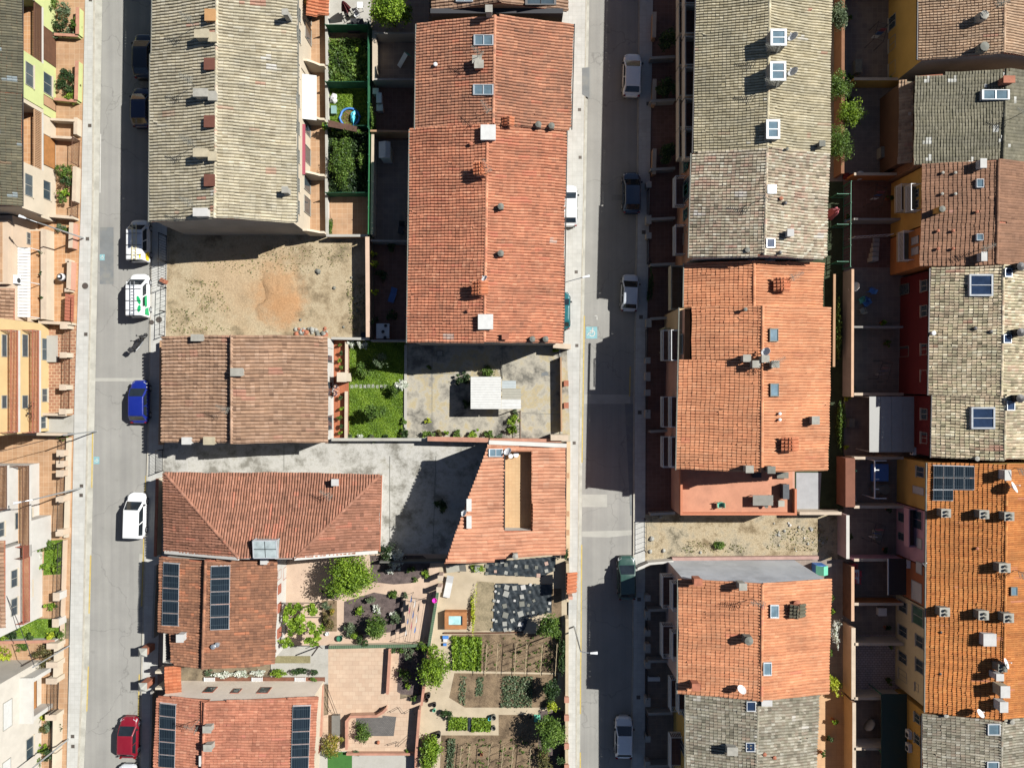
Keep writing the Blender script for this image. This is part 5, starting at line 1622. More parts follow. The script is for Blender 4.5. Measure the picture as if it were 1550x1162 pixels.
for x0,y0,x1,y1,dz in ((1167.5,44,1190,69,1.5),(1167,93,1189,122,1.5),(1161,181,1180,210,.8)):
 P = on_slope_rect(e1,x0,y0,x1,y1,dz); zt = sum(p.z for p in P) / 4
 c = sum(P,Vector()) / 4; w = (P[1] - P[0]).length / 2 * .95; d = (P[3] - P[0]).length / 2 * .95
 mb = MB(); mb.box(c.x - w,c.x + w,c.y - d,c.y + d,zt - dz - .7,zt - .1); s_ = mb.build('skylight_box',CHIM,e1['root'])
 mb = MB(); t = .14
 mb.box(c.x - w - .05,c.x + w + .05,c.y - d - .05,c.y - d + t,zt - .098,zt); mb.box(c.x - w - .05,c.x + w + .05,c.y + d - t,c.y + d + .05,zt - .098,zt)
 mb.box(c.x - w - .05,c.x - w + t,c.y - d + t,c.y + d - t,zt - .098,zt - .001); mb.box(c.x + w - t,c.x + w + .05,c.y - d + t,c.y + d - t,zt - .098,zt - .001); mb.box(c.x - w + t,c.x + w - t,c.y - .04,c.y + .04,zt - .098,zt - .002); mb.build('frame',ALU,s_)
 g = MB(); g.box(c.x - w + t - .01,c.x + w - t + .01,c.y - d + t - .01,c.y + d - t + .01,zt - .094,zt - .05); g.build('pane',SKYG,s_)
dish(e1,1201,57,.45,2.6,.6); dish(e1,1201,110,.45,2.6,.6); aerial(e1,1160,85,1.6,2.8); aerial(e1,1159,136,1.6,2.8)
chimney(e1,1245,217,.4,.4,.9,CHIMG,'slab'); vent(e1,1192,225,.12,.4)
skylight(e2,1162,280,1175,293,frame=ALU,glass=BGLASS,bars=0); skylight(e2,1160,361,1173,375,frame=ALU,glass=BGLASS,bars=0)
chimney(e2,1197,352,.45,.5,.9,CHIMW,'slab'); vent(e2,1183,300,.15,.4,CHIMR); vent(e2,1189,307,.15,.4,DKM); vent(e2,1181,382,.15,.4,DKM); vent(e2,1132,378,.2,.3,CHIMG); aerial(e2,1147,305,1.5,2.7)
mb = MB()
for x in (1139,1165):
 p = wall_y(x,393,e2['Ys']); mb = MB(); mb.box(p[0] - .45,p[0] + .45,e2['Ys'] - .4,e2['Ys'] - .02,p[1] - .5,p[1] + .1); mb.build('air_conditioner',PLW,e2['root'])
tiled_chimney(e3,1186,430,1.0,.9,.9); aerial(e3,1198,420,1.2,.4); vent(e3,1131,467,.12,.5,CHIMG)
for x0,y0,x1,y1 in ((1165,497,1178,517),(1166,580,1179,600)): skylight(e4,x0,y0,x1,y1,frame=CHIMG,bars=0)
for x,y in ((1131,542),(1145,551),(1159,543),(1174,551)): chimney(e4,x,y,.55,.5,.9,CHIM,'slab')
dish(e4,1160,533,.4,2.6,.7); aerial(e4,1168,548,1.6,.6); chimney(e4,1235,636,.55,.6,.9,CHIM,'slab')
vent(e4,1181,626,.12,.4,WHM); vent(e4,1181,635,.12,.4,WHM); tiled_chimney(e4,1197,673,1.0,.95,.9)
chimney(e4,1135,710,.55,.5,.9,CHIM,'slab'); chimney(e4,1168,711,.55,.5,.8,CHIMG,'slab'); vent(e4,1129,468,.15,.6,CHIMG)
skylight(e7,1166,915,1179,935,frame=ALU,bars=0); skylight(e7,1155.5,1002,1168,1022,frame=ALU,bars=0)
tiled_chimney(e7,1209,926,.9,.9,.9,CHIMG,'L1'); chimney(e7,1207,914,.5,.4,.5,CHIMR,'cowl')
chimney(e7,1057,881,.6,.5,1.0,CHIMR,'slab'); chimney(e7,1125,888,.55,.5,1.0,CHIM,'slab'); aerial(e7,1138,905,1.6,2.9)
chimney(e7,1134,970,.6,.6,1.0,CHIMG,'cowl'); chimney(e7,1054,1040,.6,.5,1.0,CHIMR,'slab'); dish(e7,1122,1044,.4,1.2,.6)
chimney(e8,1161,1064,.8,.4,.6,CHIMW,'slab')
skylight(e8,1130,1061,1144,1076,frame=WHM,bars=0,glass=BGLASS); skylight(e8,1129,1123,1143,1137,frame=WHM,bars=0,glass=BGLASS); chimney(e8,1109,1137,.8,.6,.9,CHIM,'slab')
vent(e8,1158,1142,.15,.3,CHIMR); vent(e8,1173,1147,.15,.3,CHIMR)
X = e1['Xw']
for k,y in enumerate((-30,15,62,108,155,200)):
 for z in (2.9,5.2):
  Y0 = Yat(y + 22,z)
  balcony(e1['root'],X,-1,1.15,y,y + 44,z,'solid',CREAM,CREAM,DKP,.95)
  Yc = Yat(y + 22,z); opening(e1['root'],X,-1,z + .05,z + 2.1,Yc - .8,Yc + .8,'door')
for y in (248,285,322,358):
 winp(e2['root'],e2['Xw'],-1,1036,1041,y - 6,y + 10,frame=GRM)
for y in (272,345):
 balcony(e2['root'],e2['Xw'],-1,1.0,y - 2,y + 42,2.9,'rail',WHM,WHITE,DKP)
 Yc = Yat(y + 20,2.9); opening(e2['root'],e2['Xw'],-1,2.95,5.0,Yc - 1.0,Yc + 1.0,'door')
balcony(e3['root'],e3['Xw'],-1,1.2,404,470,2.9,'solid',CHIMT,CHIMT,TANP,.95)
for y in (500,600,660):
 balcony(e4['root'],e4['Xw'],-1,1.1,y,y + 46,3.0,'rail',WHM,WHITE,DKP); balcony(e4['root'],e4['Xw'],-1,.9,y,y + 46,5.4,'rail',WHM,WHITE,DKP)
 for z in (3.05,5.45):
  Yc = Yat(y + 22,z); opening(e4['root'],e4['Xw'],-1,z,z + 1.5,Yc - .9,Yc + .9,'door')
for y in (868,942,1022):
 hd = e7 if y < 1000 else e8
 balcony(hd['root'],hd['Xw'],-1,1.15,y,y + 48,3.0,'rail',WHM,WHITE,DKP); balcony(hd['root'],hd['Xw'],-1,.8,y + 10,y + 52,5.5 if hd is e7 else 4.6,'rail',WHM,WHITE,DKP)
 for z in (3.05,5.5 if hd is e7 else 4.65):
  Yc = Yat(y + 25,z); opening(hd['root'],hd['Xw'],-1,z,z + 1.6,Yc - .9,Yc + .9,'door')
balcony(e8['root'],e8['Xw'],-1,1.15,1108,1158,3.0,'rail',WHM,WHITE,DKP)
for y in (1062,1120): winp(e8['root'],e8['Xw'],-1,1030,1036,y,y + 18)
o = MB(); a = W(1023,497,3.2); b = W(1008,533,3.0)
pg = root('pergola','small slatted timber pergola on the shaded front of orange block','pergola',W(1012,512))
for i in range(10):
 y = 497.5 + i * 3.7; m = MB(); m.bar(W(1006,y,2.7),W(1018,y - .8,2.75),.13,.08); m.build('slat',M('pale_timber',C(206,200,150),var=.1,scale=3),pg)
m = MB(); m.bar(W(1018,494,2.66),W(1018,534,2.66),.1); m.bar(W(1007,494,2.6),W(1007,534,2.6),.1); m.build('beam',MATS['pale_timber'],pg)
for y in (496,532):
 p = W(1007,y,2.6); m = MB(); m.box(p.x - .05,p.x + .05,p.y - .05,p.y + .05,0,2.55); m.build('post',MATS['pale_timber'],pg)
ax = root('roof_terrace_annex','flat orange roof terrace annex with low parapet above the stony lot','annex',W(1115,745))
zt = 3.3
a = W(1028,706,zt); b = W(1203,778,zt)
mb = MB(); mb.box(a.x,b.x,b.y,a.y + .6,0,zt - .02); mb.build('wall',SALM,ax)
mb = MB(); mb.box(a.x + .2,b.x - .2,b.y + .2,a.y + .5,zt - .015,zt); mb.build('terrace_floor',M('orange_terrace',C(232,156,116),var=.09,scale=.6,stain=C(190,128,98),stain_amt=.5,stain_scale=.5),ax)
for x0,x1,y0,y1 in ((a.x,b.x,b.y,b.y + .2),(a.x,a.x + .2,b.y + .2,a.y + .6),(b.x - .2,b.x,b.y + .2,b.y + 2.4)):
 mb = MB(); mb.box(x0,x1,y0,y1,zt - .018,zt + .5); mb.build('parapet',M('orange_parapet',C(230,138,92),var=.05),ax)
for (x,y,w,d,h,mt,nm,lb) in ((1155,757,1.85,.95,.75,MS('grey_tabletop',C(150,146,134),.5),'terrace_table','grey rectangular table on the orange roof terrace'),):
 p = W(x,y,zt + h); o = root(nm,lb,'table',(p.x,p.y,zt))
 m = MB(); m.box(p.x - w / 2,p.x + w / 2,p.y - d / 2,p.y + d / 2,zt + h - .05,zt + h); m.build('table_top',mt,o)
 for sx in (-1,1):
  for sy in (-1,1):
   m = MB(); m.box(p.x + sx * (w / 2 - .1) - .03,p.x + sx * (w / 2 - .1) + .03,p.y + sy * (d / 2 - .1) - .03,p.y + sy * (d / 2 - .1) + .03,zt,zt + h - .05); m.build('leg',ALU,o)
def chair(label,px,py,z,ang,mat,group=None,s=1.0):
 o = local_root('garden_chair',label,'chair',group)
 m = MB(); m.box(-.23,.23,-.23,.23,.40,.45); m.build('seat',mat,o)
 m = MB(); m.hexa([(-.23,-.26,.45),(.23,-.26,.45),(.23,-.21,.45),(-.23,-.21,.45)],[(-.22,-.36,.88),(.22,-.36,.88),(.22,-.32,.88),(-.22,-.32,.88)]); m.build('backrest',mat,o)
 for sx in (-1,1):
  m = MB(); m.bar((sx * .25,-.26,.64),(sx * .25,.20,.64),.04); m.bar((sx * .25,.2,.4),(sx * .25,.2,.64),.03); m.build('armrest',mat,o)
  for sy in (-1,1):
   m = MB(); m.bar((sx * .24,sy * .24,0),(sx * .2,sy * .2,.41),.035); m.build('leg',mat,o)
 p = W(px,py,z + .5); o.location = (p.x,p.y,z); o.rotation_euler = (0,0,ang); o.scale = (s,s,s)
 return o
chair('green plastic armchair alone on the orange roof terrace',1090,764,zt,1.6,PLG)
def crate_stack(label,px,py,z,w,d,h,mat,name='storage_box',cat='box'):
 p = W(px,py,z + h); o = root(name,label,cat,(p.x,p.y,z))
 m = MB(); m.box(p.x - w / 2,p.x + w / 2,p.y - d / 2,p.y + d / 2,z,z + h * .85); m.build('body',mat,o)
 m = MB(); m.box(p.x - w / 2 - .03,p.x + w / 2 + .03,p.y - d / 2 - .03,p.y + d / 2 + .03,z + h * .86,z + h); m.build('lid',mat,o)
 return o
crate_stack('long dark grill box against the terrace parapet',1190,744,zt,.5,1.3,.8,MS('dark_grey_lacquer',(.05,.055,.06,1),.4))
crate_stack('small pale cooler box in the corner of the orange roof terrace',1183,762,zt,.5,.5,.5,SHEETG)
crate_stack('grey solar battery box on the orange roof terrace beside house wall',1185,719,zt,1.0,.5,.35,CHIMG)
crate_stack('dark storage box against the house wall on the roof terrace',1146,718,zt,.75,.5,.4,DKM)
p = W(1160,766,zt + .4); o = root('garden_stool','small round grey stool beside the grey terrace table','stool',(p.x,p.y,zt)); m = MB(); m.lathe((p.x,p.y,zt + .4),[(.17,0),(.17,.05),(.1,.06)],10); m.build('seat',CHIMG,o); m = MB(); m.lathe((p.x,p.y,zt),[(.14,0),(.03,.05),(.03,.4)],8); m.build('leg',ALU,o)
sheet('inner_court',[(1205,715),(1243,715),(1240,770),(1205,770)],0.05,M('pale_court',C(186,188,190),var=.06))
wall('cream parapet wall on the north side of stony lot',[(1200,772),(1262,772)],1.6,.2,CREAM,cope=COPE)
wall('white sloping boundary wall at the south edge of stony lot',[(962,857),(980,849),(1016,846)],1.0,.22,WHITE)
wall('pinkish plinth wall along the south edge of stony lot',[(1016,844),(1236,842)],.5,.3,M('pink_plinth',C(206,164,150),var=.1),cope=None)
# far east row
TKR = dict(pitch=.265,course=.38,A=.075,step=.026,fresh=.015)
FLT = dict(pitch=.3,course=.245,A=.025,step=.045,prof=FLATP,spread=.2)
r1 = gable('row_house','sandy tiled house with yellow front and two grey chimneys',((1522,-160),(1519,80)),7.9,(1393,1391),(1606,1605),5.9,5.9,'R1',YELLOW,tk=dict(TKR,pitch=.24,course=.3),gutter='W',wface=OCHRE,south=GREYW)
r2 = gable('row_house','olive grey tiled house scattered with white replacement tiles',((1523,105),(1518,243)),7.2,(1388,1384),(1612,1610),5.4,5.4,'R2',TANW,tk=dict(FLT,pale=.035,fresh=0.0),wface=M('brown_render',C(150,104,70),var=.07))
r3a = gable('row_house','dull brown tiled house with ochre balconied front',((1511,242.5),(1509.5,335)),7.6,(1397,1396),(1612,1611),5.7,5.7,'R3',OCHRE,tk=dict(FLT,pitch=.24,course=.36,fresh=.012,pale=0),over=.2)
r3b = gable('row_house','dull brown tiled house with burnt orange balconied front',((1509.5,335.3),(1508,399)),7.6,(1396,1395),(1611,1610),5.7,5.7,'R3',ORNG,tk=dict(FLT,pitch=.24,course=.36,fresh=.012,pale=0),over=.2)
r4 = gable('row_house','lichen mottled roof house with dark red front and square roof window',((1518,402),(1515,598.5)),7.7,(1410,1407),(1620,1618),5.7,5.7,'R4',REDW,tk=dict(TKR,spread=.27,fresh=.03),gutter='W')
r5 = gable('row_house','lichen mottled roof house with dark red front behind the grey garden shed',((1521,599),(1519.5,695)),7.7,(1413,1411),(1622,1621),5.7,5.7,'R4',REDW,tk=dict(TKR,spread=.27,fresh=.03),gutter='W')
TK6 = dict(pitch=.185,course=.37,A=.035,step=.055,fresh=.02,spread=.14)
r6 = []
for (y0,y1,x0,x1,lb,wm) in ((703,780,1523,1522,'bright orange tiled house with solar panels and yellow rear front',OCHRE),(780.3,868,1522,1521,'bright orange tiled house with pink rear front',PINKW),
                                 (868.3,932,1521,1520,'bright orange tiled house with rust orange rear front',M('rust_render',C(196,110,56),var=.06)),(932.3,1088,1520,1517,'bright orange tiled house with long cream rear front above cobbled yard',M('cream_yellow_render',C(238,220,170),var=.05))):
 r6.append(gable('row_house',lb,((x0,y0),(x1,y1)),7.7,(1405 - (y0 - 703) * .008,1405 - (y1 - 703) * .008),(1622,1622),5.8,5.8,'R6',wm,tk=TK6,gutter='w'))
r7 = gable('row_house','grey mottled tile house with two air conditioners on yellow front',((1516,1091),(1512,1290)),7.3,(1398,1396),(1615,1612),5.4,5.4,'E8',OCHRE,tk=dict(TKE,course=.38,spread=.24),gutter='W')
chimney(r1,1491,22,.6,.6,1.0,CHIM,'cowl'); chimney(r1,1491,70,.65,.6,.9,CHIMG,'cowl'); aerial(r1,1500,18,1.5,.3)
skylight(r2,1486,136,1528,151,frame=ALU,dz=.3); aerial(r2,1530,180,1.6,2.6); chimney(r2,1528,120,.9,.5,.8,CHIMR,'slab'); chimney(r3a,1489,247,.45,.7,.7,CHIMW,'slab')
mb = MB(); a = W(1366,122,4.4); b = W(1385,240,4.4)
A = W(1364,122,4.0); B = W(1383,124,4.5); Cc = W(1380,246,4.5); D = W(1360,246,4.0)
rf = MB(); rf.slab([A,B,Cc,D],.1,-.12); q_ = rf.build('rear_roof',CHIMT,r2['root']); tile_field('roof_tiles',q_,[A,B,Cc,D],TILE['R1'],**dict(FLT,pale=.05,fresh=.05))
mb = MB(); mb.box(Xat(1364,3.8),r2['Xw'],D.y + .1,A.y - .1,0,3.75); mb.build('rear_wing',M('dark_brown_render',C(120,84,58),var=.06),r2['root'])
for x,y in ((1428,261),(1447,261),(1427,293),(1447,293)): vent(r3a,x,y,.12,.3,CHIM)
for x,y in ((1421,349),(1444,349),(1421,376),(1444,376),(1480,320)): vent(r3b if y > 335 else r3a,x,y,.12,.3,CHIMR)
skylight(r3a,1478,271,1489,284,frame=ALU,bars=0); skylight(r3b,1478,354,1488,364,frame=ALU,bars=0); chimney(r3a,1427,316,.45,.45,1.1,OCHRE,'cowl',CHIMG)
chimney(r3b,1490,388,.4,.7,.7,CHIMW,'slab'); aerial(r3b,1483,378,1.2,.4)
skylight(r4,1467,415,1503,448,frame=ALU,glass=BGLASS,dz=.3); skylight(r4,1521,406,1532,419,frame=ALU,glass=BGLASS,bars=0); skylight(r4,1519,506,1531,519,frame=ALU,glass=BGLASS,bars=0)
chimney(r4,1546,403,.6,.6,1.0,DKM,'cowl'); chimney(r4,1546,503,.6,.6,1.0,DKM,'cowl'); vent(r4,1477,497,.15,.3,DKM); vent(r4,1501,502,.15,.3,DKM); vent(r4,1414,504,.18,.5,WHM)
skylight(r5,1470,616,1506,649,frame=ALU,glass=BGLASS,dz=.3); skylight(r5,1524,606,1536,621,frame=ALU,glass=BGLASS,bars=0); chimney(r5,1545,603,.6,.6,1.0,DKM,'cowl'); vent(r5,1480,694,.2,.3,CHIM)
solar(r6[0],[(1412.5,704),(1475,705.5),(1475,741),(1412,740.5)],4,2); solar(r6[0],[(1412,741),(1443,741),(1443,757.5),(1411.5,757)],2,1)
for x,y in ((1434,777),(1492,779),(1530,782)): chimney(r6[0],x,y,.75,.65,.95,CHIMG,'pots',CHIM)
chimney(r6[0],1526,719,.45,.8,.9,CHIMW,'slab'); dish(r6[0],1533,738,.5,.6,.6); aerial(r6[0],1535,708,1.4,.4)
chimney(r6[1],1523,860,.9,.7,1.0,CHIMG,'pots',CHIM); aerial(r6[1],1536,862,1.4,.3); dish(r6[1],1399,854.5,.22,1.0,.3,base=W(1399,854,5.7)); vent(r6[1],1480,830,.12,.3,CHIMR)
for x,y in ((1432,927),(1491,932),(1529,936)): chimney(r6[2],x,y,.8,.7,.95,CHIMG,'pots',CHIM)
skylight(r6[2],1530,888,1540,901,frame=CHIMG,bars=0)
chimney(r6[3],1498,968,1.05,1.0,.55,CHIMW,'lid',CHIMW); dish(r6[3],1521,1004,.45,.5,.7); chimney(r6[3],1514,1025,.55,.5,1.0,CHIMW,'slab'); chimney(r6[3],1522,1047,.7,.9,1.1,CHIMT,'slab',CHIMW); chimney(r6[3],1520,1070,.6,.8,.9,CHIMW,'slab'); chimney(r6[3],1520,1012,.7,.6,1.0,CHIMG,'pots')
vent(r6[3],1425,957,.1,.2,DKM); vent(r6[3],1424,1020,.1,.2,DKM); dish(r6[3],1483,1080,.38,1.0,.7)
skylight(r7,1495,1095,1514,1112,frame=WHM,bars=0); skylight(r7,1494,1152,1512,1170,frame=WHM,bars=0); vent(r7,1433,1083,.2,.4,CHIM); vent(r7,1533,1093,.2,.4,CHIM)
for y in (30,62,100):
 winp(r1['root'],r1['Xw'],-1,1346,1356,y - 6,y + 14)
for hd,y0,y1 in ((r3a,282,322),(r3b,352,396)):
 for z in (2.7,4.3) if hd is r3a else (3.2,):
  balcony(hd['root'],hd['Xw'],-1,1.0,y0,y1,z,'rail',WHM,CHIMT,M('olive_floor',C(150,136,100),var=.08))
 for y in (y0 + 10,y0 + 26):
  winp(hd['root'],hd['Xw'],-1,1380,1391,y - 4,y + 8,kind='shutter' if hd is r3b else 'window',infill=CHIMW if hd is r3b else None)
for hd,ys in ((r4,(432,470,528,568)),(r5,(626,662))):
 for y in ys: winp(hd['root'],hd['Xw'],-1,1395,1404,y - 8,y + 9,infill=GLASS,frame=CHIM)
for hd,ys in ((r4,(438,532)),):
 for y in ys: winp(hd['root'],hd['Xw'],-1,1362,1376,y - 8,y + 8,kind='door',frame=CHIMG)
ac_unit(r5['root'],r5['Xw'],-1,1383,682,.7)
winp(r6[0]['root'],r6[0]['Xw'],-1,1388,1399,706,722); winp(r6[0]['root'],r6[0]['Xw'],-1,1382,1399,736,748,kind='shutter',infill=CHIMW)
winp(r6[1]['root'],r6[1]['Xw'],-1,1381,1396,772,800,infill=GLASS,frame=PINKW); winp(r6[1]['root'],r6[1]['Xw'],-1,1387,1396,814,830,kind='shutter',infill=CHIMW); winp(r6[1]['root'],r6[1]['Xw'],-1,1360,1372,776,790,kind='door'); winp(r6[1]['root'],r6[1]['Xw'],-1,1360,1372,806,818,kind='door')
balcony(r6[1]['root'],r6[1]['Xw'],-1,.8,768,826,3.0,'solid',PINKW,PINKW,DKP,.6)
winp(r6[2]['root'],r6[2]['Xw'],-1,1387,1396,850,868,kind='shutter',infill=CHIMW); winp(r6[2]['root'],r6[2]['Xw'],-1,1380,1396,880,910,kind='shutter',infill=CHIMW); ac_unit(r6[2]['root'],r6[2]['Xw'],-1,1374,852,.7)
winp(r6[3]['root'],r6[3]['Xw'],-1,1382,1398,918,946,infill=MGLASS('green_glass',(.05,.10,.07,1))); winp(r6[3]['root'],r6[3]['Xw'],-1,1387,1398,962,980); winp(r6[3]['root'],r6[3]['Xw'],-1,1387,1398,998,1018); winp(r6[3]['root'],r6[3]['Xw'],-1,1386,1391,1034,1046)
for y in (918,955,995,1022): winp(r6[3]['root'],r6[3]['Xw'],-1,1361,1373,y - 8,y + 8)
for y in (1080,1112): winp(r7['root'],r7['Xw'],-1,1385,1393,y,y + 14,frame=CHIM)
for y in (1108,1128): ac_unit(r7['root'],r7['Xw'],-1,1376,y,.75)
# vehicles
def car_paint(name,c,metal=0.0):
 return MS(name,c,0.32,metal,0.7,0.5,0.03)
CARGLASS = MGLASS('car_glass',(0.012,0.016,0.02,1),0.05)
TYRE = MS('tyre_rubber',(0.015,0.015,0.016,1),0.8)
RIM = MS('alloy_rim',(0.45,0.46,0.47,1),0.35,0.7)
LAMP = MS('headlamp_lens',(0.35,0.37,0.38,1),0.15)
TAIL = MS('tail_lamp_lens',(0.16,0.008,0.008,1),0.2)
def car(label,px,py,ang,paint,L=4.1,Wd=1.76,Ht=1.48,ws=(.64,.22),rs=(-.60,-.88),van=False,belt=.92,group=None,name='parked_car',glass=None):
 """length along +Y, nose at +Y; ws / rs: windscreen base and top, rear roof edge and base, as fractions of half length"""
 o = local_root(name,label,'van' if van else 'car',group)
 h = L / 2; w = Wd / 2
 if van:
  st = [(-1.0,.84,.80),(-.985,.95,.98),(-.9,1.0,belt),(-.3,1.0,belt),(.3,1.0,belt),(.6,.99,belt - .02),(.82,.96,belt - .10),(.92,.88,belt - .20),(.97,.74,belt - .30),(1.0,.52,belt - .42)]
 else:
  st = [(-1.0,.58,.64),(-.97,.80,.80),(-.88,.94,belt - .03),(-.4,1.0,belt),(.2,1.0,belt),(.5,.995,belt - .02),(.74,.97,belt - .08),(.88,.90,belt - .15),(.96,.76,belt - .24),(1.0,.52,belt - .38)]
 mb = MB(); K = 10
 for t,wf,zt in st:
  y = t * h; ww = w * wf
  ring = [(-ww * .88,.20),(-ww,.34),(-ww * 1.0,zt * .62),(-ww * .955,zt - .05),(-ww * .72,zt),(ww * .72,zt),(ww * .955,zt - .05),(ww,zt * .62),(ww,.34),(ww * .88,.20)]
  mb.v += [(x,y,z) for x,z in ring]
 n = len(st)
 for i in range(n - 1):
  for k in range(K):
   k2 = (k + 1) % K
   mb.f.append((i * K + k,i * K + k2,(i + 1) * K + k2,(i + 1) * K + k))
 mb.f.append(tuple(range(K))); mb.f.append(tuple(range(n * K - 1,(n - 1) * K - 1,-1)))
 bd = mb.build('body',paint,o,True)
 m = bd.modifiers.new('subsurf','SUBSURF'); m.levels = 1; m.render_levels = 2
 ybf,ytf = ws[0] * h,ws[1] * h; ytr,ybr = rs[0] * h,rs[1] * h
 wb,wt = w * .95,w * (.80 if not van else .86)
 zb = belt - .06
 rings = [(ybr,ybf,wb,zb),(ybr + (ytr - ybr) * .9,ybf + (ytf - ybf) * .92,wb + (wt - wb) * .86,zb + (Ht - zb) * .90),(ytr + .10,ytf - .08,wt - .06,Ht - .02),(ytr + .30,ytf - .30,wt * .6,Ht)]
 mb = MB()
 N = 4
 for a,b,ww,z in rings:
  mb.v += [(-ww,a,z),(ww,a,z),(ww,b,z),(-ww,b,z)]
 for i in range(len(rings) - 1):
  for k in range(4):
   k2 = (k + 1) % 4
   mb.f.append((i * 4 + k,i * 4 + k2,(i + 1) * 4 + k2,(i + 1) * 4 + k))
 mb.f.append(tuple(range((len(rings) - 1) * 4,len(rings) * 4)))
 cb = mb.build('cabin',paint,o,True)
 bv = cb.modifiers.new('bevel','BEVEL'); bv.width = .07; bv.segments = 3; bv.limit_method = 'ANGLE'; bv.angle_limit = .35
 A,B = rings[0],rings[1]
 bot = [Vector((-A[2],A[0],A[3])),Vector((A[2],A[0],A[3])),Vector((A[2],A[1],A[3])),Vector((-A[2],A[1],A[3]))]
 top = [Vector((-B[2],B[0],B[3])),Vector((B[2],B[0],B[3])),Vector((B[2],B[1],B[3])),Vector((-B[2],B[1],B[3]))]
 cen = Vector((0,(A[0] + A[1]) / 2,(A[3] + B[3]) / 2))
 def pane(i,u0,u1,v0,v1,nm):
  j = (i + 1) % 4
  def q(u,v): return bot[i].lerp(bot[j],u).lerp(top[i].lerp(top[j],u),v)
  P = [q(u0,v0),q(u1,v0),q(u1,v1),q(u0,v1)]
  nn = (P[1] - P[0]).cross(P[3] - P[0]).normalized()
  if nn.dot(P[0] - cen) < 0: nn = -nn
  P = [p + nn * .02 for p in P]
  g = MB(); g.add(P,[(0,1,2,3)])
  return g.build(nm,glass or CARGLASS,o)
 pane(2,.06,.94,.08,.99,'windscreen')
 pane(0,.08,.92,.20,.94,'rear_window')
 for i in (1,3):
  if van:
   a,b = ((.62,.93),(.30,.58)) if i == 1 else ((.07,.38),(.42,.70))
  else:
   a,b = ((.50,.92),(.10,.46)) if i == 1 else ((.08,.50),(.54,.90))
  pane(i,a[0],a[1],.14,.92,'side_window'); pane(i,b[0],b[1],.14,.92,'side_window')
 for sx in (-1,1):
  for ty in (.62,-.62):
   wm = MB(); Mx = Matrix.Rotation(math.pi / 2,3,'Y')
   wm.lathe((sx * (w - .09),ty * h,.31),[(.20,-.10),(.30,-.10),(.31,-.06),(.31,.06),(.30,.10),(.20,.10)],16,Mx)
   wo = wm.build('wheel',TYRE,o,True)
   rm = MB(); rm.lathe((sx * (w - .0),ty * h,.31),[(.20,-.02),(.20,.015),(.05,.02)],12,Mx); rm.build('rim',RIM,wo)
  lm = MB(); lm.hexa([(sx * w * .50,h * .955,.56),(sx * w * .86,h * .88,.58),(sx * w * .88,h * .80,.74),(sx * w * .52,h * .90,.72)],[(sx * w * .50,h * .985,.58),(sx * w * .90,h * .90,.60),(sx * w * .92,h * .80,.775),(sx * w * .52,h * .90,.765)])
  lm.build('headlight',LAMP,o)
  tl = MB(); tl.box(sx * w * .66,sx * w * .88,-h * .985,-h * .93,.66,.86 if not van else 1.1); tl.build('tail_light',TAIL,o)
  mr = MB(); mr.box(sx * (w * .96),sx * (w * 1.14),ybf - .42,ybf - .26,belt - .02,belt + .13); mr.build('mirror',PLK if not van else paint,o)
 bp = MB(); bp.box(-w * .7,w * .7,h * .96,h * 1.0,.24,.40); bp.build('bumper',PLK,o)
 br = MB(); br.box(-w * .72,w * .72,-h * 1.005,-h * .97,.26,.46); br.build('bumper',PLK,o)
 p = W(px,py,Ht * .55); p.z = 0.0
 o.location = p; o.rotation_euler = (0,0,ang)
 return o
WP = car_paint('white_car_paint',(0.56,0.57,0.57,1));
car('black car parked in the shade beside the tan roofed block',216,84,.0,car_paint('black_car_paint',(.008,.009,.012,1)),L=4.4,group=None)
car('navy blue car parked in the shade beside the tan roofed block',213.5,162,.0,car_paint('navy_car_paint',(.010,.016,.05,1)),L=3.9)
v1 = car('white van carrying a ladder, half in shade, with yellow mark on its rear',209,364,.0,WP,4.1,1.78,1.82,(.74,.40),(-.95,-.98),True,1.02)
v2 = car('white van with green panels and a ladder on its roof',208.5,447,.0,WP,4.2,1.80,1.82,(.74,.40),(-.95,-.98),True,1.02)
car('bright blue hatchback parked in sun beside the bungalow',210,608,.0,car_paint('blue_car_paint',(.005,.014,.15,1)),L=4.15)
car('white people carrier parked in sun beside hip roofed house',203.5,781,-.03,WP,4.4,1.80,1.72,(.66,.28),(-.90,-.98),False,.96)
car('dark red hatchback parked in sun by the lower solar house',193.5,1117,-.02,car_paint('red_car_paint',(.15,.006,.014,1)),L=3.95)
car('white car parked behind the dark red hatchback',191,1190,-.02,car_paint('silver_white_paint',(.40,.42,.44,1)),L=4.0)
car('white hatchback parked in shade opposite the skylit red house',957,113,-.03,WP,4.2,1.78)
car('dark blue car parked in shade opposite long red house',956.5,291,.0,car_paint('dark_blue_car_paint',(.012,.024,.05,1)),L=4.0,Ht=1.55)
car('silver white saloon parked half in sun beside blue kerb paint',953.5,443,-.05,car_paint('silver_car_paint',(.38,.41,.44,1)),3.6,1.66,1.42)
car('white car parked on pavement below the long red roof',861,311,.0,WP,4.0,1.72,1.46)
car('teal green car parked on pavement beside the long red house',851,470,.0,car_paint('teal_car_paint',(.008,.085,.095,1)),3.6,1.62,1.42)
car('dark green car with its nose in the sun by white boundary wall',949,875,.02,car_paint('green_car_paint',(.022,.055,.044,1)),4.2,1.76)
car('white hatchback parked in shade by the grey lichen roof',944.5,1117,-.01,WP,4.0,1.74)
GREENV = MS('green_vinyl',(.010,.30,.10,1),.4)
YELV = MS('yellow_vinyl',(.75,.55,.02,1),.4)
def roof_mark(vanobj,pts,z,mat,nm):
 mb = MB(); mb.add([(x,y,z) for x,y in pts],[tuple(range(len(pts)))])
 o = mb.build(nm,mat,vanobj)
 return o
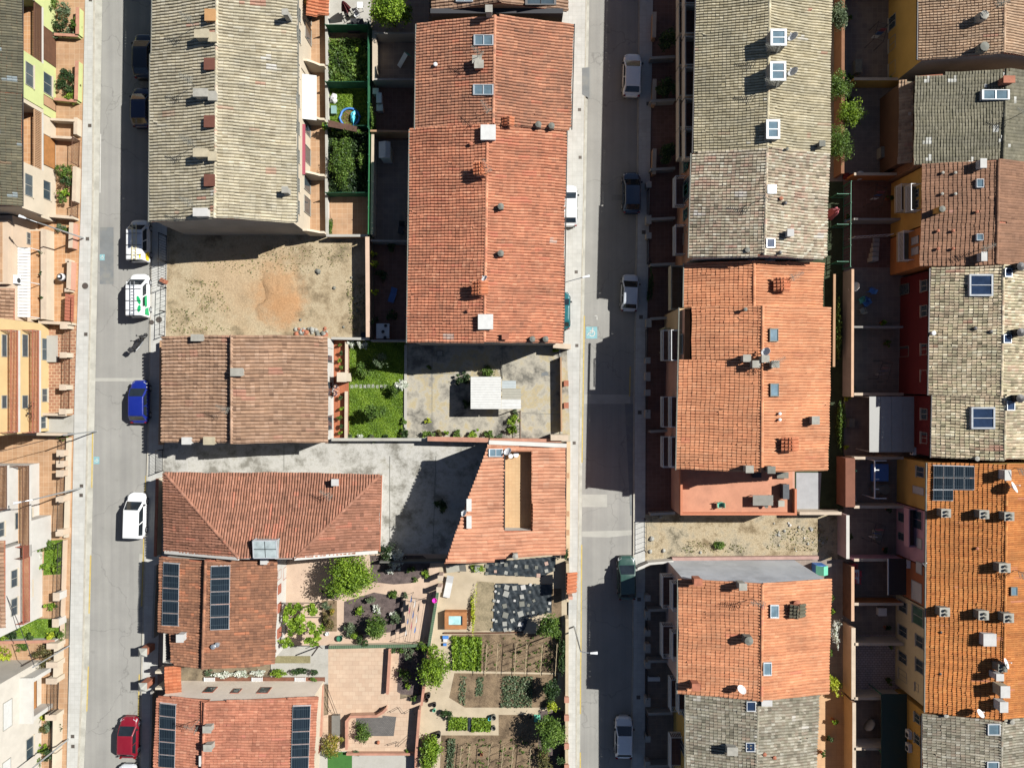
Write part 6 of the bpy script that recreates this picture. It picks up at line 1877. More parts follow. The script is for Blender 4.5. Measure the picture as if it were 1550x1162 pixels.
def ell(cx,cy,a,b,rot,n=14):
 return [(cx + a * math.cos(t) * math.cos(rot) - b * math.sin(t) * math.sin(rot),cy + a * math.cos(t) * math.sin(rot) + b * math.sin(t) * math.cos(rot)) for t in [2 * math.pi * k / n for k in range(n)]]
def side_mark(vanobj,pts,mat,nm,w=.9):
 """vinyl on the right flank: (y, z) outline"""
 mb = MB(); mb.add([(w,y,z) for y,z in pts],[tuple(range(len(pts)))]); return mb.build(nm,mat,vanobj)
def ladder(label,vanobj,x,y0,y1,z,wd,mat):
 o = local_root('roof_ladder',label,'ladder',None)
 for s in (-1,1):
  m = MB(); m.box(s * wd / 2 - .025,s * wd / 2 + .025,y0,y1,0,.07); m.build('stile',mat,o)
 n = int((y1 - y0) / .3)
 for i in range(n):
  y = y0 + .15 + i * .3; m = MB(); m.box(-wd / 2,wd / 2,y - .02,y + .02,.015,.055); m.build('rung',mat,o)
 o.location = vanobj.location + Vector((x,0,z)); return o
YWOOD = MS('yellowed_fibreglass',(.62,.55,.34,1),.5)
for vo,xl in ((v1,.10),(v2,-.02)):
 for yy in (-1.5,-.6,.5):
  m = MB(); m.bar((-.72,yy,1.885),(.72,yy,1.885),.04); m.bar((-.72,yy,1.80),(-.72,yy,1.885),.04); m.bar((.72,yy,1.80),(.72,yy,1.885),.04); m.build('roof_bar',PLK,vo)
ladder('aluminium ladder on the roof bars of the half shaded van',v1,.12,-2.0,1.4,1.91,.38,YWOOD)
ladder('aluminium ladder on the roof bars of green and white van',v2,-.02,-2.0,1.2,1.91,.38,GAL)
roof_mark(v2,ell(.52,-.55,.42,.17,1.9),1.832,GREENV,'green_leaf_mark'); roof_mark(v2,ell(.56,-1.35,.34,.17,1.4),1.832,GREENV,'green_leaf_mark')
side_mark(v2,[(-.05,1.0),(.0,1.2),(-.25,1.4),(-.9,1.4),(-1.2,1.2),(-1.0,.95)],GREENV,'green_leaf_mark',.885)
side_mark(v2,[(-1.05,.55),(-1.3,1.3),(-1.85,1.35),(-1.9,.6)],GREENV,'green_leaf_mark',.887)
roof_mark(v1,[(.50,-1.55),(.66,-1.35),(.70,-1.75),(.60,-1.9)],1.832,YELV,'yellow_mark')
side_mark(v1,[(-1.0,.7),(-1.3,1.3),(-1.9,1.2),(-1.9,.7)],YELV,'yellow_mark',.885)
def motorcycle(label,px,py,ang):
 o = local_root('motorcycle',label,'motorcycle')
 for s in (-1,1):
  m = MB(); Mx = Matrix.Rotation(math.pi / 2,3,'Y')
  m.lathe((0,s * .72,.31),[(.17,-.07),(.29,-.07),(.31,0),(.29,.07),(.17,.07)],16,Mx); wo = m.build('wheel',TYRE,o,True)
  r = MB(); r.lathe((0,s * .72,.31),[(.17,-.03),(.17,.03),(.05,.04)],10,Mx); r.build('rim',RIM,wo)
  f = MB(); f.hexa([(-.09,s * .72 - .3,.60),(.09,s * .72 - .3,.60),(.09,s * .72 + .3,.60),(-.09,s * .72 + .3,.60)],[(-.07,s * .72 - .2,.67),(.07,s * .72 - .2,.67),(.07,s * .72 + .2,.67),(-.07,s * .72 + .2,.67)]); f.build('mudguard',PLK,o)
 m = MB(); m.hexa([(-.14,-.45,.30),(.14,-.45,.30),(.16,.40,.30),(-.16,.40,.30)],[(-.13,-.5,.68),(.13,-.5,.68),(.14,.35,.72),(-.14,.35,.72)]); m.build('engine',DKM,o)
 m = MB(); m.lathe((0,.22,.72),[(.02,0),(.15,.02),(.17,.12),(.12,.22),(.02,.25)],10,Matrix.Diagonal((1,1.6,1))); m.build('fuel_tank',car_paint('black_bike_paint',(.01,.011,.013,1)),o,True)
 m = MB(); m.hexa([(-.14,-.75,.72),(.14,-.75,.72),(.12,.02,.72),(-.12,.02,.72)],[(-.15,-.78,.84),(.15,-.78,.84),(.11,.0,.80),(-.11,.0,.80)]); m.build('seat',PLK,o)
 m = MB(); m.tube([(-.40,.38,1.04),(-.15,.52,1.0),(.15,.52,1.0),(.40,.38,1.04)],.02,6); m.build('handlebar',DKM,o)
 for s in (-1,1):
  m = MB(); m.tube([(s * .09,.55,.98),(s * .09,.72,.31)],.028,6); m.build('fork',GAL,o)
  m = MB(); m.lathe((s * .34,.50,1.16),[(.02,0),(.07,.02),(.07,.03)],8); m.bar((s * .32,.46,1.03),(s * .34,.5,1.16),.015); m.build('mirror',PLK,o)
 m = MB(); m.box(-.22,.22,-1.18,-.80,.86,1.16); m.build('top_box',PLK,o,bevel=.04)
 m = MB(); m.hexa([(-.18,.55,.8),(.18,.55,.8),(.12,.78,.78),(-.12,.78,.78)],[(-.2,.5,1.12),(.2,.5,1.12),(.12,.62,1.2),(-.12,.62,1.2)]); m.build('fairing',PLK,o)
 m = MB(); m.tube([(.16,.2,.3),(.2,-.4,.32),(.2,-.9,.42)],.05,8); m.build('exhaust',GAL,o)
 p = W(px,py,.6); p.z = 0; o.location = p; o.rotation_euler = (0.0,0.06,ang)
 return o
motorcycle('black motorcycle with top box parked behind the green and white van',210,517,-.66)
# lamp posts
def lamp_post(label,base,ztop,arm,armdir,mat=GAL,wall_from=None):
 b = W(*base); o = root('street_lamp',label,'street lamp',b)
 a = Vector((math.cos(armdir),math.sin(armdir),0))
 m = MB()
 if wall_from is None:
  m.tube([b + Vector((0,0,0)),b + Vector((0,0,ztop * .5)),b + Vector((0,0,ztop - .3))],[.085,.07,.05],8); m.build('pole',mat,o)
  s = b + Vector((0,0,ztop - .35))
 else:
  s = wall_from; m.box(s.x - .05,s.x + .05,s.y - .12,s.y + .12,s.z - .2,s.z + .2); m.build('wall_bracket',mat,o)
 e = b + a * arm + Vector((0,0,ztop)) if wall_from is None else wall_from + a * arm + Vector((0,0,ztop - wall_from.z))
 m = MB(); m.tube([s,s.lerp(e,.5) + Vector((0,0,.12)),e],.035,6); m.build('arm',mat,o)
 h = MB(); side = Vector((-a.y,a.x,0))
 q0 = e - a * .1; q1 = e + a * .55
 h.hexa([q0 - side * .07,q1 - side * .13,q1 + side * .13,q0 + side * .07],[q0 - side * .06 + Vector((0,0,.1)),q1 - side * .10 + Vector((0,0,.08)),q1 + side * .10 + Vector((0,0,.08)),q0 + side * .06 + Vector((0,0,.1))]); hd = h.build('lamp_head',WHM,o)
 l = MB(); mid = e + a * .3; l.box(mid.x - .15,mid.x + .15,mid.y - .08,mid.y + .08,e.z - .03,e.z - .002); l.build('lens',LAMP,hd)
 return o
lamp_post('tall grey street lamp on pavement beside cream and peach houses',(128,361),7.2,.9,math.radians(160))
lamp_post('tall grey street lamp on pavement beside tan courtyard',(124,738),7.4,.9,math.radians(190))
lamp_post('grey street lamp at pavement edge outside plain white house',(105,1117),7.2,.8,math.radians(180))
lamp_post('grey street lamp beside the garden wall of vegetable plots',(869,947),6.9,.9,math.radians(0))
lamp_post('wall mounted street lamp reaching out from long red house',(846,430),6.4,2.1,math.radians(12),wall_from=Vector((m3b['Xe'] + .05,Yat(430,5.2),5.2)))
# walls, fences and gates
wall('low lime green front wall with red coping beside bushy front garden',[(124,98),(122.5,156)],.75,.25,LIME,cope=REDCOPE)
wall('lime green front wall stub at the top of the street',[(125,18),(124.5,58)],.75,.25,LIME,cope=REDCOPE)
wall('lime side wall between planted bed and paved drive',[(88,57),(124,59)],.6,.18,LIME,cope=REDCOPE)
wall('lime side wall under the round bushes',[(88,154),(122,157)],.6,.18,LIME,cope=REDCOPE)
wall('cream divider wall between lime and cream front yards',[(86,186),(122,188)],.9,.16,CREAM,cope=COPE)
wall('cream divider wall north of the wooden garage door',[(86,212),(121,214)],.9,.16,CREAM,cope=COPE)
wall('low cream front wall before planted corner',[(121,256),(119.5,308)],.8,.25,CREAM,cope=COPE)
wall('short cream front wall with letter box',[(122.5,183),(122,208)],.8,.25,CREAM,cope=COPE)
railfence('brown slatted metal driveway gate of cream house',[(121.5,214),(120.5,252)],1.3,BRM,'driveway_gate',gap=.13,cat='gate')
railfence('brown metal gate at corner of cream house front yard',[(119.5,309),(118.5,330)],1.2,BRM,'garden_gate',gap=.13,cat='gate')
wall('cream boundary wall between cream house and terracotta terrace',[(70,329),(120,333)],1.0,.2,CREAM,cope=COPE)
wall('orange rendered front wall north of the striped ornament',[(117,340),(115.5,378)],.9,.3,SALM,cope=COPE)
wall('orange front wall with cream coping beside striped ornament',[(114,398),(112.5,440)],.9,.3,SALM,cope=COPE)
wall('cream pier wall beside terracotta gate',[(108,397),(113.5,397)],.9,.25,CREAM,cope=COPE)
wall('cream pier wall south of orange front wall',[(107,441),(113,441)],.9,.25,CREAM,cope=COPE)
og = root('driveway_gate','terracotta red panelled driveway gate of the peach house','gate',W(111,466))
for i in range(8):
 m = MB(); a = W(111.5 - i * .15,447 + i * 5); b = W(111.4 - i * .15,451.4 + i * 5); m.box(a.x - .04,a.x + .04,b.y,a.y,.1,1.25); m.build('panel',REDM,og)
m = MB(); m.bar(W(111.5,446,1.27),W(110.3,487,1.27),.1,.05); m.build('rail',REDM,og)
wall('cream party wall between peach terrace and brick paved yard',[(70,489),(116,491)],1.1,.2,CREAM,cope=COPE)
for i,(y0,y1) in enumerate(((498,534),(542,582),(590,618))):
 railfence('brown louvred railing panel along the brick paved yard',[(107.5 - i * .8,y0),(107 - i * .8,y1)],.95,BRM,'railing_panel',gap=.12,group='louvred panels along the brick yard')
for i,y in enumerate((495,538,586,622)):
 pillar('cream front pillar between louvred railing panels',108 - i * .6,y,.55,.45,1.15,CREAM,group='pillars along the brick yard')
wall('tan side wall between brick yard and grey drive',[(66,626),(110,627)],.9,.18,TANW,cope=COPE)
wall('grey brown boundary wall north of tan courtyard',[(40,655),(114,656)],1.2,.18,GREYW,cope=COPE)
wall('cream low front wall of tan courtyard',[(107,662),(103,812)],.45,.3,CREAM)
for i,y in enumerate((684,700,714,752,802)):
 pillar('peach front pillar of tan courtyard',103.5 - i * .3,y,.6,.55,1.2,PEACH,group='pillars of the tan courtyard')
railfence('brown railing between first peach pillars of tan courtyard',[(103.5,662),(103,682)],1.1,BRM,'railing_panel',gap=.13)
railfence('brown railing beside lamp post of tan courtyard',[(102,718),(101,749)],1.1,BRM,'railing_panel',gap=.13)
railfence('dark double driveway gate of tan courtyard',[(101,756),(99,799)],1.4,DKM,'driveway_gate',gap=.10,cat='gate')
railfence('dark pedestrian gate of tan courtyard',[(103,688),(102.8,698)],1.3,DKM,'garden_gate',gap=.10,cat='gate')
wall('cream low wall along the small front lawn',[(101,816),(96,966)],.4,.25,PEACH)
railfence('black railing above low wall by the small lawn',[(99,818),(97,890)],1.2,DKM,'railing_panel',gap=.12)
railfence('black railing beside paved yard of the tiled house',[(96.6,905),(96,930)],1.2,DKM,'railing_panel',gap=.12)
for y in (897,936): pillar('white front pillar of the tiled roof house',97.5 - (y - 897) * .03,y,.5,.7,1.2,WHITE,group='white pillars of the tiled roof house')
wall('white and red garden wall along the lawn strip',[(2,968),(90,966)],.7,.2,WHITE,cope=REDCOPE)
for i,(y0,y1) in enumerate(((972,996),(1000,1018),(1074,1130))):
 wall('cream front wall panel of plain white house',[(94.5 - i * .8,y0),(94 - i,y1)],1.0,.35,CREAM,group='front wall panels of white house')
for y in (970,998,1022,1076): pillar('broad cream gate pillar of plain white house',92 - (y - 970) * .02,y,.95,.45,1.25,CREAM,group='gate pillars of white house')
railfence('black louvred driveway gate of plain white house',[(90,1027),(88.5,1072)],1.3,DKM,'driveway_gate',gap=.10,cat='gate')
railfence('black railing above white wall near lamp post',[(89,1082),(87,1128)],1.0,DKM,'railing_panel',gap=.12)
wall('cream front wall south of lamp post',[(92,1132),(89,1260)],1.0,.35,CREAM)
p = W(95,420,.5); o = root('striped_ornament','black and white striped rounded garden ornament on terracotta terrace','ornament',(p.x,p.y,0))
prof = [(.16,0),(.34,.15),(.42,.4),(.40,.7),(.30,.98),(.16,1.15),(.02,1.2)]
for i in range(len(prof) - 1):
 (r0,z0),(r1,z1) = prof[i],prof[i + 1]
 m = MB(); m.lathe((p.x,p.y,z0),[(r0,0),(r1,z1 - z0)],18); m.build('stripe',PLW if i % 2 else PLK,o,True)
railfence('dark metal mesh gate and fence at street side of dirt lot',[(253,358),(252,436)],1.7,DKM,'lot_gate',gap=.25,cat='gate')
railfence('thin wire fence along pavement of dirt lot',[(252,436),(250,508)],1.2,DKM,'wire_fence',gap=.5)
wall('brown brick gatepost of the dirt lot lying low beside its gate',[(246,424),(254,428)],.5,.35,CHIMR,'brick_stub')
wall('cement wall with pinkish top east of dirt lot',[(561.5,364),(562.5,512)],1.7,.28,M('cement_blockwork',C(186,156,134),var=.1),cope=M('pink_coping',C(238,202,172),var=.06),copew=.1)
wall('low rendered wall between dirt lot and lawn',[(506,513),(563,514)],1.1,.16,GREYW,cope=CONC)
wall('low garden wall between north patio and dirt lot',[(498,360),(560,360)],1.0,.16,TANW,cope=CONC)
def heap(name,label,cat,pts,h,mat,n=22,kind=None):
 """low irregular heap inside a pixel outline"""
 P = [W(x,y) for x,y in pts]
 c = sum(P,Vector()) / len(P)
 D = []
 for i in range(len(P)):
  for k in range(3): D.append(P[i].lerp(P[(i + 1) % len(P)],k / 3) + Vector((random.uniform(-.12,.12),random.uniform(-.12,.12),0)))
 rings = [(1.0,0.0),(.86,.35),(.68,.62),(.48,.86),(.25,.97)]
 mb = MB(); m = len(D)
 for f,hz in rings:
  for d in D:
   q = c + (d - c) * f
   mb.v.append((q.x,q.y,.015 + hz * h * random.uniform(.75,1.25)))
 mb.v.append((c.x,c.y,.015 + h))
 for i in range(len(rings) - 1):
  for k in range(m):
   k2 = (k + 1) % m
   mb.f.append((i * m + k,i * m + k2,(i + 1) * m + k2,(i + 1) * m + k))
 b = (len(rings) - 1) * m
 for k in range(m): mb.f.append((b + k,b + (k + 1) % m,len(mb.v) - 1))
 o = mb.build(name,mat,None,True)
 tag(o,label,cat,None,kind)
 return o
heap('earth_mound','spread mound of fresh orange earth in the middle of dirt lot','mound',[(400,408),(420,402),(446,410),(450,440),(456,460),(440,482),(420,490),(392,484),(384,470),(404,450),(396,430)],.16,DIRT)
heap('earth_spread','thin spread of pinkish earth west of the orange mound','mound',[(325,410),(360,398),(400,404),(398,440),(384,462),(356,448),(330,436)],.06,DIRT)
def rock(label,px,py,s,mat,group=None,z0=0.0,name='rock'):
 p = W(px,py); mb = MB()
 n = 7;
 for r,z in ((1.0,0),(1.05,.35),(.7,.75),(.25,.95)):
  for k in range(n):
   a = 2 * math.pi * k / n; q = r * s * random.uniform(.8,1.2) * .5
   mb.v.append((p.x + q * math.cos(a),p.y + q * math.sin(a),z0 + z * s * .6))
 for i in range(3):
  for k in range(n): mb.f.append((i * n + k,i * n + (k + 1) % n,(i + 1) * n + (k + 1) % n,(i + 1) * n + k))
 mb.f.append(tuple(range(3 * n,4 * n)))
 return tag(mb.build(name,mat),label,'rock',group)
for i in range(34):
 x = random.choice([random.uniform(446,472),random.uniform(470,495),random.uniform(446,466)]); y = random.uniform(497,509)
 rock('broken tile and stone rubble heaped by bungalow roof edge',x,y,random.uniform(.22,.5),random.choice([STONE,CHIMG,CHIM,CHIMR]),'rubble beside the bungalow',name='rubble')
for x,y,s in ((482,411,.5),(506,436,.35),(541,470,.3),(520,495,.25),(532,420,.25),(455,484,.25)):
 rock('grey stone lying loose on the dirt lot',x,y,s,CHIMG,'loose stones on the dirt lot')
o = root('broken_chair','weathered grey broken board lying on dirt lot','debris',W(480,410)); m = MB(); m.bar(W(478,408,.1),W(484,413,.25),.3,.03); m.build('board',CHIMG,o)
p = W(551,507,.3); o = root('black_barrel','black round barrel in corner of the dirt lot','barrel',(p.x,p.y,0)); m = MB(); m.lathe((p.x,p.y,0),[(.28,0),(.3,.3),(.28,.6),(.24,.6),(.24,.52)],14); m.build('drum',PLK,o)
SCREEN = M('green_screen_mesh',C(36,120,76),var=.16,scale=3,fine=25)
railfence('green screened mesh fence along north garden lots',[(563,46),(563,130)],2.0,GRM,'screen_fence',bars=False,mesh=SCREEN)
railfence('green screened mesh fence beside overgrown garden lot',[(563,132),(563,204)],2.0,GRM,'screen_fence',bars=False,mesh=SCREEN)
railfence('bright green artificial hedge fence beside grey roofed patio',[(564.5,206),(563,360)],2.0,GRM,'screen_fence',bars=False,mesh=M('bright_green_screen',C(52,150,84),var=.14,scale=3,fine=25))
wall('cream garden wall beside the shaded slide patio',[(571,58),(571,132)],1.4,.3,CREAM,cope=COPE)
wall('cream garden wall beside patio with pale shed',[(569,212),(567.5,360)],1.5,.18,WHITE,cope=COPE)
for y,lb,mt in ((50,'dark green hedge fence between white patio and weedy lot',SCREEN),(134,'dark green mesh fence between weedy lot and toy lawn',SCREEN),(199,'leafy fence between toy lawn and hedge lot',SCREEN),(298,'low mesh fence between hedge lot and paved patio',SCREEN)):
 railfence(lb,[(499,y),(561,y)],1.6,GRM,'screen_fence',bars=False,mesh=mt)
wall('grey divider wall across the shaded back patios near the tree',[(572,64),(640,64)],1.8,.16,GREYW)
wall('grey divider wall south of the slide patio',[(572,132),(640,132)],1.8,.16,GREYW)
wall('ivy topped divider wall north of the pale shed',[(566,208),(640,209)],1.8,.18,TANW)
wall('dark divider wall between grey patio and red tiled patio',[(566,369),(640,370)],1.6,.16,GREYW)
wall('rendered south wall of shaded red patio',[(566,517),(640,517)],1.6,.16,GREYW)
wall('concrete strip kerb between lawn and concrete yard',[(614.5,522),(614,660)],.22,.25,CONC,'kerb_wall')
wall('white planted border wall south of the lawn',[(505,664),(650,664)],.8,.2,M('greenish_white_render',C(222,226,214),var=.05),cope=CONC)
wall('terracotta topped wall south of concrete yard',[(650,662),(740,664)],1.5,.22,TANW,cope=REDCOPE,copew=.22)
wall('salmon topped wall between concrete yard and roof terrace house',[(742,664),(848,665)],1.5,.22,SALM,cope=REDCOPE,copew=.1)
wall('cream front wall closing concrete yard toward the street',[(848,541),(849,652)],1.0,.14,TANW)
wall('cream return wall with grass tuft at the north corner of concrete yard',[(836,524),(862,526)],1.6,.4,CREAM,cope=COPE)
for y in (580,613): pillar('short brick red pillar on the yard forecourt',856,y,.35,.45,.9,CHIMR,CHIMR,group='short pillars on the yard forecourt')
wall('cream gate wall beside salmon roofed house',[(832,660),(858,660)],1.9,.45,CREAM,cope=COPE)
wall('cream side wall along the pavement of salmon roofed house',[(860,668),(859,842)],.5,.35,M('warm_cream_render',C(238,206,160),var=.05))
for y in (718,775,803): pillar('small tan bollard pillar before salmon roofed house',858,y,.25,.4,.8,TANW,TANW,group='small pillars before the salmon house')
railfence('thin dark metal gate across concrete yard',[(758,548),(760,572)],1.2,DKM,'yard_gate',gap=.2,cat='gate')
railfence('thin rail fence south of white shed',[(788,622),(788,664)],.9,BRM,'rail_fence',gap=.3)
wall('low grey wall at the south side of worn passage',[(578,846),(690,846)],1.2,.15,M('dark_grey_render',C(120,118,110),var=.1))
def shed():
 o = root('shed','small shed with white corrugated roof in the concrete yard','shed',W(740,594))
 z = 2.25
 def corr(x0,y0,x1,y1,z,mat,nm,pitch=.23):
  a = W(x0,y0,z); b = W(x1,y1,z)
  mb = MB(); n = int((a.y - b.y) / pitch); m = n * 4
  for i in range(m + 1):
   y = a.y + (b.y - a.y) * i / m; zz = z + .014 * math.cos(2 * math.pi * i / 4) + .05 * (i / m)
   mb.v += [(a.x,y,zz),(b.x,y,zz + .03)]
  for i in range(m): mb.f.append((2 * i,2 * i + 1,2 * i + 3,2 * i + 2))
  ob = mb.build(nm,mat,o)
  so = ob.modifiers.new('thick','SOLIDIFY'); so.thickness = .03
 corr(712.5,570,758.5,618.8,z,SHEETW,'roof_sheet'); corr(758.8,604,788.5,618.8,z - .06,SHEETW,'roof_sheet'); corr(760,588,788.5,603.7,z - .06,SHEETG,'roof_sheet'); corr(760,576,781,587.7,z - .10,MS('pale_blue_sheet',C(206,216,216),.4),'roof_sheet')
 a = W(716,573); b = W(757,616); m = MB(); m.box(a.x,b.x,b.y,a.y,0,2.12); m.build('wall',WHITE,o)
 for x,y in ((786,590),(786,617),(762,590)):
  p = W(x,y); m = MB(); m.box(p.x - .04,p.x + .04,p.y - .04,p.y + .04,0,2.1); m.build('post',GAL,o)
shed()
for i in range(9):
 p = W(533 + i * 6.4,584.5 + random.uniform(-.4,.4)); mb = MB(); h = .15
 mb.box(p.x - h,p.x + h,p.y - .17,p.y + .17,.02,.075); tag(mb.build('stepping_stone',STONE),'square pale stepping stone set in the lawn path','stepping stone','stepping stones across the lawn')
o = tag(sheet('yard_drain',[(820,564),(828,562),(831,568),(819,569)],.036,ASPH2),kind='structure')
o = root('yard_hatch','pale square hatch box in shaded north part of concrete yard','hatch',W(666,535)); p = W(666,535); m = MB(); m.box(p.x - .32,p.x + .32,p.y - .3,p.y + .3,.02,.2); m.build('frame',CHIMG,o); m = MB(); m.box(p.x - .25,p.x + .25,p.y - .22,p.y + .22,.201,.24); m.build('lid',CHIM,o)
pillar('square cream pillar at the lawn edge of wooden terrace',526,571,.8,.8,2.3,CREAM,CREAM,name='garden_pillar')
wall('brick red planter wall between wooden terrace and lawn',[(527,518),(527,566)],.6,.22,M('planter_brick',C(176,110,86),var=.1),cope=COPE)
wall('brick red planter wall beside the lower lawn',[(526.5,592),(526,662)],.6,.22,MATS['planter_brick'],cope=COPE)
wall('white house wall coping above wooden terrace',[(503,514),(503,668)],.5,.3,WHITE,'terrace_kerb')
for y,lb in ((977,'brick gate pillar with peaked cap beside upper solar house'),(1028,'brick gate pillar with peaked cap beside lower solar house')):
 p = W(230,y); o = root('gate_pillar',lb,'pillar',p)
 m = MB(); m.box(p.x - .35,p.x + .35,p.y - .3,p.y + .3,0,1.7); m.build('shaft',CHIMR,o)
 m = MB(); m.lathe((p.x,p.y,1.702),[(.58,0),(.55,.06),(.02,.4)],4,Matrix.Rotation(math.pi / 4,3,'Z')); m.build('cap',STONE,o)
wall('dark front wall with railing along pavement of the upper solar house',[(243,852),(239,960)],1.0,.2,GREYW)
wall('dark front wall along pavement of the lower solar house',[(237,1040),(233,1260)],1.0,.2,GREYW)
wall('red capped front wall along pavement of hip roofed house',[(246,722),(243,838)],1.0,.2,CREAM,cope=CHIMR)
railfence('dark slatted gate at street end of passage',[(247,680),(246.5,712)],1.5,DKM,'passage_gate',gap=.14,cat='gate')
wall('tan front wall of the bungalow along pavement',[(250,516),(248,672)],.9,.18,TANW)
# planting
for x,y,r,lb in ((97,112,8,'dark clipped round bush beside lime front wall, northern of the cluster'),(108,118,8,'dark clipped round bush between its cluster mates beside lime wall'),(92,128,9,'dark clipped round bush against the lime house, middle of cluster'),(104,134,8,'dark clipped round bush by lime wall, southern inner one'),(106,147,8,'bright green low bush at the south end of lime bed')):
 plant('clipped_bush',lb,'bush',x,y,r,.9,LEAF_B if 'bright' in lb else LEAF_D,420,.11,low=1)
for x,y,r,h,m,lb in ((116,128,6,.7,LEAF_BR,'reddish flowering shrub spilling over lime front wall'),(75,5,16,1.4,LEAF_G,'leafy green shrub in the top front garden'),(98,12,14,1.3,LEAF_S,'silvery shrub beside the top driveway rail'),(95,36,13,1.2,LEAF_D,'dark shrub filling the lime front bed'),(112,38,10,1.0,LEAF_G,'green shrub at the pavement side of lime front bed'),(88,50,8,.8,LEAF_S,'pale low plant at south end of lime front bed'),(104,50,8,.7,LEAF_S,'grey green low plant beside lime front wall'),
 (98,260,14,1.5,LEAF_G,'glossy green shrub in cream front corner'),(104,274,11,1.3,LEAF_D,'darker green shrub beside cream front wall'),(97,290,10,1.0,LEAF_B,'bright green low shrub south of glossy shrub'),(96,301,9,1.1,LEAF_G,'spiky palm-like plant at yard corner of cream house'),
 (92,345,8,.7,LEAF_S,'pale green plant below street lamp arm'),(100,349,5,.6,LEAF_G,'small green plant beside orange front wall'),
 (93,663,6,.7,LEAF_Y,'yellow green plant at gate corner of tan courtyard'),(98,662,5,.6,LEAF_G,'green plant at gate corner of tan courtyard'),
 (58,826,10,1.0,LEAF_G,'green shrub at the north of small front lawn'),(76,822,9,1.0,LEAF_G,'leafy shrub along front lawn edge by railing'),(57,840,7,.8,LEAF_W,'white flowering shrub by the small front lawn'),(66,858,6,.8,LEAF_B,'light green shrub at lower corner of front lawn'),(84,862,7,.8,LEAF_B,'yellowish green shrub below the front lawn'),(92,845,5,.6,LEAF_D,'small dark shrub on front lawn edge'),
 (76,917,9,.8,LEAF_B,'clipped light green round bush on paved yard'),(66,990,18,1.5,LEAF_BR,'large round reddish green bush beside plain white house'),
 (20,961,11,.8,LEAF_D,'dark shrub along the white garden wall'),(6,963,9,.8,LEAF_B,'bright shrub at west end of garden wall'),(46,964,7,.7,LEAF_D,'small dark shrub along white garden wall'),(78,963,7,.7,LEAF_Y,'yellow shrub near end of lawn strip'),(91,960,9,.9,LEAF_G,'green shrub by pillar at the lawn strip end'),(34,979,11,.7,LEAF_G,'green shrub below the garden wall'),(4,992,10,.9,LEAF_Y,'bright yellow green shrub beside white house'),
 (62,1086,10,.7,LEAF_Y,'yellow green strip plant south of garage'),(70,1096,8,.7,LEAF_S,'grey green plant in white house front bed'),(66,1106,8,.7,LEAF_BR,'brownish plant in white house front bed'),(84,1100,8,.8,LEAF_D,'dark plant by cream front wall'),(62,1132,9,.9,LEAF_B,'bright green plant beside lower white house window'),(52,1155,14,1.0,LEAF_G,'leafy plant below the lower street lamp'),(76,1140,12,1.0,LEAF_D,'dark green plant along cream front wall')):
 n = int(22 * r + 80)
 plant('palm_plant' if 'palm' in lb else ('shrub' if r > 7 else 'small_plant'),lb,'plant',x,y,r,h,m,n,.13,low=1)
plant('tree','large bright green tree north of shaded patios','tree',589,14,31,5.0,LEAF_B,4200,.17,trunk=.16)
plant('hedge_mass','big bright green bush filling the hedge lot','bush',517,246,20,2.2,LEAF_G,2600,.15,low=1,ry=36)
plant('shrub','green shrub along screen fence of the hedge lot','plant',548,240,9,1.6,LEAF_G,700,.14,low=1,ry=22)
plant('climber','green climber spilling over the fence beside brick shed','plant',497,193,8,1.8,LEAF_B,360,.13,low=1)
plant('climber','ivy along the fence south of toy lawn','plant',535,201,26,1.9,LEAF_G,700,.13,low=1,ry=4)
plant('climber','ivy on the screen fence beside toy lawn','plant',565,180,4,2.2,LEAF_G,420,.13,low=1,ry=22)
plant('palm_plant','spiky green palm in the corner of weedy lot','plant',555,118,9,1.3,LEAF_G,260,.22,low=1)
plant('shrub','yellow green shrub in the weedy lot','plant',540,75,9,1.0,LEAF_B,300,.15,low=1)
plant('shrub','green shrubs by terrace corner of weedy lot','plant',512,82,11,1.0,LEAF_G,350,.15,low=1)
plant('shrub','ivy growing along terrace edge of paved patio','plant',501,335,5,.6,LEAF_G,260,.11,low=1,ry=20)
for x,y,lb in ((566,385,'yellow green climber on pinkish wall top, northern'),(567,400,'yellow green climber on pinkish wall top, beside first'),(567,442,'yellow green climber on pinkish wall top, southern'),(567,484,'dark climber on pinkish wall near white table')):
 plant('climber',lb,'plant',x,y,5,2.1,LEAF_Y if 'yellow' in lb else LEAF_D,150,.13,low=1)
for x,y,lb in ((577,415,'dark shrub in shaded red patio, northern'),(590,375,'dark shrub by the patio divider wall'),(594,478,'dark shrub in the shaded red patio beside white table')):
 plant('shrub',lb,'plant',x,y,9,1.0,LEAF_D,220,.15,low=1)
plant('fruit_tree','young leafy tree on the lower lawn','tree',566,624,15,2.6,LEAF_G,1300,.14,trunk=.06)
plant('fruit_tree','sparse young tree at the shaded edge of upper lawn','tree',574,545,15,2.4,LEAF_S,420,.13,trunk=.05)
plant('fruit_tree','dark spreading shrub on the upper lawn','tree',551,560,14,1.5,LEAF_G,620,.13,trunk=.05)
plant('flowering_shrub','white flowering shrub at end of stepping stones','plant',607,582,10,1.5,LEAF_W,420,.13,low=1)
plant('shrub','dark green shrub beside the white flowering shrub','plant',597,590,10,1.4,LEAF_G,500,.14,low=1)
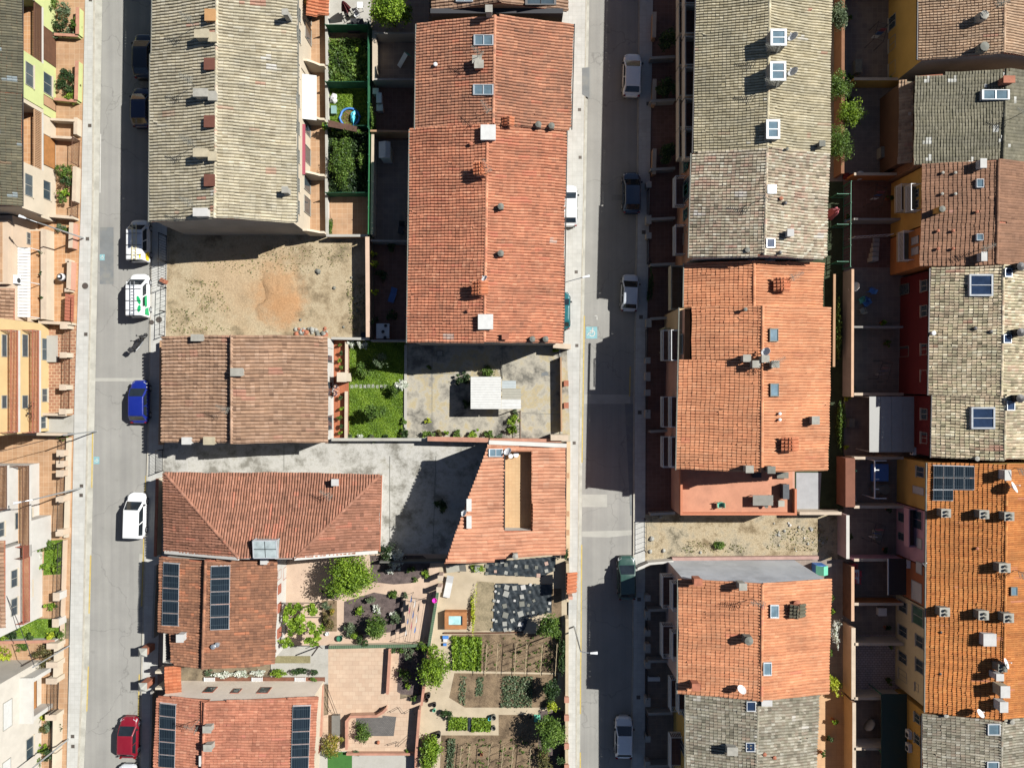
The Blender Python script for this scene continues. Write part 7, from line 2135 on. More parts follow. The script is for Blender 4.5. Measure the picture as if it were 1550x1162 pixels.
for x,y,r,m,lb in ((532,521,7,LEAF_W,'white flowers in the north west lawn corner'),(548,522,8,LEAF_W,'white flowers along north wall of the lawn'),(612,655,8,LEAF_D,'dark shrub in south east lawn corner'),(611,636,5,LEAF_G,'small shrub on kerb of the lawn'),(647,658,8,LEAF_G,'leafy shrub on south border by terracotta wall'),(664,655,6,LEAF_BR,'reddish plant on south yard border'),(676,655,5,LEAF_B,'light green plant in pot on south yard border'),(692,658,9,LEAF_G,'green plant along terracotta wall, western'),(716,658,9,LEAF_B,'light green plant along terracotta wall, middle'),(740,659,8,LEAF_G,'green plant along terracotta wall, eastern'),(756,660,6,LEAF_S,'grey green plant near salmon wall'),
 (777,638,9,LEAF_B,'bright hedge plant south of the shed, upper'),(776,650,8,LEAF_B,'bright hedge plant south of the shed, lower'),(779,627,6,LEAF_S,'silvery plant under the shed roof corner'),(706,572,9,LEAF_D,'dark shrub at west side of white shed'),(735,565,11,LEAF_G,'green shrub against north side of white shed'),(695,575,8,LEAF_D,'dark straggly plant west of white shed'),(708,612,7,LEAF_D,'dark plant at the south west corner of white shed'),(647,636,4,LEAF_Y,'yellow flowering plant alone on the concrete yard'),(650,555,4,LEAF_G,'little green plant in shaded concrete yard'),(840,531,5,LEAF_B,'grass tuft on the cream return wall'),
 (545,662,6,LEAF_W,'white flowered plant on the lawn border'),(565,662,6,LEAF_S,'pale plant on the lawn border'),(585,662,6,LEAF_D,'dark plant on the lawn border'),(528,660,6,LEAF_S,'grey plant by terrace corner of lawn border')):
 plant('small_plant',lb,'plant',x,y,r,.9 if r > 6 else .6,m,40 * r,.12,low=1)
def pot(label,px,py,h=.35,r=.17,m=LEAF_G,fr=.3,z0=0.0,group=None,pm=None,n=90):
 p = W(px,py,z0 + .4); o = root('potted_plant',label,'potted plant',(p.x,p.y,z0),group)
 mb = MB(); mb.lathe((p.x,p.y,z0),[(r * .7,0),(r,h),(r * .85,h),(r * .8,h - .05)],10); mb.build('pot',pm or POT,o)
 P,t = crown_points((p.x,p.y,z0 + h + fr * .6),(fr,fr,fr * .8),n,8); leaf_mesh('foliage',o,m,P,np.full(n,.12),t)
 return o
for i,y in enumerate((522,534,545,556,602,618,632,645,655)):
 pot('potted plant in the row along wooden terrace edge',515 + (i % 2) * 2,y,.35,.16,(LEAF_G,LEAF_D,LEAF_B)[i % 3],.24,.05,'potted plants along the wooden terrace')
plant('ground_cover','low dark shrub in shadow of the worn concrete yard','plant',669,765,10,.7,LEAF_D,520,.13,low=1)
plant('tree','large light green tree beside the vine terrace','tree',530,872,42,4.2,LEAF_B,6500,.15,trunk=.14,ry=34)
def vine():
 o = root('vine_pergola','leafy vine pergola with gaps beside the upper solar house','pergola',W(455,945))
 for x,y in ((428,912),(482,910),(428,975),(482,978)):
  p = W(x,y); m = MB(); m.box(p.x - .05,p.x + .05,p.y - .05,p.y + .05,0,2.3); m.build('post',DKM,o)
 for y in (912,934,956,977):
  m = MB(); m.bar(W(425,y,2.32),W(485,y,2.32),.06); m.build('beam',DKM,o)
 Ps = [];
 for cx,cy,rx,ry in ((437,926,10,13),(452,920,9,8),(474,922,11,12),(438,950,11,14),(456,945,8,12),(434,972,9,8),(474,955,10,14),(470,972,12,7),(450,936,8,6)):
  c = W(cx,cy,2.45); n = 480; rx *= 1.25; ry *= 1.2
  P,t = crown_points(c,(rx * PXM,ry * PXM,.3),n,9); Ps.append((P,t))
 P = np.concatenate([a for a,_ in Ps]); t = np.concatenate([b for _,b in Ps])
 leaf_mesh('vine_leaves',o,LEAF_B,P,rng.uniform(.12,.22,len(P)),t + .05)
 m = MB()
 for x,y in ((430,914),(480,976)):
  m = MB(); m.tube([W(x,y,0),W(x + 3,y + 2,1.2),W(x + 8,y + 5,2.4)],[.05,.04,.025],6); m.build('vine_stem',MATS['bark'],o)
vine()
for x,y,r,h,m,lb in ((493,918,7,.9,LEAF_S,'grey green shrub in the narrow soil bed'),(503,926,6,.8,LEAF_O,'orange tinged shrub in narrow soil bed'),(494,935,8,1.0,LEAF_BR,'brownish shrub in narrow soil bed'),(499,943,10,1.1,LEAF_BR,'rounded olive bush at foot of narrow soil bed'),(497,900,9,1.2,LEAF_D,'dark shrub under the large light tree'),
 (543,923,9,.8,LEAF_B,'light green mound shrub on dark gravel, western'),(571,921,8,.7,LEAF_W,'white edged round shrub on dark gravel'),(560,906,8,.9,LEAF_S,'grey shrub beneath tree edge on dark gravel'),(601,937,9,1.0,LEAF_S,'silvery shrub beside the clothes line'),(596,931,6,.6,LEAF_W,'pale flowers beside the clothes line shrub'),(529,950,11,1.2,LEAF_S,'grey green shrub in gravel bed corner'),(536,960,8,.9,LEAF_B,'bright shrub by the green tiled wall'),(545,968,7,1.0,LEAF_D,'dark plant hanging over green tiled wall'),(552,972,6,.9,LEAF_D,'dark plant south of the green tiled wall'),
 (597,841,17,1.2,LEAF_W,'white flowering shrub in shade beside hip roofed house'),(588,835,14,1.5,LEAF_D,'dark shrub in shade behind hip roofed house'),(596,862,9,.7,LEAF_W,'white flower patch on the dark gravel'),(622,862,5,.5,LEAF_G,'small sprout on the dark gravel'),(643,868,8,.6,LEAF_B,'light green border plant by gravel curve'),(627,878,5,.5,LEAF_G,'small green plant at gravel border'),(596,899,9,.6,LEAF_G,'low green border plants along gravel path'),(612,900,5,.5,LEAF_S,'pale border plant along gravel path'),
 (595,980,7,.8,LEAF_D,'dark plant on patio edge by green wall'),(607,982,6,.7,LEAF_G,'green plant by patio corner pillar'),(620,988,9,1.0,LEAF_S,'silvery shrub in the side gravel bed'),(638,978,8,1.0,LEAF_G,'green shrub at top of side gravel bed'),(612,1020,10,1.2,LEAF_G,'green bush midway in side gravel bed'),(617,1037,6,.7,LEAF_B,'small light bush in side gravel bed'),(627,1055,6,.8,LEAF_G,'green bush at foot of side gravel bed'),(548,1112,17,1.6,LEAF_G,'round dark green bush beside sett paving'),
 (503,1128,18,1.6,LEAF_O,'autumn tinged shrub beside lower solar house'),(500,1138,10,1.2,LEAF_G,'green shrub at base of autumn tinged shrub'),(540,1140,5,.4,LEAF_S,'pale potted plant on white terrace edge'),(617,1140,5,.5,LEAF_B,'light plant on the white terrace corner'),
 (338,1021,14,.6,LEAF_W,'white flowers along the lane bed, western'),(362,1020,13,.6,LEAF_W,'white flowers along the lane bed, middle'),(390,1019,12,.6,LEAF_W,'white flowers along the lane bed, eastern'),(422,1019,13,.8,LEAF_B,'clipped light green hedge along lane bed'),(453,1015,13,.8,LEAF_D,'dark clipped hedge along lane bed'),(475,1018,7,1.0,LEAF_D,'small dark tree at end of lane bed'),(474,1029,5,.6,LEAF_G,'green tuft below the small dark tree'),(318,1018,6,.5,LEAF_S,'pale plant at the start of lane bed')):
 plant('shrub',lb,'plant',x,y,r,h,m,int(34 * r),.12,low=1,ry=r * .45 if 'hedge' in lb or 'flowers along' in lb else None)
plant('tree','small dark green tree on gravel beside clothes line','tree',570,950,19,2.4,LEAF_G,1900,.14,trunk=.08)
plant('tree','bright green tree between patio wall and vegetable beds','tree',658,1012,24,3.6,LEAF_B,3000,.15,trunk=.11,ry=30)
plant('shrub','yellowish shrub below the bright vegetable bed tree','plant',652,985,10,1.6,LEAF_B,500,.14,low=1)
plant('tree','green tree over the black membrane corner','tree',831,948,21,3.0,LEAF_G,2200,.14,trunk=.08,ry=16)
plant('tree','dark green tree by vegetable garden wall','tree',836,1046,15,2.6,LEAF_D,1500,.14,trunk=.07,ry=20)
plant('tree','large dark green tree at the foot of vegetable garden','tree',832,1108,24,3.4,LEAF_G,3200,.15,trunk=.1,ry=28)
plant('shrub','brilliant yellow shrub beside vegetable path','plant',834,1068,9,1.3,LEAF_Y,700,.12,low=1)
plant('shrub','dark low shrub on the vegetable path','plant',676,1082,10,1.0,LEAF_D,420,.13,low=1)
plant('shrub','tall green shrub in shaded strip by garden wall','plant',851,985,6,1.8,LEAF_D,700,.13,low=1,ry=36)
plant('shrub','flowering shrub strip at bottom of the vegetable garden','plant',824,1148,12,1.4,LEAF_BR,700,.13,low=1,ry=22)
plant('shrub','dark shrub at bottom corner by garden wall','plant',849,1152,10,1.6,LEAF_D,600,.13,low=1)
plant('shrub','dark shrub behind salmon roofed house by pavement','plant',857,834,5,1.6,LEAF_D,260,.13,low=1,ry=12)
plant('hedge_mass','tall light green shrub mass beside lower vegetable bed','bush',652,1136,16,2.0,LEAF_B,2300,.15,low=1,ry=26)
plant('shrub','light green vine strip beside pale soil bed','plant',716,925,5,.8,LEAF_Y,420,.12,low=1,ry=36)
plant('shrub','green patch under the salmon roof edge','plant',722,859,11,.5,LEAF_B,300,.12,low=1,ry=9)
for x,y,r,h,m,lb in ((1269,25,13,2.4,LEAF_S,'pale flowering climber along back wall at the top'),(1268,132,21,3.4,LEAF_G,'olive tree behind the grey tan terrace, northern'),(1288,172,20,2.8,LEAF_B,'bright green tree between the two olive trees'),(1270,218,24,3.6,LEAF_G,'olive tree behind the grey tan terrace, southern')):
 plant('tree' if r > 13 else 'climber',lb,'tree' if r > 13 else 'plant',x,y,r,h,m,2600,.12,trunk=.07,ry=r * (1.9 if r == 13 else 1.15))
for x,y,r,lb in ((1011,62,19,'dark tree in shaded top front yard'),(1006,132,17,'dark round tree in second shaded front yard'),(1010,232,15,'dark spreading shrub in the third shaded front yard')):
 plant('tree',lb,'tree',x,y,r,2.8,LEAF_D,900,.16,trunk=.07)
plant('hedge','dark hedge along shaded front yard beside pergola','hedge',985,430,4,1.2,LEAF_D,420,.14,low=1,ry=26)
plant('hedge','clipped green hedge along the back wall of orange block','hedge',1268,500,5,1.2,LEAF_G,1200,.13,low=1,ry=60)
plant('hedge','clipped green hedge beside the grey garden shed','hedge',1272,640,6,1.2,LEAF_G,900,.13,low=1,ry=42)
for x,y,lb in ((1283,603,'bright yellow green plant beside grey shed, northern'),(1281,677,'bright yellow green plant beside grey shed, southern')):
 plant('small_plant',lb,'plant',x,y,5,.8,LEAF_Y,260,.12,low=1)
plant('shrub','green weed bush alone on stony vacant lot','plant',1087,826,9,.5,LEAF_G,420,.13,low=1)
plant('shrub','white flowering shrub behind orange house','plant',1267,960,8,1.6,LEAF_W,500,.12,low=1,ry=20)
plant('climber','yellow green climber behind the orange house corner','plant',1262,1034,12,1.8,LEAF_Y,700,.13,low=1,ry=14)
plant('shrub','dark plant in the peach back terrace','plant',1256,1118,6,.8,LEAF_D,180,.12,low=1)
# vegetable garden and patio furniture
P = poly_points([(684,962),(729,963),(728,1013),(686,1011)],2600,.05); P[:,2] += rng.uniform(0,.4,len(P))
tag(leaf_mesh('leafy_crop',None,LEAF_B,P,rng.uniform(.12,.22,len(P)),.5 + .2 * np.sin(P[:,0] * 6.5) + rng.normal(0,.15,len(P)),org=(float(P[:,0].mean()),float(P[:,1].mean()),.03)),'dense bright green leafy crop bed beside staked plants','crop',None,'stuff')
for nm,lb,poly,n,m,s,hh in (('onion_crop','grey green onion rows beside dark tree',[(760,1022),(806,1022),(805,1069),(758,1069)],1300,LEAF_S,.13,.25),('seedling_row','thin green seedling row on the brown bed, western',[(697,1022),(706,1022),(704,1066),(694,1060)],200,LEAF_S,.12,.15),('seedling_row','tufted green seedling row on the brown bed, eastern',[(722,1024),(732,1024),(730,1052),(720,1052)],240,LEAF_S,.12,.15),
  ('lettuce_crop','bright green square crop plot beside dark gap',[(679,1084),(707,1084),(707,1103),(679,1103)],900,LEAF_B,.14,.25),('lettuce_crop','bright green square crop plot with watering cans',[(715,1085),(743,1085),(743,1105),(714,1105)],900,LEAF_B,.14,.25),('herb_crop','grey green herb strip at bottom bed',[(678,1116),(690,1116),(686,1165),(676,1165)],420,LEAF_S,.13,.3)):
 P = poly_points(poly,n,.04); P[:,2] += rng.uniform(0,hh,n)
 tag(leaf_mesh(nm,None,m,P,rng.uniform(.7,1.3,n) * s,.5 + rng.normal(0,.2,n),org=(float(P[:,0].mean()),float(P[:,1].mean()),.03)),lb,'crop',None,'stuff')
CANE = M('bamboo_cane',C(214,190,146),var=.12,scale=3)
def cane_row(label,p,q,n,group):
 a = W(*p); b = W(*q); o = root('cane_row',label,'plant supports',(a.x,a.y,.03),group)
 for i in range(n):
  c = a.lerp(b,(i + .5) / n); m = MB(); tip = Vector((c.x + random.uniform(-.1,.1),c.y,1.35 + random.uniform(-.1,.1)))
  m.tube([Vector((c.x - .28,c.y + random.uniform(-.1,.1),.02)),tip],.016,5); m.tube([Vector((c.x + .28,c.y + random.uniform(-.1,.1),.02)),tip],.016,5); m.build('cane_pair',CANE,o)
 m = MB(); m.tube([a + Vector((0,0,1.33)),b + Vector((0,0,1.33))],.03,5); m.build('top_cane',CANE,o)
 return o
for i,x in enumerate((738,754,781,797,820,842)):
 cane_row('bamboo cane row over seedlings in the upper soil bed',(x,966),(x - 3,1014),5,'cane rows of the upper bed')
for i,x in enumerate((700,712,742,762,777,803)):
 cane_row('bamboo cane row over seedlings in the lower soil bed',(x,1118),(x - 5,1175),5,'cane rows of the lower bed')
def seedlings(lb,poly,n):
 P0 = poly_points(poly,n,.04); k = 7
 P = np.repeat(P0,k,axis=0) + rng.normal(0,.06,(n * k,3)); P[:,2] = .05 + np.abs(rng.normal(0,.1,n * k))
 tag(leaf_mesh('seedlings',None,LEAF_G,P,np.full(n * k,.11),.5 + rng.normal(0,.2,n * k),org=(float(P[:,0].mean()),float(P[:,1].mean()),.03)),lb,'crop',None,'stuff')
seedlings('scattered tomato seedlings under canes in upper soil bed',[(732,964),(848,962),(848,1016),(732,1012)],70)
seedlings('scattered tomato seedlings under canes in lower soil bed',[(692,1118),(812,1116),(808,1165),(690,1165)],60)
def membrane(label,pts,seed):
 xs = [p[0] for p in pts]; ys = [p[1] for p in pts]
 a = W(min(xs),min(ys)); b = W(max(xs),max(ys))
 nx,ny = 60,44
 poly = [W(*p) for p in pts]
 def inside(x,y):
  c = False; j = len(poly) - 1
  for i in range(len(poly)):
   if (poly[i].y > y) != (poly[j].y > y) and x < (poly[j].x - poly[i].x) * (y - poly[i].y) / (poly[j].y - poly[i].y) + poly[i].x: c = not c
   j = i
  return c
 r = random.Random(seed); ph = [r.uniform(0,6) for _ in range(6)]
 mb = MB(); idx = {}
 for i in range(nx + 1):
  for j in range(ny + 1):
   x = a.x + (b.x - a.x) * i / nx; y = a.y + (b.y - a.y) * j / ny
   z = .05 + .03 * abs(math.sin(x * 5 + y * 2.3 + ph[0])) + .025 * abs(math.sin(x * 2.2 - y * 6 + ph[1] + math.sin(x * 3 + ph[2]))) + r.uniform(0,.02)
   idx[i,j] = len(mb.v); mb.v.append((x,y,z))
 for i in range(nx):
  for j in range(ny):
   x = a.x + (b.x - a.x) * (i + .5) / nx; y = a.y + (b.y - a.y) * (j + .5) / ny
   if inside(x,y): mb.f.append((idx[i,j],idx[i + 1,j],idx[i + 1,j + 1],idx[i,j + 1]))
 used = sorted({v for f in mb.f for v in f}); mp = {v: k for k,v in enumerate(used)}
 mb.v = [mb.v[v] for v in used]; mb.f = [tuple(mp[v] for v in f) for f in mb.f]
 o = mb.build('weed_membrane',FILM,None,True)
 return tag(o,label,'sheet')
membrane('crinkled black weed membrane strip under the salmon roof edge',[(737,850),(841,841),(841,862),(818,873),(736,869)],3)
membrane('large crinkled black weed membrane with pale slabs beside path',[(750,882),(835,884),(835,926),(800,934),(794,953),(746,955)],5)
for x,y in ((751,853),(766,854),(781,856),(797,857),(812,858),(827,852),(750,864),(766,866),(781,868),(827,863),(839,861),(815,870),(737,867),(737,856),(760,849)):
 p = W(x,y); h = random.uniform(.14,.2); a = random.uniform(-.3,.3); mb = MB()
 mb.prism([(p.x + h * math.cos(a + k * math.pi / 2 + .785) * 1.3,p.y + h * math.sin(a + k * math.pi / 2 + .785) * 1.3) for k in range(4)],.09,.15)
 tag(mb.build('paving_slab',random.choice([STONE,M('pink_slab',C(214,176,156),var=.1),CHIMG])),'small square slab weighing down the upper weed membrane','paving slab','slabs on the upper membrane')
for x,y,s in ((766,898,.30),(765,930,.30),(788,928,.30),(788,944,.26),(764,943,.24),(776,938,.22),(764,916,.24),(790,913,.28),(792,888,.26),(767,888,.26),(779,889,.24),(790,902,.22),(748,908,.15),(754,909,.15),(751,886,.13),(756,886,.13),(747,937,.14),(751,939,.14),(745,952,.14),(779,908,.12),(778,925,.1),(755,897,.12),(750,894,.12),(800,915,.15),(808,908,.14),(807,926,.15),(799,927,.12),(754,925,.12),(802,895,.13),(810,884,.12),(830,921,.14),(832,912,.14),(765,952,.2),(772,952,.16),(787,952,.18),(803,884,.13),(747,922,.12)):
 p = W(x,y); a = random.uniform(-.5,.5); mb = MB()
 mb.prism([(p.x + s * math.cos(a + k * math.pi / 2 + .785) * 1.25,p.y + s * math.sin(a + k * math.pi / 2 + .785) * 1.25) for k in range(4)],.09,.15)
 tag(mb.build('paving_slab',random.choice([STONE,STONE,CHIMW,CHIMG])),'square slab weighing down the large weed membrane','paving slab','slabs on the large membrane')
GT = MP('green_wall_tiles',C(70,110,66),C(58,96,56),C(150,170,140),.18,.18,.012,var=.1)
wall('green tiled planter wall between gravel garden and beige patio',[(500,976),(652,973)],.55,.3,CREAM,cope=GT,copew=.02,copeh=.03)
wall('green topped wall beside the clothes line terrace',[(664,892),(651,972)],1.0,.25,CREAM,cope=GT,copew=.02,copeh=.03)
wall('terracotta topped wall east of the beige patio',[(592,978),(588,1046)],.6,.18,M('patio_wall',C(226,176,144),var=.06),cope=REDCOPE)
wall('curved terracotta wall round the sett paving',[(527,1128),(527,1086),(533,1079),(572,1078),(582,1072),(587,1067)],.7,.16,MATS['patio_wall'],cope=REDCOPE)
wall('terracotta wall along east side of sett patio',[(637,1066),(632,1132),(630,1250)],1.0,.16,MATS['patio_wall'],cope=REDCOPE)
wall('terracotta wall beside tall vegetable tree',[(651,974),(640,1060)],1.0,.16,MATS['patio_wall'],cope=REDCOPE)
wall('terracotta edge wall south of the sett patio',[(526,1137),(632,1137)],.45,.14,MATS['patio_wall'],cope=REDCOPE)
wall('cream plinth wall along east side of lower solar house',[(489,1034),(487,1110)],.5,.25,MATS['patio_wall'],cope=REDCOPE)
wall('pale garden wall of vegetable plots along the pavement',[(858,848),(858,905)],1.2,.3,M('sandy_garden_wall',C(222,200,162),var=.08,stain=C(180,156,116),stain_amt=.4))
wall('long pale garden wall beside the vegetable beds',[(857,930),(856,1260)],1.2,.3,MATS['sandy_garden_wall'])
for y in (1048,1075,1117,1148): pillar('salmon gate pillar in vegetable garden wall',856,y,.35,.45,1.5,SALM,REDCOPE,group='pillars of the vegetable garden wall')
o = root('gate_canopy','small orange tiled canopy over the vegetable garden gate','porch',W(861,882))
plane_roof(o,W(857,867,2.5),W(870,867,2.2),W(870,897,2.2),W(857,897,2.5),'NEW',pitch=.3,course=.36,A=.09)
for y in (869,895):
 p = W(861,y); m = MB(); m.box(p.x - .2,p.x + .2,p.y - .15,p.y + .15,0,2.1); m.build('post',SALM,o)
wall('stone edged log border along the plot terrace',[(672,957),(740,957),(792,956)],.2,.12,DKWOOD,'log_border')
pillar('pinkish square gate post beside clothes line path',669,868,.4,.4,1.5,M('pink_post',C(232,200,180),var=.06),name='gate_post')
pillar('pinkish square gate post at the green topped wall',667,885,.4,.4,1.5,MATS['pink_post'],name='gate_post')
def pool():
 o = root('raised_pool','small wooden raised pool with pale blue water','pool',W(689,940))
 a = W(673,926,.8); b = W(706,952,.8); t = .38
 for x0,x1,y0,y1 in ((a.x,b.x,a.y - t,a.y),(a.x,b.x,b.y,b.y + t),(a.x,a.x + t,b.y + t,a.y - t),(b.x - t,b.x,b.y + t,a.y - t)):
  m = MB(); m.box(x0,x1,y0,y1,0,.8); m.build('timber_side',M('pool_timber',C(204,132,66),var=.12,scale=3,fine=20),o)
 m = MB(); m.box(a.x + t,b.x - t,b.y + t,a.y - t,.1,.62); m.build('water',MGLASS('pool_water',(.30,.50,.50,1),.08),o)
pool()
def lounger(label,p,q,w,mat,z=.32,group=None):
 a = W(*p); b = W(*q); o = root('sun_lounger',label,'lounger',(a.x,a.y,0),group)
 d = (b - a).normalized(); s = Vector((-d.y,d.x,0)) * w / 2; m1 = a.lerp(b,.65)
 u = Vector((0,0,1))
 m = MB(); m.hexa([a - s + u * z,m1 - s + u * z,m1 + s + u * z,a + s + u * z],[a - s + u * (z + .05),m1 - s + u * (z + .05),m1 + s + u * (z + .05),a + s + u * (z + .05)]); m.build('seat',mat,o)
 m = MB(); m.hexa([m1 - s + u * z,b - s + u * (z + .4),b + s + u * (z + .4),m1 + s + u * z],[m1 - s + u * (z + .05),b - s + u * (z + .45),b + s + u * (z + .45),m1 + s + u * (z + .05)]); m.build('backrest',mat,o)
 for f in (.1,.6):
  for sg in (-1,1):
   c = a.lerp(b,f) + s * sg * .9; m = MB(); m.box(c.x - .02,c.x + .02,c.y - .02,c.y + .02,0,z); m.build('leg',GAL,o)
 return o
lounger('white folding lounger with dark frame by the gate posts',(676,902),(683,868),.65,CLW)
lounger('pale slatted lounger under salmon roof edge',(676,860),(706,856),.7,SHEETG)
lounger('grey garden chair on grass under salmon roof edge',(723,864),(723,852),.5,STONE)
lounger('blue white lounger standing in the shaded red patio',(592,458),(599,437),.6,CLB)
lounger('dark lounger against the long red house in shaded patio',(607,355),(610,337),.55,DKM)
def clothesline(label,p,q):
 o = root('clothes_airer',label,'clothes airer',W(*p))
 a = W(*p,0); b = W(*q,0); d = (b - a).normalized(); s = Vector((-d.y,d.x,0))
 m = MB()
 for c in (a,b):
  m.tube([c - s * .9,c - s * .9 + Vector((0,0,1.8)),c + s * .9 + Vector((0,0,1.8)),c + s * .9],.025,6)
 for k in range(5):
  w = -.8 + .4 * k; m.tube([a + s * w + Vector((0,0,1.78)),b + s * w + Vector((0,0,1.78))],.012,4)
 m.build('frame',DKM,o)
 return o,a,b,d,s
o,a,b,d,s = clothesline('metal clothes drying frame with lines in garden terrace',(640,898),(630,962))
LMAT = [CLB,CLW,PLK,CLR,CLB,CLW,CLB,CLR,PLB,CLW]
for i in range(10):
 f = .05 + .085 * i; wline = (-.4,0,.4)[i % 3]
 c = a.lerp(b,f) + s * (wline - .5) + Vector((0,0,1.78)); m = MB()
 h = random.uniform(.35,.8); w_ = random.uniform(.22,.4)
 pts = [c - d * w_,c + d * w_,c + d * w_ * .9 - Vector((0,0,h)) + s * .06,c - d * w_ * .9 - Vector((0,0,h)) - s * .05]
 m.add([p + s * .012 for p in pts] + [p - s * .012 for p in pts],[(0,1,2,3),(7,6,5,4),(0,4,5,1),(1,5,6,2),(2,6,7,3),(3,7,4,0)])
 tag(m.build('hanging_garment',LMAT[i]),'garment hanging to dry on the metal frame','laundry','laundry on the drying frame')
p = W(658,908,1.1); o = root('magenta_basin','round magenta plastic basin on the green topped wall','basin',(p.x,p.y,1.03)); m = MB(); m.lathe((p.x,p.y,1.03),[(.17,0),(.24,.18),(.21,.18),(.15,.03)],14); m.build('bowl',PLM,o)
p = W(495,959,.3); o = root('garden_pot','small white pot with dark top by vine pergola','pot',(p.x,p.y,0)); m = MB(); m.lathe((p.x,p.y,0),[(.14,0),(.2,.3),(.17,.3),(.14,.22)],12); m.build('pot',PLW,o)
p = W(514,966,.3); o = root('garden_tub','dark green tub against green tiled wall','tub',(p.x,p.y,0)); m = MB(); m.lathe((p.x,p.y,0),[(.22,0),(.3,.35),(.27,.35),(.22,.1)],12); m.build('tub',GRM,o)
for x,y,r,h,mt,lb in ((648,1053,.22,.6,PLK,'black bucket at top of the pile by patio corner'),(645,1059,.24,.5,M('brown_bucket',C(110,84,70),var=.1),'brown bucket beside black bucket by patio corner'),(657,1067,.2,.5,PLK,'small black bucket beside the green watering can'),(663,1113,.25,.7,PLK,'black barrel beside tall light shrub mass'),(747,1086,.25,.5,CHIMG,'grey tub beside bright crop plot, upper'),(747,1102,.22,.4,CHIMG,'grey tub beside bright crop plot, lower'),(741,1088,.15,.3,PLC,'small turquoise watering can on bright crop plot'),(657,1075,.15,.35,PLG,'green watering can by beige patio corner'),(729,1142,.14,.3,POT,'clay pot standing in the lower soil bed'),(803,1084,.2,.3,PLK,'black tub beside large dark tree')):
 p = W(x,y,h); o = root('garden_bucket',lb,'bucket',(p.x,p.y,0.02)); m = MB(); m.lathe((p.x,p.y,.02),[(r * .8,0),(r,h),(r * .88,h),(r * .72,.06)],12); m.build('bucket_body',mt,o); m = MB(); m.tube([(p.x - r,p.y,h),(p.x,p.y + .04,h + .18),(p.x + r,p.y,h)],.01,4); m.build('handle',DKM,o)
o = root('blue_tarp_roll','blue and white folded sun chairs beside the leafy crop','chair',W(674,976)); m = MB(); m.bar(W(670,964,.25),W(679,964,.25),.3,.1); m.build('blue_frame',PLB,o); m = MB(); m.bar(W(671,968,.2),W(677,968,.2),.35,.1); m.build('white_cloth',CLW,o); m = MB(); m.bar(W(671,975,.25),W(676,975,.25),.25,.1); m.build('blue_end',PLB,o)
o = root('dark_bed_cover','black rectangular cover between the two bright crop plots','cover',W(711,1095)); m = MB(); p = W(711,1095); m.box(p.x - .13,p.x + .13,p.y - .65,p.y + .65,.02,.12); m.build('cover_sheet',FILM,o)
o = root('green_mat','green square mat with white edge beside dark tree','mat',W(813,1086)); p = W(813,1086); m = MB(); m.box(p.x - .3,p.x + .3,p.y - .35,p.y + .35,.03,.1); m.build('mat',PLG,o)
for pts,lb in (([(590,1078),(605,1070),(612,1080),(626,1072),(627,1082)],'thin bent metal frame lying on patio beside sett paving'),([(586,1128),(604,1122),(602,1130),(622,1112),(618,1130)],'thin metal frame on the patio south of sett paving'),([(494,1036),(512,1084),(500,1076),(492,1056)],'thin metal washing frame beside lower solar house')):
 o = root('metal_frame',lb,'frame',W(*pts[0])); m = MB(); m.tube([W(x,y,.35) for x,y in pts],.022,5); m.build('tube_frame',DKM,o)
 for x,y in (pts[0],pts[-1],pts[len(pts) // 2]):
  q = W(x,y,.35); m = MB(); m.tube([q,Vector((q.x,q.y,.03))],.02,5); m.build('leg',DKM,o)
crate_stack('grey garden box beside lower solar house wall',508,1098,0,.7,1.9,.5,MS('grey_plastic_box',C(140,136,126),.6))
p = W(572,1124,.3); o = root('clay_figure','small clay pot on the patio south of sett paving','pot',(p.x,p.y,0)); m = MB(); m.lathe((p.x,p.y,0),[(.12,0),(.18,.25),(.05,.4)],10); m.build('pot',POT,o)
o = root('soil_strip','narrow reddish soil bed strip along lower solar house','flower bed',W(400,1027)); m = MB(); a = W(312,1024); b = W(492,1031); m.box(a.x,b.x,b.y,a.y,0,.1); m.build('soil',MG('reddish_soil',[(0.3,C(130,84,62)),(0.7,C(160,106,80))],1.2),o)
for x in (318,390,455):
 p = W(x,1028); o = root('white_grating','white louvred grating leaning over reddish soil bed','grating',(p.x,p.y,.1),'gratings along the soil bed')
 for k in range(5):
  m = MB(); m.box(p.x - .5,p.x + .5,p.y - .22 + k * .1,p.y - .16 + k * .1,.12,.17); m.build('slat',WHM,o)
 m = MB(); m.box(p.x - .52,p.x - .48,p.y - .24,p.y + .28,.1,.2); m.box(p.x + .48,p.x + .52,p.y - .24,p.y + .28,.1,.2); m.build('frame',WHM,o)
def umbrella(label,px,py,h,r,mat,closed=True):
 p = W(px,py,h * .6); o = root('parasol',label,'parasol',(p.x,p.y,.03))
 m = MB(); m.tube([(p.x,p.y,.03),(p.x,p.y,h)],.03,6); m.build('pole',GAL,o)
 m = MB(); n = 16
 for z,f in ((h * .35,1.0),(h * .6,.75),(h * .9,.3),(h,.05)):
  for k in range(n):
   a = 2 * math.pi * k / n; rr = r * f * (1.0 if k % 2 else .55); m.v.append((p.x + rr * math.cos(a),p.y + rr * math.sin(a),z))
 for i in range(3):
  for k in range(n): m.f.append((i * n + k,i * n + (k + 1) % n,(i + 1) * n + (k + 1) % n,(i + 1) * n + k))
 m.build('canopy',mat,o)
 m = MB(); m.lathe((p.x,p.y,.03),[(.3,0),(.3,.08),(.05,.1)],12); m.build('base',PLK,o)
umbrella('closed wine red parasol on the white patio',522,10,2.4,.5,MS('wine_cloth',C(122,36,44),.8))
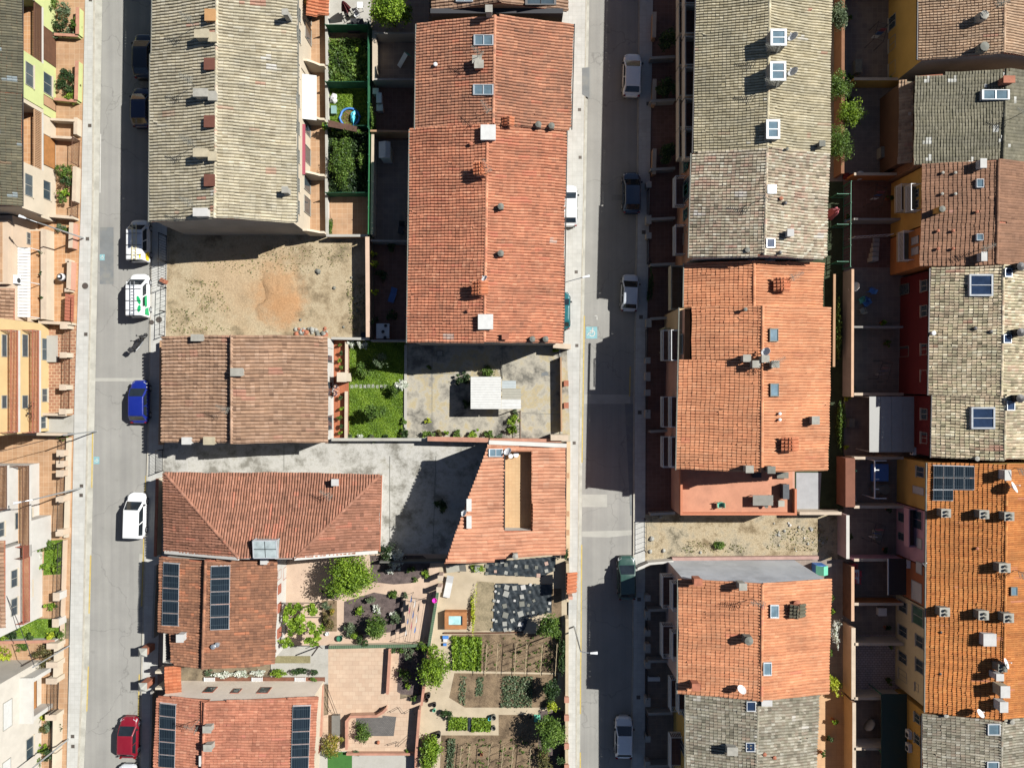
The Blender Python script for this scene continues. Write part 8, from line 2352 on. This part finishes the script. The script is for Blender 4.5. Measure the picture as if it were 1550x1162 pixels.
def table(label,px,py,w,d,h,mat,z=0.03,legm=None):
 p = W(px,py,h); o = root('garden_table',label,'table',(p.x,p.y,z))
 m = MB(); m.box(p.x - w / 2,p.x + w / 2,p.y - d / 2,p.y + d / 2,z + h - .04,z + h); m.build('table_top',mat,o)
 for sx in (-1,1):
  for sy in (-1,1):
   m = MB(); m.box(p.x + sx * (w / 2 - .07) - .025,p.x + sx * (w / 2 - .07) + .025,p.y + sy * (d / 2 - .07) - .025,p.y + sy * (d / 2 - .07) + .025,z,z + h - .04); m.build('leg',legm or mat,o)
 return o
table('white table with dark pots in shaded corner patio',579.5,501,1.25,1.45,.74,PLW)
for x,y in ((584,493),(580,502),(583,511)):
 p = W(x,y,.85); o = root('dark_pot','dark pot standing on the white corner table','pot',(p.x,p.y,.77),'pots on the white corner table'); m = MB(); m.lathe((p.x,p.y,.772),[(.11,0),(.16,.2),(.13,.2),(.1,.12)],10); m.build('pot',PLK,o)
table('white rectangular patio table near parasol',545,8,.55,.6,.72,PLW)
crate_stack('long dark garden bench box on the white patio',540,35,.03,1.15,.8,.5,MS('dark_rattan',(.02,.021,.024,1),.7))
crate_stack('low dark box against patio fence',535,46.5,.03,1.1,.2,.4,MATS['dark_rattan'])
chair('pale metal chair beside the parasol',531,21,.03,.6,SHEETG); chair('white chair beside pale metal chair on the patio',539,22,.03,2.2,PLW)
o = root('garden_slide','child sized green and grey slide in shaded patio','slide',W(612,97)); a = W(604,102); b = W(617,89)
m = MB(); d = (b - a).normalized(); s = Vector((-d.y,d.x,0)) * .22
m.hexa([a - s + Vector((0,0,.08)),b - s + Vector((0,0,1.0)),b + s + Vector((0,0,1.0)),a + s + Vector((0,0,.08))],[a - s + Vector((0,0,.12)),b - s + Vector((0,0,1.04)),b + s + Vector((0,0,1.04)),a + s + Vector((0,0,.12))]); m.build('chute',MS('pale_grey_plastic',(.5,.56,.56,1),.4),o)
for sg in (-1,1):
 m = MB(); m.tube([b + s * sg + Vector((0,0,1.2)),b + s * sg + d * .4],.025,6); m.build('ladder_rail',PLG,o)
m = MB()
for k in range(3): m.bar(b - s + d * (.32 - .1 * k) + Vector((0,0,.25 + .28 * k)),b + s + d * (.32 - .1 * k) + Vector((0,0,.25 + .28 * k)),.04)
m.build('ladder_step',PLG,o)
p = W(529,178,.2); o = root('paddling_pool','collapsed round blue paddling pool on the lawn','paddling pool',(p.x,p.y,.03))
m = MB(); pts = [Vector((p.x + .95 * math.cos(2 * math.pi * k / 20) * random.uniform(.9,1.1),p.y + .9 * math.sin(2 * math.pi * k / 20),.16)) for k in range(21)]; m.tube(pts,.11,6); m.build('ring',PLB,o,True)
m = MB(); m.lathe((p.x,p.y,.05),[(.8,0),(.8,.02),(.1,.03)],18); m.build('pool_floor',M('pool_floor_tan',C(140,100,66),var=.2),o)
o = heap('blue_tarpaulin','crumpled bright turquoise tarpaulin over the paddling pool','tarpaulin',[(532,168),(540,166),(541,182),(537,190),(531,186)],.5,PLC)
o = heap('toy_heap','pile of pale plastic toys by terrace corner of the lawn','toys',[(500,144),(508,142),(511,150),(508,158),(500,157)],.5,PLW)
crate_stack('pale turquoise toy box on the lawn',505,166,.03,.45,.7,.4,MS('pale_aqua',C(150,196,190),.5))
o = root('low_shed_roof','narrow brown corrugated lean-to roof over garden fence','shed',W(515,195))
A = W(497,182,1.9); B = W(540,192,1.9); Cc = W(540,200,1.7); D = W(497,192,1.7); m = MB(); m.slab([A,B,Cc,D],.05); m.build('roof_sheet',M('brown_sheet',C(132,96,78),var=.12,scale=3),o)
for q in (A,B,Cc,D):
 m = MB(); m.box(q.x - .04,q.x + .04,q.y - .04,q.y + .04,0,q.z - .01); m.build('post',DKM,o)
o = root('garden_shed','small pale sheet roofed garden shed on grey patio','shed',W(583,228)); a = W(573.5,215,2.0); b = W(591,239.5,2.0)
m = MB(); m.box(a.x + .1,b.x - .1,b.y + .1,a.y - .1,0,1.95); m.build('wall',M('shed_white',C(226,230,224),var=.05),o)
xm = a.x + (b.x - a.x) * .62
m = MB(); m.slab([Vector((a.x,a.y,2.0)),Vector((xm,a.y,2.25)),Vector((xm,b.y,2.25)),Vector((a.x,b.y,2.0))],.04); m.build('roof_panel',MS('pale_sheet_roof',C(206,220,222),.45),o)
m = MB(); m.slab([Vector((xm + .005,a.y,2.25)),Vector((b.x,a.y,2.0)),Vector((b.x,b.y,2.0)),Vector((xm + .005,b.y,2.25))],.04); m.build('roof_panel',MATS['pale_sheet_roof'],o)
crate_stack('white chest by the shaded patio fence',568.5,138,.03,.5,.5,.8,PLW); crate_stack('white cupboard standing in the shaded patio',573.5,148,.03,.45,.9,1.0,PLW); crate_stack('white water tank in the shaded patio',574.5,163,.03,.55,.55,.7,PLW)
for y,lb in ((42,'tan front wall of top shaded yard'),(142,'tan front wall of second shaded yard'),(246,'tan front wall before salmon house')):
 wall(lb,[(988,y - 16),(987,y + 22)],.9,.3,TANW,cope=COPE)
for i,y in enumerate((96,160,262,336,404,484,652,775)):
 wall('grey side wall dividing two shaded front yards',[(981,y),(1018,y - 2)],1.1,.16,GREYW,cope=CONC,group='side walls of the shaded front yards')
for i,y in enumerate((284,336,360,490,546,570,594,626,900,926,952,975,1000,1055,1110,1150)):
 pillar('grey front pillar beside the shaded east pavement',979 if y < 500 else 977.5,y,.4,.75 if i % 2 else .5,1.0,M('grey_pillar_render',C(196,182,166),var=.06),CONC,group='front pillars of the east street')
for i,y in enumerate((918,994,1072,1150)):
 wall('grey side wall dividing shaded lower front yards',[(978,y),(1014,y - 1)],1.1,.16,GREYW,cope=CONC,group='side walls of the lower front yards')
for a,b in ((290,330),(365,400),(500,540),(600,622),(930,948),(1010,1050),(1080,1105)):
 railfence('dark front gate railing of shaded east yard',[(979 if a < 500 else 977,a),(979 if b < 500 else 977,b)],1.1,DKM,'front_gate',gap=.13,cat='gate',group='front gates of the east street')
o = root('white_bench','white plastic lounge seat in shaded lower front yard','bench',W(990,1028)); p = W(990,1028,.5); m = MB(); m.box(p.x - .6,p.x + .6,p.y - .2,p.y + .2,.35,.42); m.build('seat',PLW,o)
for sx in (-1,1):
 m = MB(); m.box(p.x + sx * .5 - .04,p.x + sx * .5 + .04,p.y - .18,p.y + .18,.03,.35); m.build('leg',PLW,o)
BW = M('back_wall_salmon',C(236,190,150),var=.06)
wall('orange tan back wall behind grey tan terrace',[(1265,-60),(1264,270)],1.6,.3,M('back_wall_orange',C(160,108,70),var=.1))
wall('salmon topped back boundary wall behind orange block, northern',[(1277,412),(1276.5,600)],1.8,.18,GREYW,cope=BW,copew=.06)
wall('red brick topped back wall beside swing terrace',[(1273,690),(1273,762)],1.9,.9,M('brick_top',C(150,92,66),var=.1))
wall('pinkish boundary wall east of stony lot',[(1269,774),(1269,838)],1.9,.22,M('pink_boundary',C(214,176,172),var=.06),cope=WHITE)
wall('brown back wall behind grey gabled house',[(1277,850),(1277,930)],1.8,.2,DKWOOD,cope=BW)
wall('salmon back wall above cobbled yard',[(1278,940),(1278,1045)],1.8,.3,BW,cope=COPE)
wall('salmon back wall below cobbled yard',[(1279,1050),(1279,1260)],1.8,.25,BW,cope=COPE)
for y,lb,mt in ((-10,'ochre dividing wall in top back yard',OCHRE),(132,'ochre dividing wall south of yellow fronted house',OCHRE),(272,'orange dividing wall between back yards with red tubs',ORNG),(338,'dark dividing wall between balconied back yards',GREYW),(497,'green trimmed dividing wall between dark red house yards',GREYW),(596,'white trimmed dividing wall north of grey garden shed',WHITE),(690,'cream dividing wall beside swing terrace',CREAM),(762,'cream dividing wall south of swing terrace',CREAM),(840,'pink dividing wall south of the pink house yard',PINKW),(905,'orange tipped dividing wall beside red table set',ORNG),(964,'cream dividing wall north of cobbled yard',CREAM),(1044,'cream dividing wall south of cobbled yard',CREAM),(1118,'white dividing wall by green canopy',WHITE)):
 wall(lb,[(1279,y),(1352,y)],1.8,.18,mt,cope=COPE if mt is not GREYW else None)
for y in (300,345,400):
 railfence('green wire fence behind the mottled pale roof',[(1256,y),(1275,y)],1.6,GRM,'wire_fence',gap=.3,group='wire fences behind the pale roof')
railfence('green wire fence along back lane behind pale roof',[(1276,282),(1275,408)],1.7,GRM,'wire_fence',gap=.3)
o = root('timber_beam','long tan timber beam along the back strip of orange block','beam',W(1262,430)); m = MB(); m.bar(W(1263,415,.9),W(1262,555,.9),.22,.12); m.build('beam',TANW,o)
for y in (420,485,550):
 p = W(1262.5,y); m = MB(); m.box(p.x - .05,p.x + .05,p.y - .05,p.y + .05,0,.86); m.build('post',DKM,o)
o = root('carport','grey flat sheet canopy behind the dark red house','carport',W(1350,642)); zz = 2.7
for i in range(4):
 a = W(1316 + i * 17,600,zz); b = W(1332.6 + i * 17,684,zz); m = MB(); m.box(a.x,b.x,b.y,a.y,zz - .05,zz + .002 * i); m.build('roof_panel',MS('grey_canopy',C(184,184,178),.55),o)
for x,y in ((1317,601),(1317,683)):
 p = W(x,y,zz); m = MB(); m.box(p.x - .05,p.x + .05,p.y - .05,p.y + .05,0,zz - .05); m.build('post',GAL,o)
o = root('pergola','white bare pergola frame over dark terrace with blue mat','pergola',W(1330,728))
a = W(1324,697,2.4); b = W(1324,754,2.4); m = MB(); m.bar(a,b,.09); m.build('beam',WHM,o)
for y in (697,711,725,740,754):
 q = W(1324,y,2.4); m = MB(); m.bar(q,q + Vector((1.1 if y in (697,754) else .4,0,0)),.08); m.build('rafter',WHM,o)
for q in (a,b):
 m = MB(); m.box(q.x - .04,q.x + .04,q.y - .04,q.y + .04,0,q.z - .05); m.build('post',WHM,o)
crate_stack('blue square trampoline mat under white pergola frame',1332,715,.03,1.6,1.6,.3,PLB)
for x,y in ((1325,739),(1338,740)):
 p = W(x,y,.4); o = root('glass_table','round grey glass table under the white pergola frame','table',(p.x,p.y,.03),'round tables under the pergola frame'); m = MB(); m.lathe((p.x,p.y,.6),[(.5,0),(.5,.04),(.1,.045)],16); m.build('table_top',CHIMG,o); m = MB(); m.lathe((p.x,p.y,.03),[(.3,0),(.05,.05),(.05,.57)],10); m.build('pedestal',CHIMG,o)
for x,y,mt,lb in ((1288,713,PLG,'green chair by the back wall of swing terrace'),(1287,733,PLW,'white chair by the back wall of swing terrace'),(1292,696,SHEETG,'pale chair at north end of swing terrace'),(1290,752,CLW,'white draped chair at south end of swing terrace')):
 chair(lb,x,y,.03,random.uniform(-3,3),mt)
for x,y in ((1284,30),(1286,118),(1345,120),(1284,150),(1340,262),(1345,300),(1284,328),(1336,488),(1342,520),(1290,585),(1344,770),(1340,832),(1286,812),(1342,950),(1347,975),(1345,1030),(1286,1062),(1258,905),(1260,925),(1258,985),(1245,1140),(1262,1090)):
 pot('potted plant against a back yard wall in shade',x,y,.35,.18,random.choice([LEAF_G,LEAF_D,LEAF_B]),.36,.03,'pots in the shaded back yards',n=140)
for x,y,lb in ((1312,60,'metal clothes drying rack in top shaded back yard'),(1310,300,'metal clothes drying rack in brown back yard'),(1308,800,'metal clothes drying rack in pink house yard'),(1318,560,'metal clothes drying rack in second dark red house yard')):
 o,a,b,d,s = clothesline(lb,(x,y),(x + 14,y + 4))
 for k in range(3):
  c = a.lerp(b,.25 + .25 * k) + Vector((0,0,1.78)) + s * (-.4 + .4 * k); m = MB(); m.box(c.x - .3,c.x + .3,c.y - .012,c.y + .012,c.z - .6,c.z)
  tag(m.build('hanging_garment',(CLW,CLB,CLR)[k]),'garment drying on a rack in a shaded back yard','laundry','laundry in the shaded back yards')
for x,y,w,d,h in ((1300,100,.6,1.2,.7),(1338,230,.5,1.0,.9),(1290,640,.5,.8,.6),(1330,810,.6,.9,.7),(1300,1140,1.2,.6,.5)):
 p = W(x,y,h); o = root('storage_chest','plain storage chest in a shaded back yard','box',(p.x,p.y,.03),'storage chests in the shaded back yards'); m = MB(); m.box(p.x - w / 2,p.x + w / 2,p.y - d / 2,p.y + d / 2,.03,h - .08); m.build('body',SHEETG,o); m = MB(); m.box(p.x - w / 2 - .03,p.x + w / 2 + .03,p.y - d / 2 - .03,p.y + d / 2 + .03,h - .079,h); m.build('lid',CHIMG,o)
table('white slatted table between red chairs in back yard',1294,872,.8,1.3,.74,PLW)
for x,y,a in ((1287,868,1.5),(1287,878,1.6),(1301,868,-1.5),(1300,879,-1.6),(1293,857,3.1)):
 chair('red plastic chair round the white slatted table',x,y,.03,a,PLR,'red chairs round the white table')
for x,y,mt,lb in ((1320,505 - 65,PLB,'blue chair in the dark red house yard, northern'),(1305,455,PLG,'green chair in the dark red house yard'),(1311,459,PLB,'blue chair in middle of the dark red house yard'),(1313,453,CLB,'pale blue chair in the dark red house yard'),(1306,470,SHEETG,'grey chair in the dark red house yard')):
 chair(lb,x,y,.03,random.uniform(-3,3),mt)
p = W(1290,437,.9); o = root('satellite_dish','large pale dish standing on green back yard fence','dish',(p.x,p.y,.03)); m = MB(); Mx = Matrix.Rotation(2.6,3,'Z') @ Matrix.Rotation(math.radians(55),3,'Y'); m.lathe((p.x,p.y,1.4),[(.03,0),(.35,.05),(.55,.18),(.54,.2),(.3,.07),(.03,.03)],16,Mx); m.build('reflector',PLW,o); m = MB(); m.tube([(p.x,p.y,.03),(p.x,p.y,1.4)],.035,6); m.build('mast',GAL,o)
p = W(1301,266,.4); o = root('water_tank','white round water tub beside orange dividing wall','tank',(p.x,p.y,.03)); m = MB(); m.lathe((p.x,p.y,.03),[(.38,0),(.42,.5),(.36,.65),(.1,.7)],14); m.build('tank_body',PLW,o,True)
for x in (1282,1290): crate_stack('red tub beside orange dividing wall',x,266,.03,.4,.5,.4,M('dark_red_plastic',C(150,50,36),var=.1)) if x == 1282 else crate_stack('dark red tub next to white round water tub',x,267,.03,.4,.45,.4,MATS['dark_red_plastic'])
crate_stack('pale blue box on brown back yard',1286,334,.03,.75,.3,.3,MS('pale_blue_plastic',C(150,190,214),.5))
o = heap('pink_cover','pink cloth draped over wall behind mottled pale roof','cloth',[(1251,318),(1260,316),(1262,325),(1259,334),(1251,332)],1.6,CLR)
for i in range(5):
 a = W(1332.5,361 + i * 7,.9 + .25 * i); m = MB(); m.box(a.x - .3,a.x + .3,a.y - .2,a.y + .2,.03,.2 + .2 * i)
 tag(m.build('concrete_step',CONC),'concrete step of the back yard stair','step','steps of the back yard stair')
railfence('white sloping handrail in dark balconied yard',[(1285,362),(1342,358)],1.2,WHM,'hand_rail',gap=.4)
p = W(1318,1098,.6); o = root('covered_scooter','scooter under a pale cover in shaded back yard','scooter',(p.x,p.y,.03)); m = MB(); m.lathe((p.x,p.y,.03),[(.4,0),(.38,.5),(.25,.9),(.05,1.05)],12,Matrix.Rotation(-.65,3,'Z') @ Matrix.Diagonal((.55,1.7,1))); m.build('cover',MS('pale_grey_tarp',C(206,204,196),.7),o,True)
o = root('green_canopy','dark green flat canopy along the yellow rear front','canopy',W(1352,1120)); zz = 2.5; a = W(1334,1050,zz); b = W(1373,1260,zz); m = MB(); m.box(a.x,b.x,b.y,a.y,zz - .06,zz); m.build('canopy_sheet',MS('dark_green_sheet',(.010,.03,.022,1),.6),o)
for y in (1052,1140,1230):
 p = W(1336,y,zz); m = MB(); m.box(p.x - .04,p.x + .04,p.y - .04,p.y + .04,0,zz - .06); m.build('post',GRM,o)
o = root('wall_awning','long dark awning shading the rust fronted yard','awning',W(1360,875)); zz = 2.6; a = W(1345,845,zz); b = W(1372,900,zz); m = MB(); m.box(a.x,b.x,b.y,a.y,zz - .05,zz); m.build('canopy_sheet',MS('dark_brown_sheet',(.022,.012,.010,1),.7),o); m = MB(); m.box(a.x - .08,a.x - .002,b.y,a.y,zz - .08,zz + .05); m.build('front_rail',ALU,o)
crate_stack('white sofa cushion box in dark back yard',1336,926,.03,.75,.7,.5,PLW)
o = root('patio_screen','white glazed screen and green roofed wendy house behind grey gable','playhouse',W(1243,862)); a = W(1237,856,1.3); b = W(1252,870,1.3); m = MB(); m.box(a.x,b.x,b.y,a.y,0,1.2); m.build('wall',PLB,o); xm = (a.x + b.x) / 2
m = MB(); m.slab([Vector((a.x - .1,a.y,1.2)),Vector((xm,a.y,1.6)),Vector((xm,b.y,1.6)),Vector((a.x - .1,b.y,1.2))],.05); m.build('roof_panel',PLG,o)
m = MB(); m.slab([Vector((xm + .005,a.y,1.6)),Vector((b.x + .1,a.y,1.2)),Vector((b.x + .1,b.y,1.2)),Vector((xm + .005,b.y,1.6))],.05); m.build('roof_panel',PLG,o)
for i in range(26):
 x = random.uniform(1160,1260); y = random.uniform(790,835); rock('pale stone scattered over the stony vacant lot',x,y,random.uniform(.12,.3),random.choice([STONE,CHIM,CHIMW]),'stones of the stony lot')
for x,y,s in ((984,834,.4),(1004,833,.4),(1060,836,.3),(986,815,.5),(1000,782,.3)): rock('pale boulder at street end of the stony lot',x,y,s,STONE,'boulders at street end of stony lot')
railfence('thin wire fence at street side of stony lot',[(975,784),(975,832)],1.1,DKM,'wire_fence',gap=.5)
# people on the wooden terrace
def person(label,px,py,ang,top_mat,hold,lean=0.0,trousers=None):
 p = W(px,py,1.0); o = local_root('person',label,'person')
 def skin(nm,V,E,Rr,mat,rootv=0):
  me = bpy.data.meshes.new(nm); me.from_pydata(V,E,[]); me.update()
  ob = link_mesh(nm,me,mat,o)
  sm = ob.modifiers.new('skin','SKIN')
  for i,r in enumerate(Rr):
   v = me.skin_vertices[0].data[i]; v.radius = r if isinstance(r,tuple) else (r,r); v.use_root = (i == rootv)
  ss = ob.modifiers.new('sub','SUBSURF'); ss.levels = 1; ss.render_levels = 1
  return ob
 V = [(0,0,.92),(0,.02,1.15),(0,.03,1.36),(0,.04,1.47),(0,.06,1.56),(0,.07,1.66),(0,.07,1.72),
         (.19,.02,1.37),(.27,.10,1.12),(.16,.34,1.12),(.11,.42,1.13),(-.19,.02,1.37),(-.27,.10,1.12),(-.16,.34,1.12),(-.11,.42,1.13),
         (.10,0,.86),(.11,.02,.48),(.11,-.02,.08),(.11,.14,.04),(-.10,0,.86),(-.11,.02,.48),(-.11,-.02,.08),(-.11,.14,.04)]
 E = [(0,1),(1,2),(2,3),(3,4),(4,5),(5,6),(2,7),(7,8),(8,9),(9,10),(2,11),(11,12),(12,13),(13,14),(0,15),(15,16),(16,17),(17,18),(0,19),(19,20),(20,21),(21,22)]
 R = [(.15,.11),(.14,.10),(.15,.10),.06,.055,.10,.075,.065,.05,.038,.028,.065,.05,.038,.028,.085,.06,.042,.035,.085,.06,.042,.035]
 skin('body',V,E,R,SKIN)
 skin('shirt',[(0,0,.98),(0,.02,1.16),(0,.03,1.36),(.19,.02,1.37),(.265,.09,1.15),(-.19,.02,1.37),(-.265,.09,1.15)],[(0,1),(1,2),(2,3),(3,4),(2,5),(5,6)],[(.175,.135),(.165,.125),(.17,.125),.082,.072,.082,.072],top_mat)
 skin('trousers',[(0,0,.95),(.10,0,.84),(.11,.02,.48),(.11,-.01,.14),(-.10,0,.84),(-.11,.02,.48),(-.11,-.01,.14)],[(0,1),(1,2),(2,3),(0,4),(4,5),(5,6)],[(.17,.13),.10,.078,.065,.10,.078,.065],trousers or MS('denim',(.03,.045,.09,1),.8))
 h = MB(); h.lathe((0,.045,1.635),[(.10,0),(.118,.06),(.11,.11),(.07,.155),(.01,.17)],12); h.build('hair',HAIR,o,True)
 f = MB(); f.lathe((0,.165,1.63),[(.012,-.03),(.018,-.01),(.006,.03)],6); f.build('nose',SKIN,o)
 for sx in (-1,1):
  e = MB(); e.lathe((sx * .04,.16,1.665),[(.003,-.012),(.014,0),(.003,.012)],6); e.build('eye',PLK,o)
  e = MB(); e.lathe((sx * .103,.07,1.65),[(.005,-.03),(.018,0),(.005,.03)],6); e.build('ear',SKIN,o)
  for k in range(4):
   fx = sx * (.075 + .018 * k); b = MB(); b.tube([(fx,.44,1.14),(fx,.50,1.14),(fx - sx * .005,.53,1.115)],[.010,.009,.008],5); b.build('finger',SKIN,o)
  b = MB(); b.tube([(sx * .07,.42,1.14),(sx * .045,.46,1.15),(sx * .04,.49,1.145)],[.011,.010,.008],5); b.build('thumb',SKIN,o)
 m_ = MB(); m_.box(-.025,.025,.158,.166,1.592,1.60); m_.build('mouth',CLR,o)
 o.location = (p.x,p.y,.05); o.rotation_euler = (0,0,ang)
 return o
person('person in a white top standing on the wooden terrace',507,585,-2.2,CLW,None)
person('person in a dark purple top standing with hands forward on wooden terrace',506.5,595,-1.4,CLP,None)
# overhead cables on the west side
for a,b,za,zb,lb in (((0,683),(98,658),5.5,5.0,'grey overhead cable sagging across tan courtyard'),((-20,842),(52,1008),5.2,5.2,'thin overhead cable beside the tiled roof house')):
 A = W(a[0],a[1],za); B = W(b[0],b[1],zb); o = root('overhead_cable',lb,'cable',(A.x,A.y,0)); m = MB(); m.tube([A.lerp(B,t) - Vector((0,0,1.2 * t * (1 - t))) for t in [k / 12 for k in range(13)]],.03,5); m.build('wire',PLK,o)
 for q in (B,):
  m = MB(); m.tube([Vector((q.x,q.y,0)),q + Vector((0,0,.2))],.06,7); m.build('pole',GAL,o)
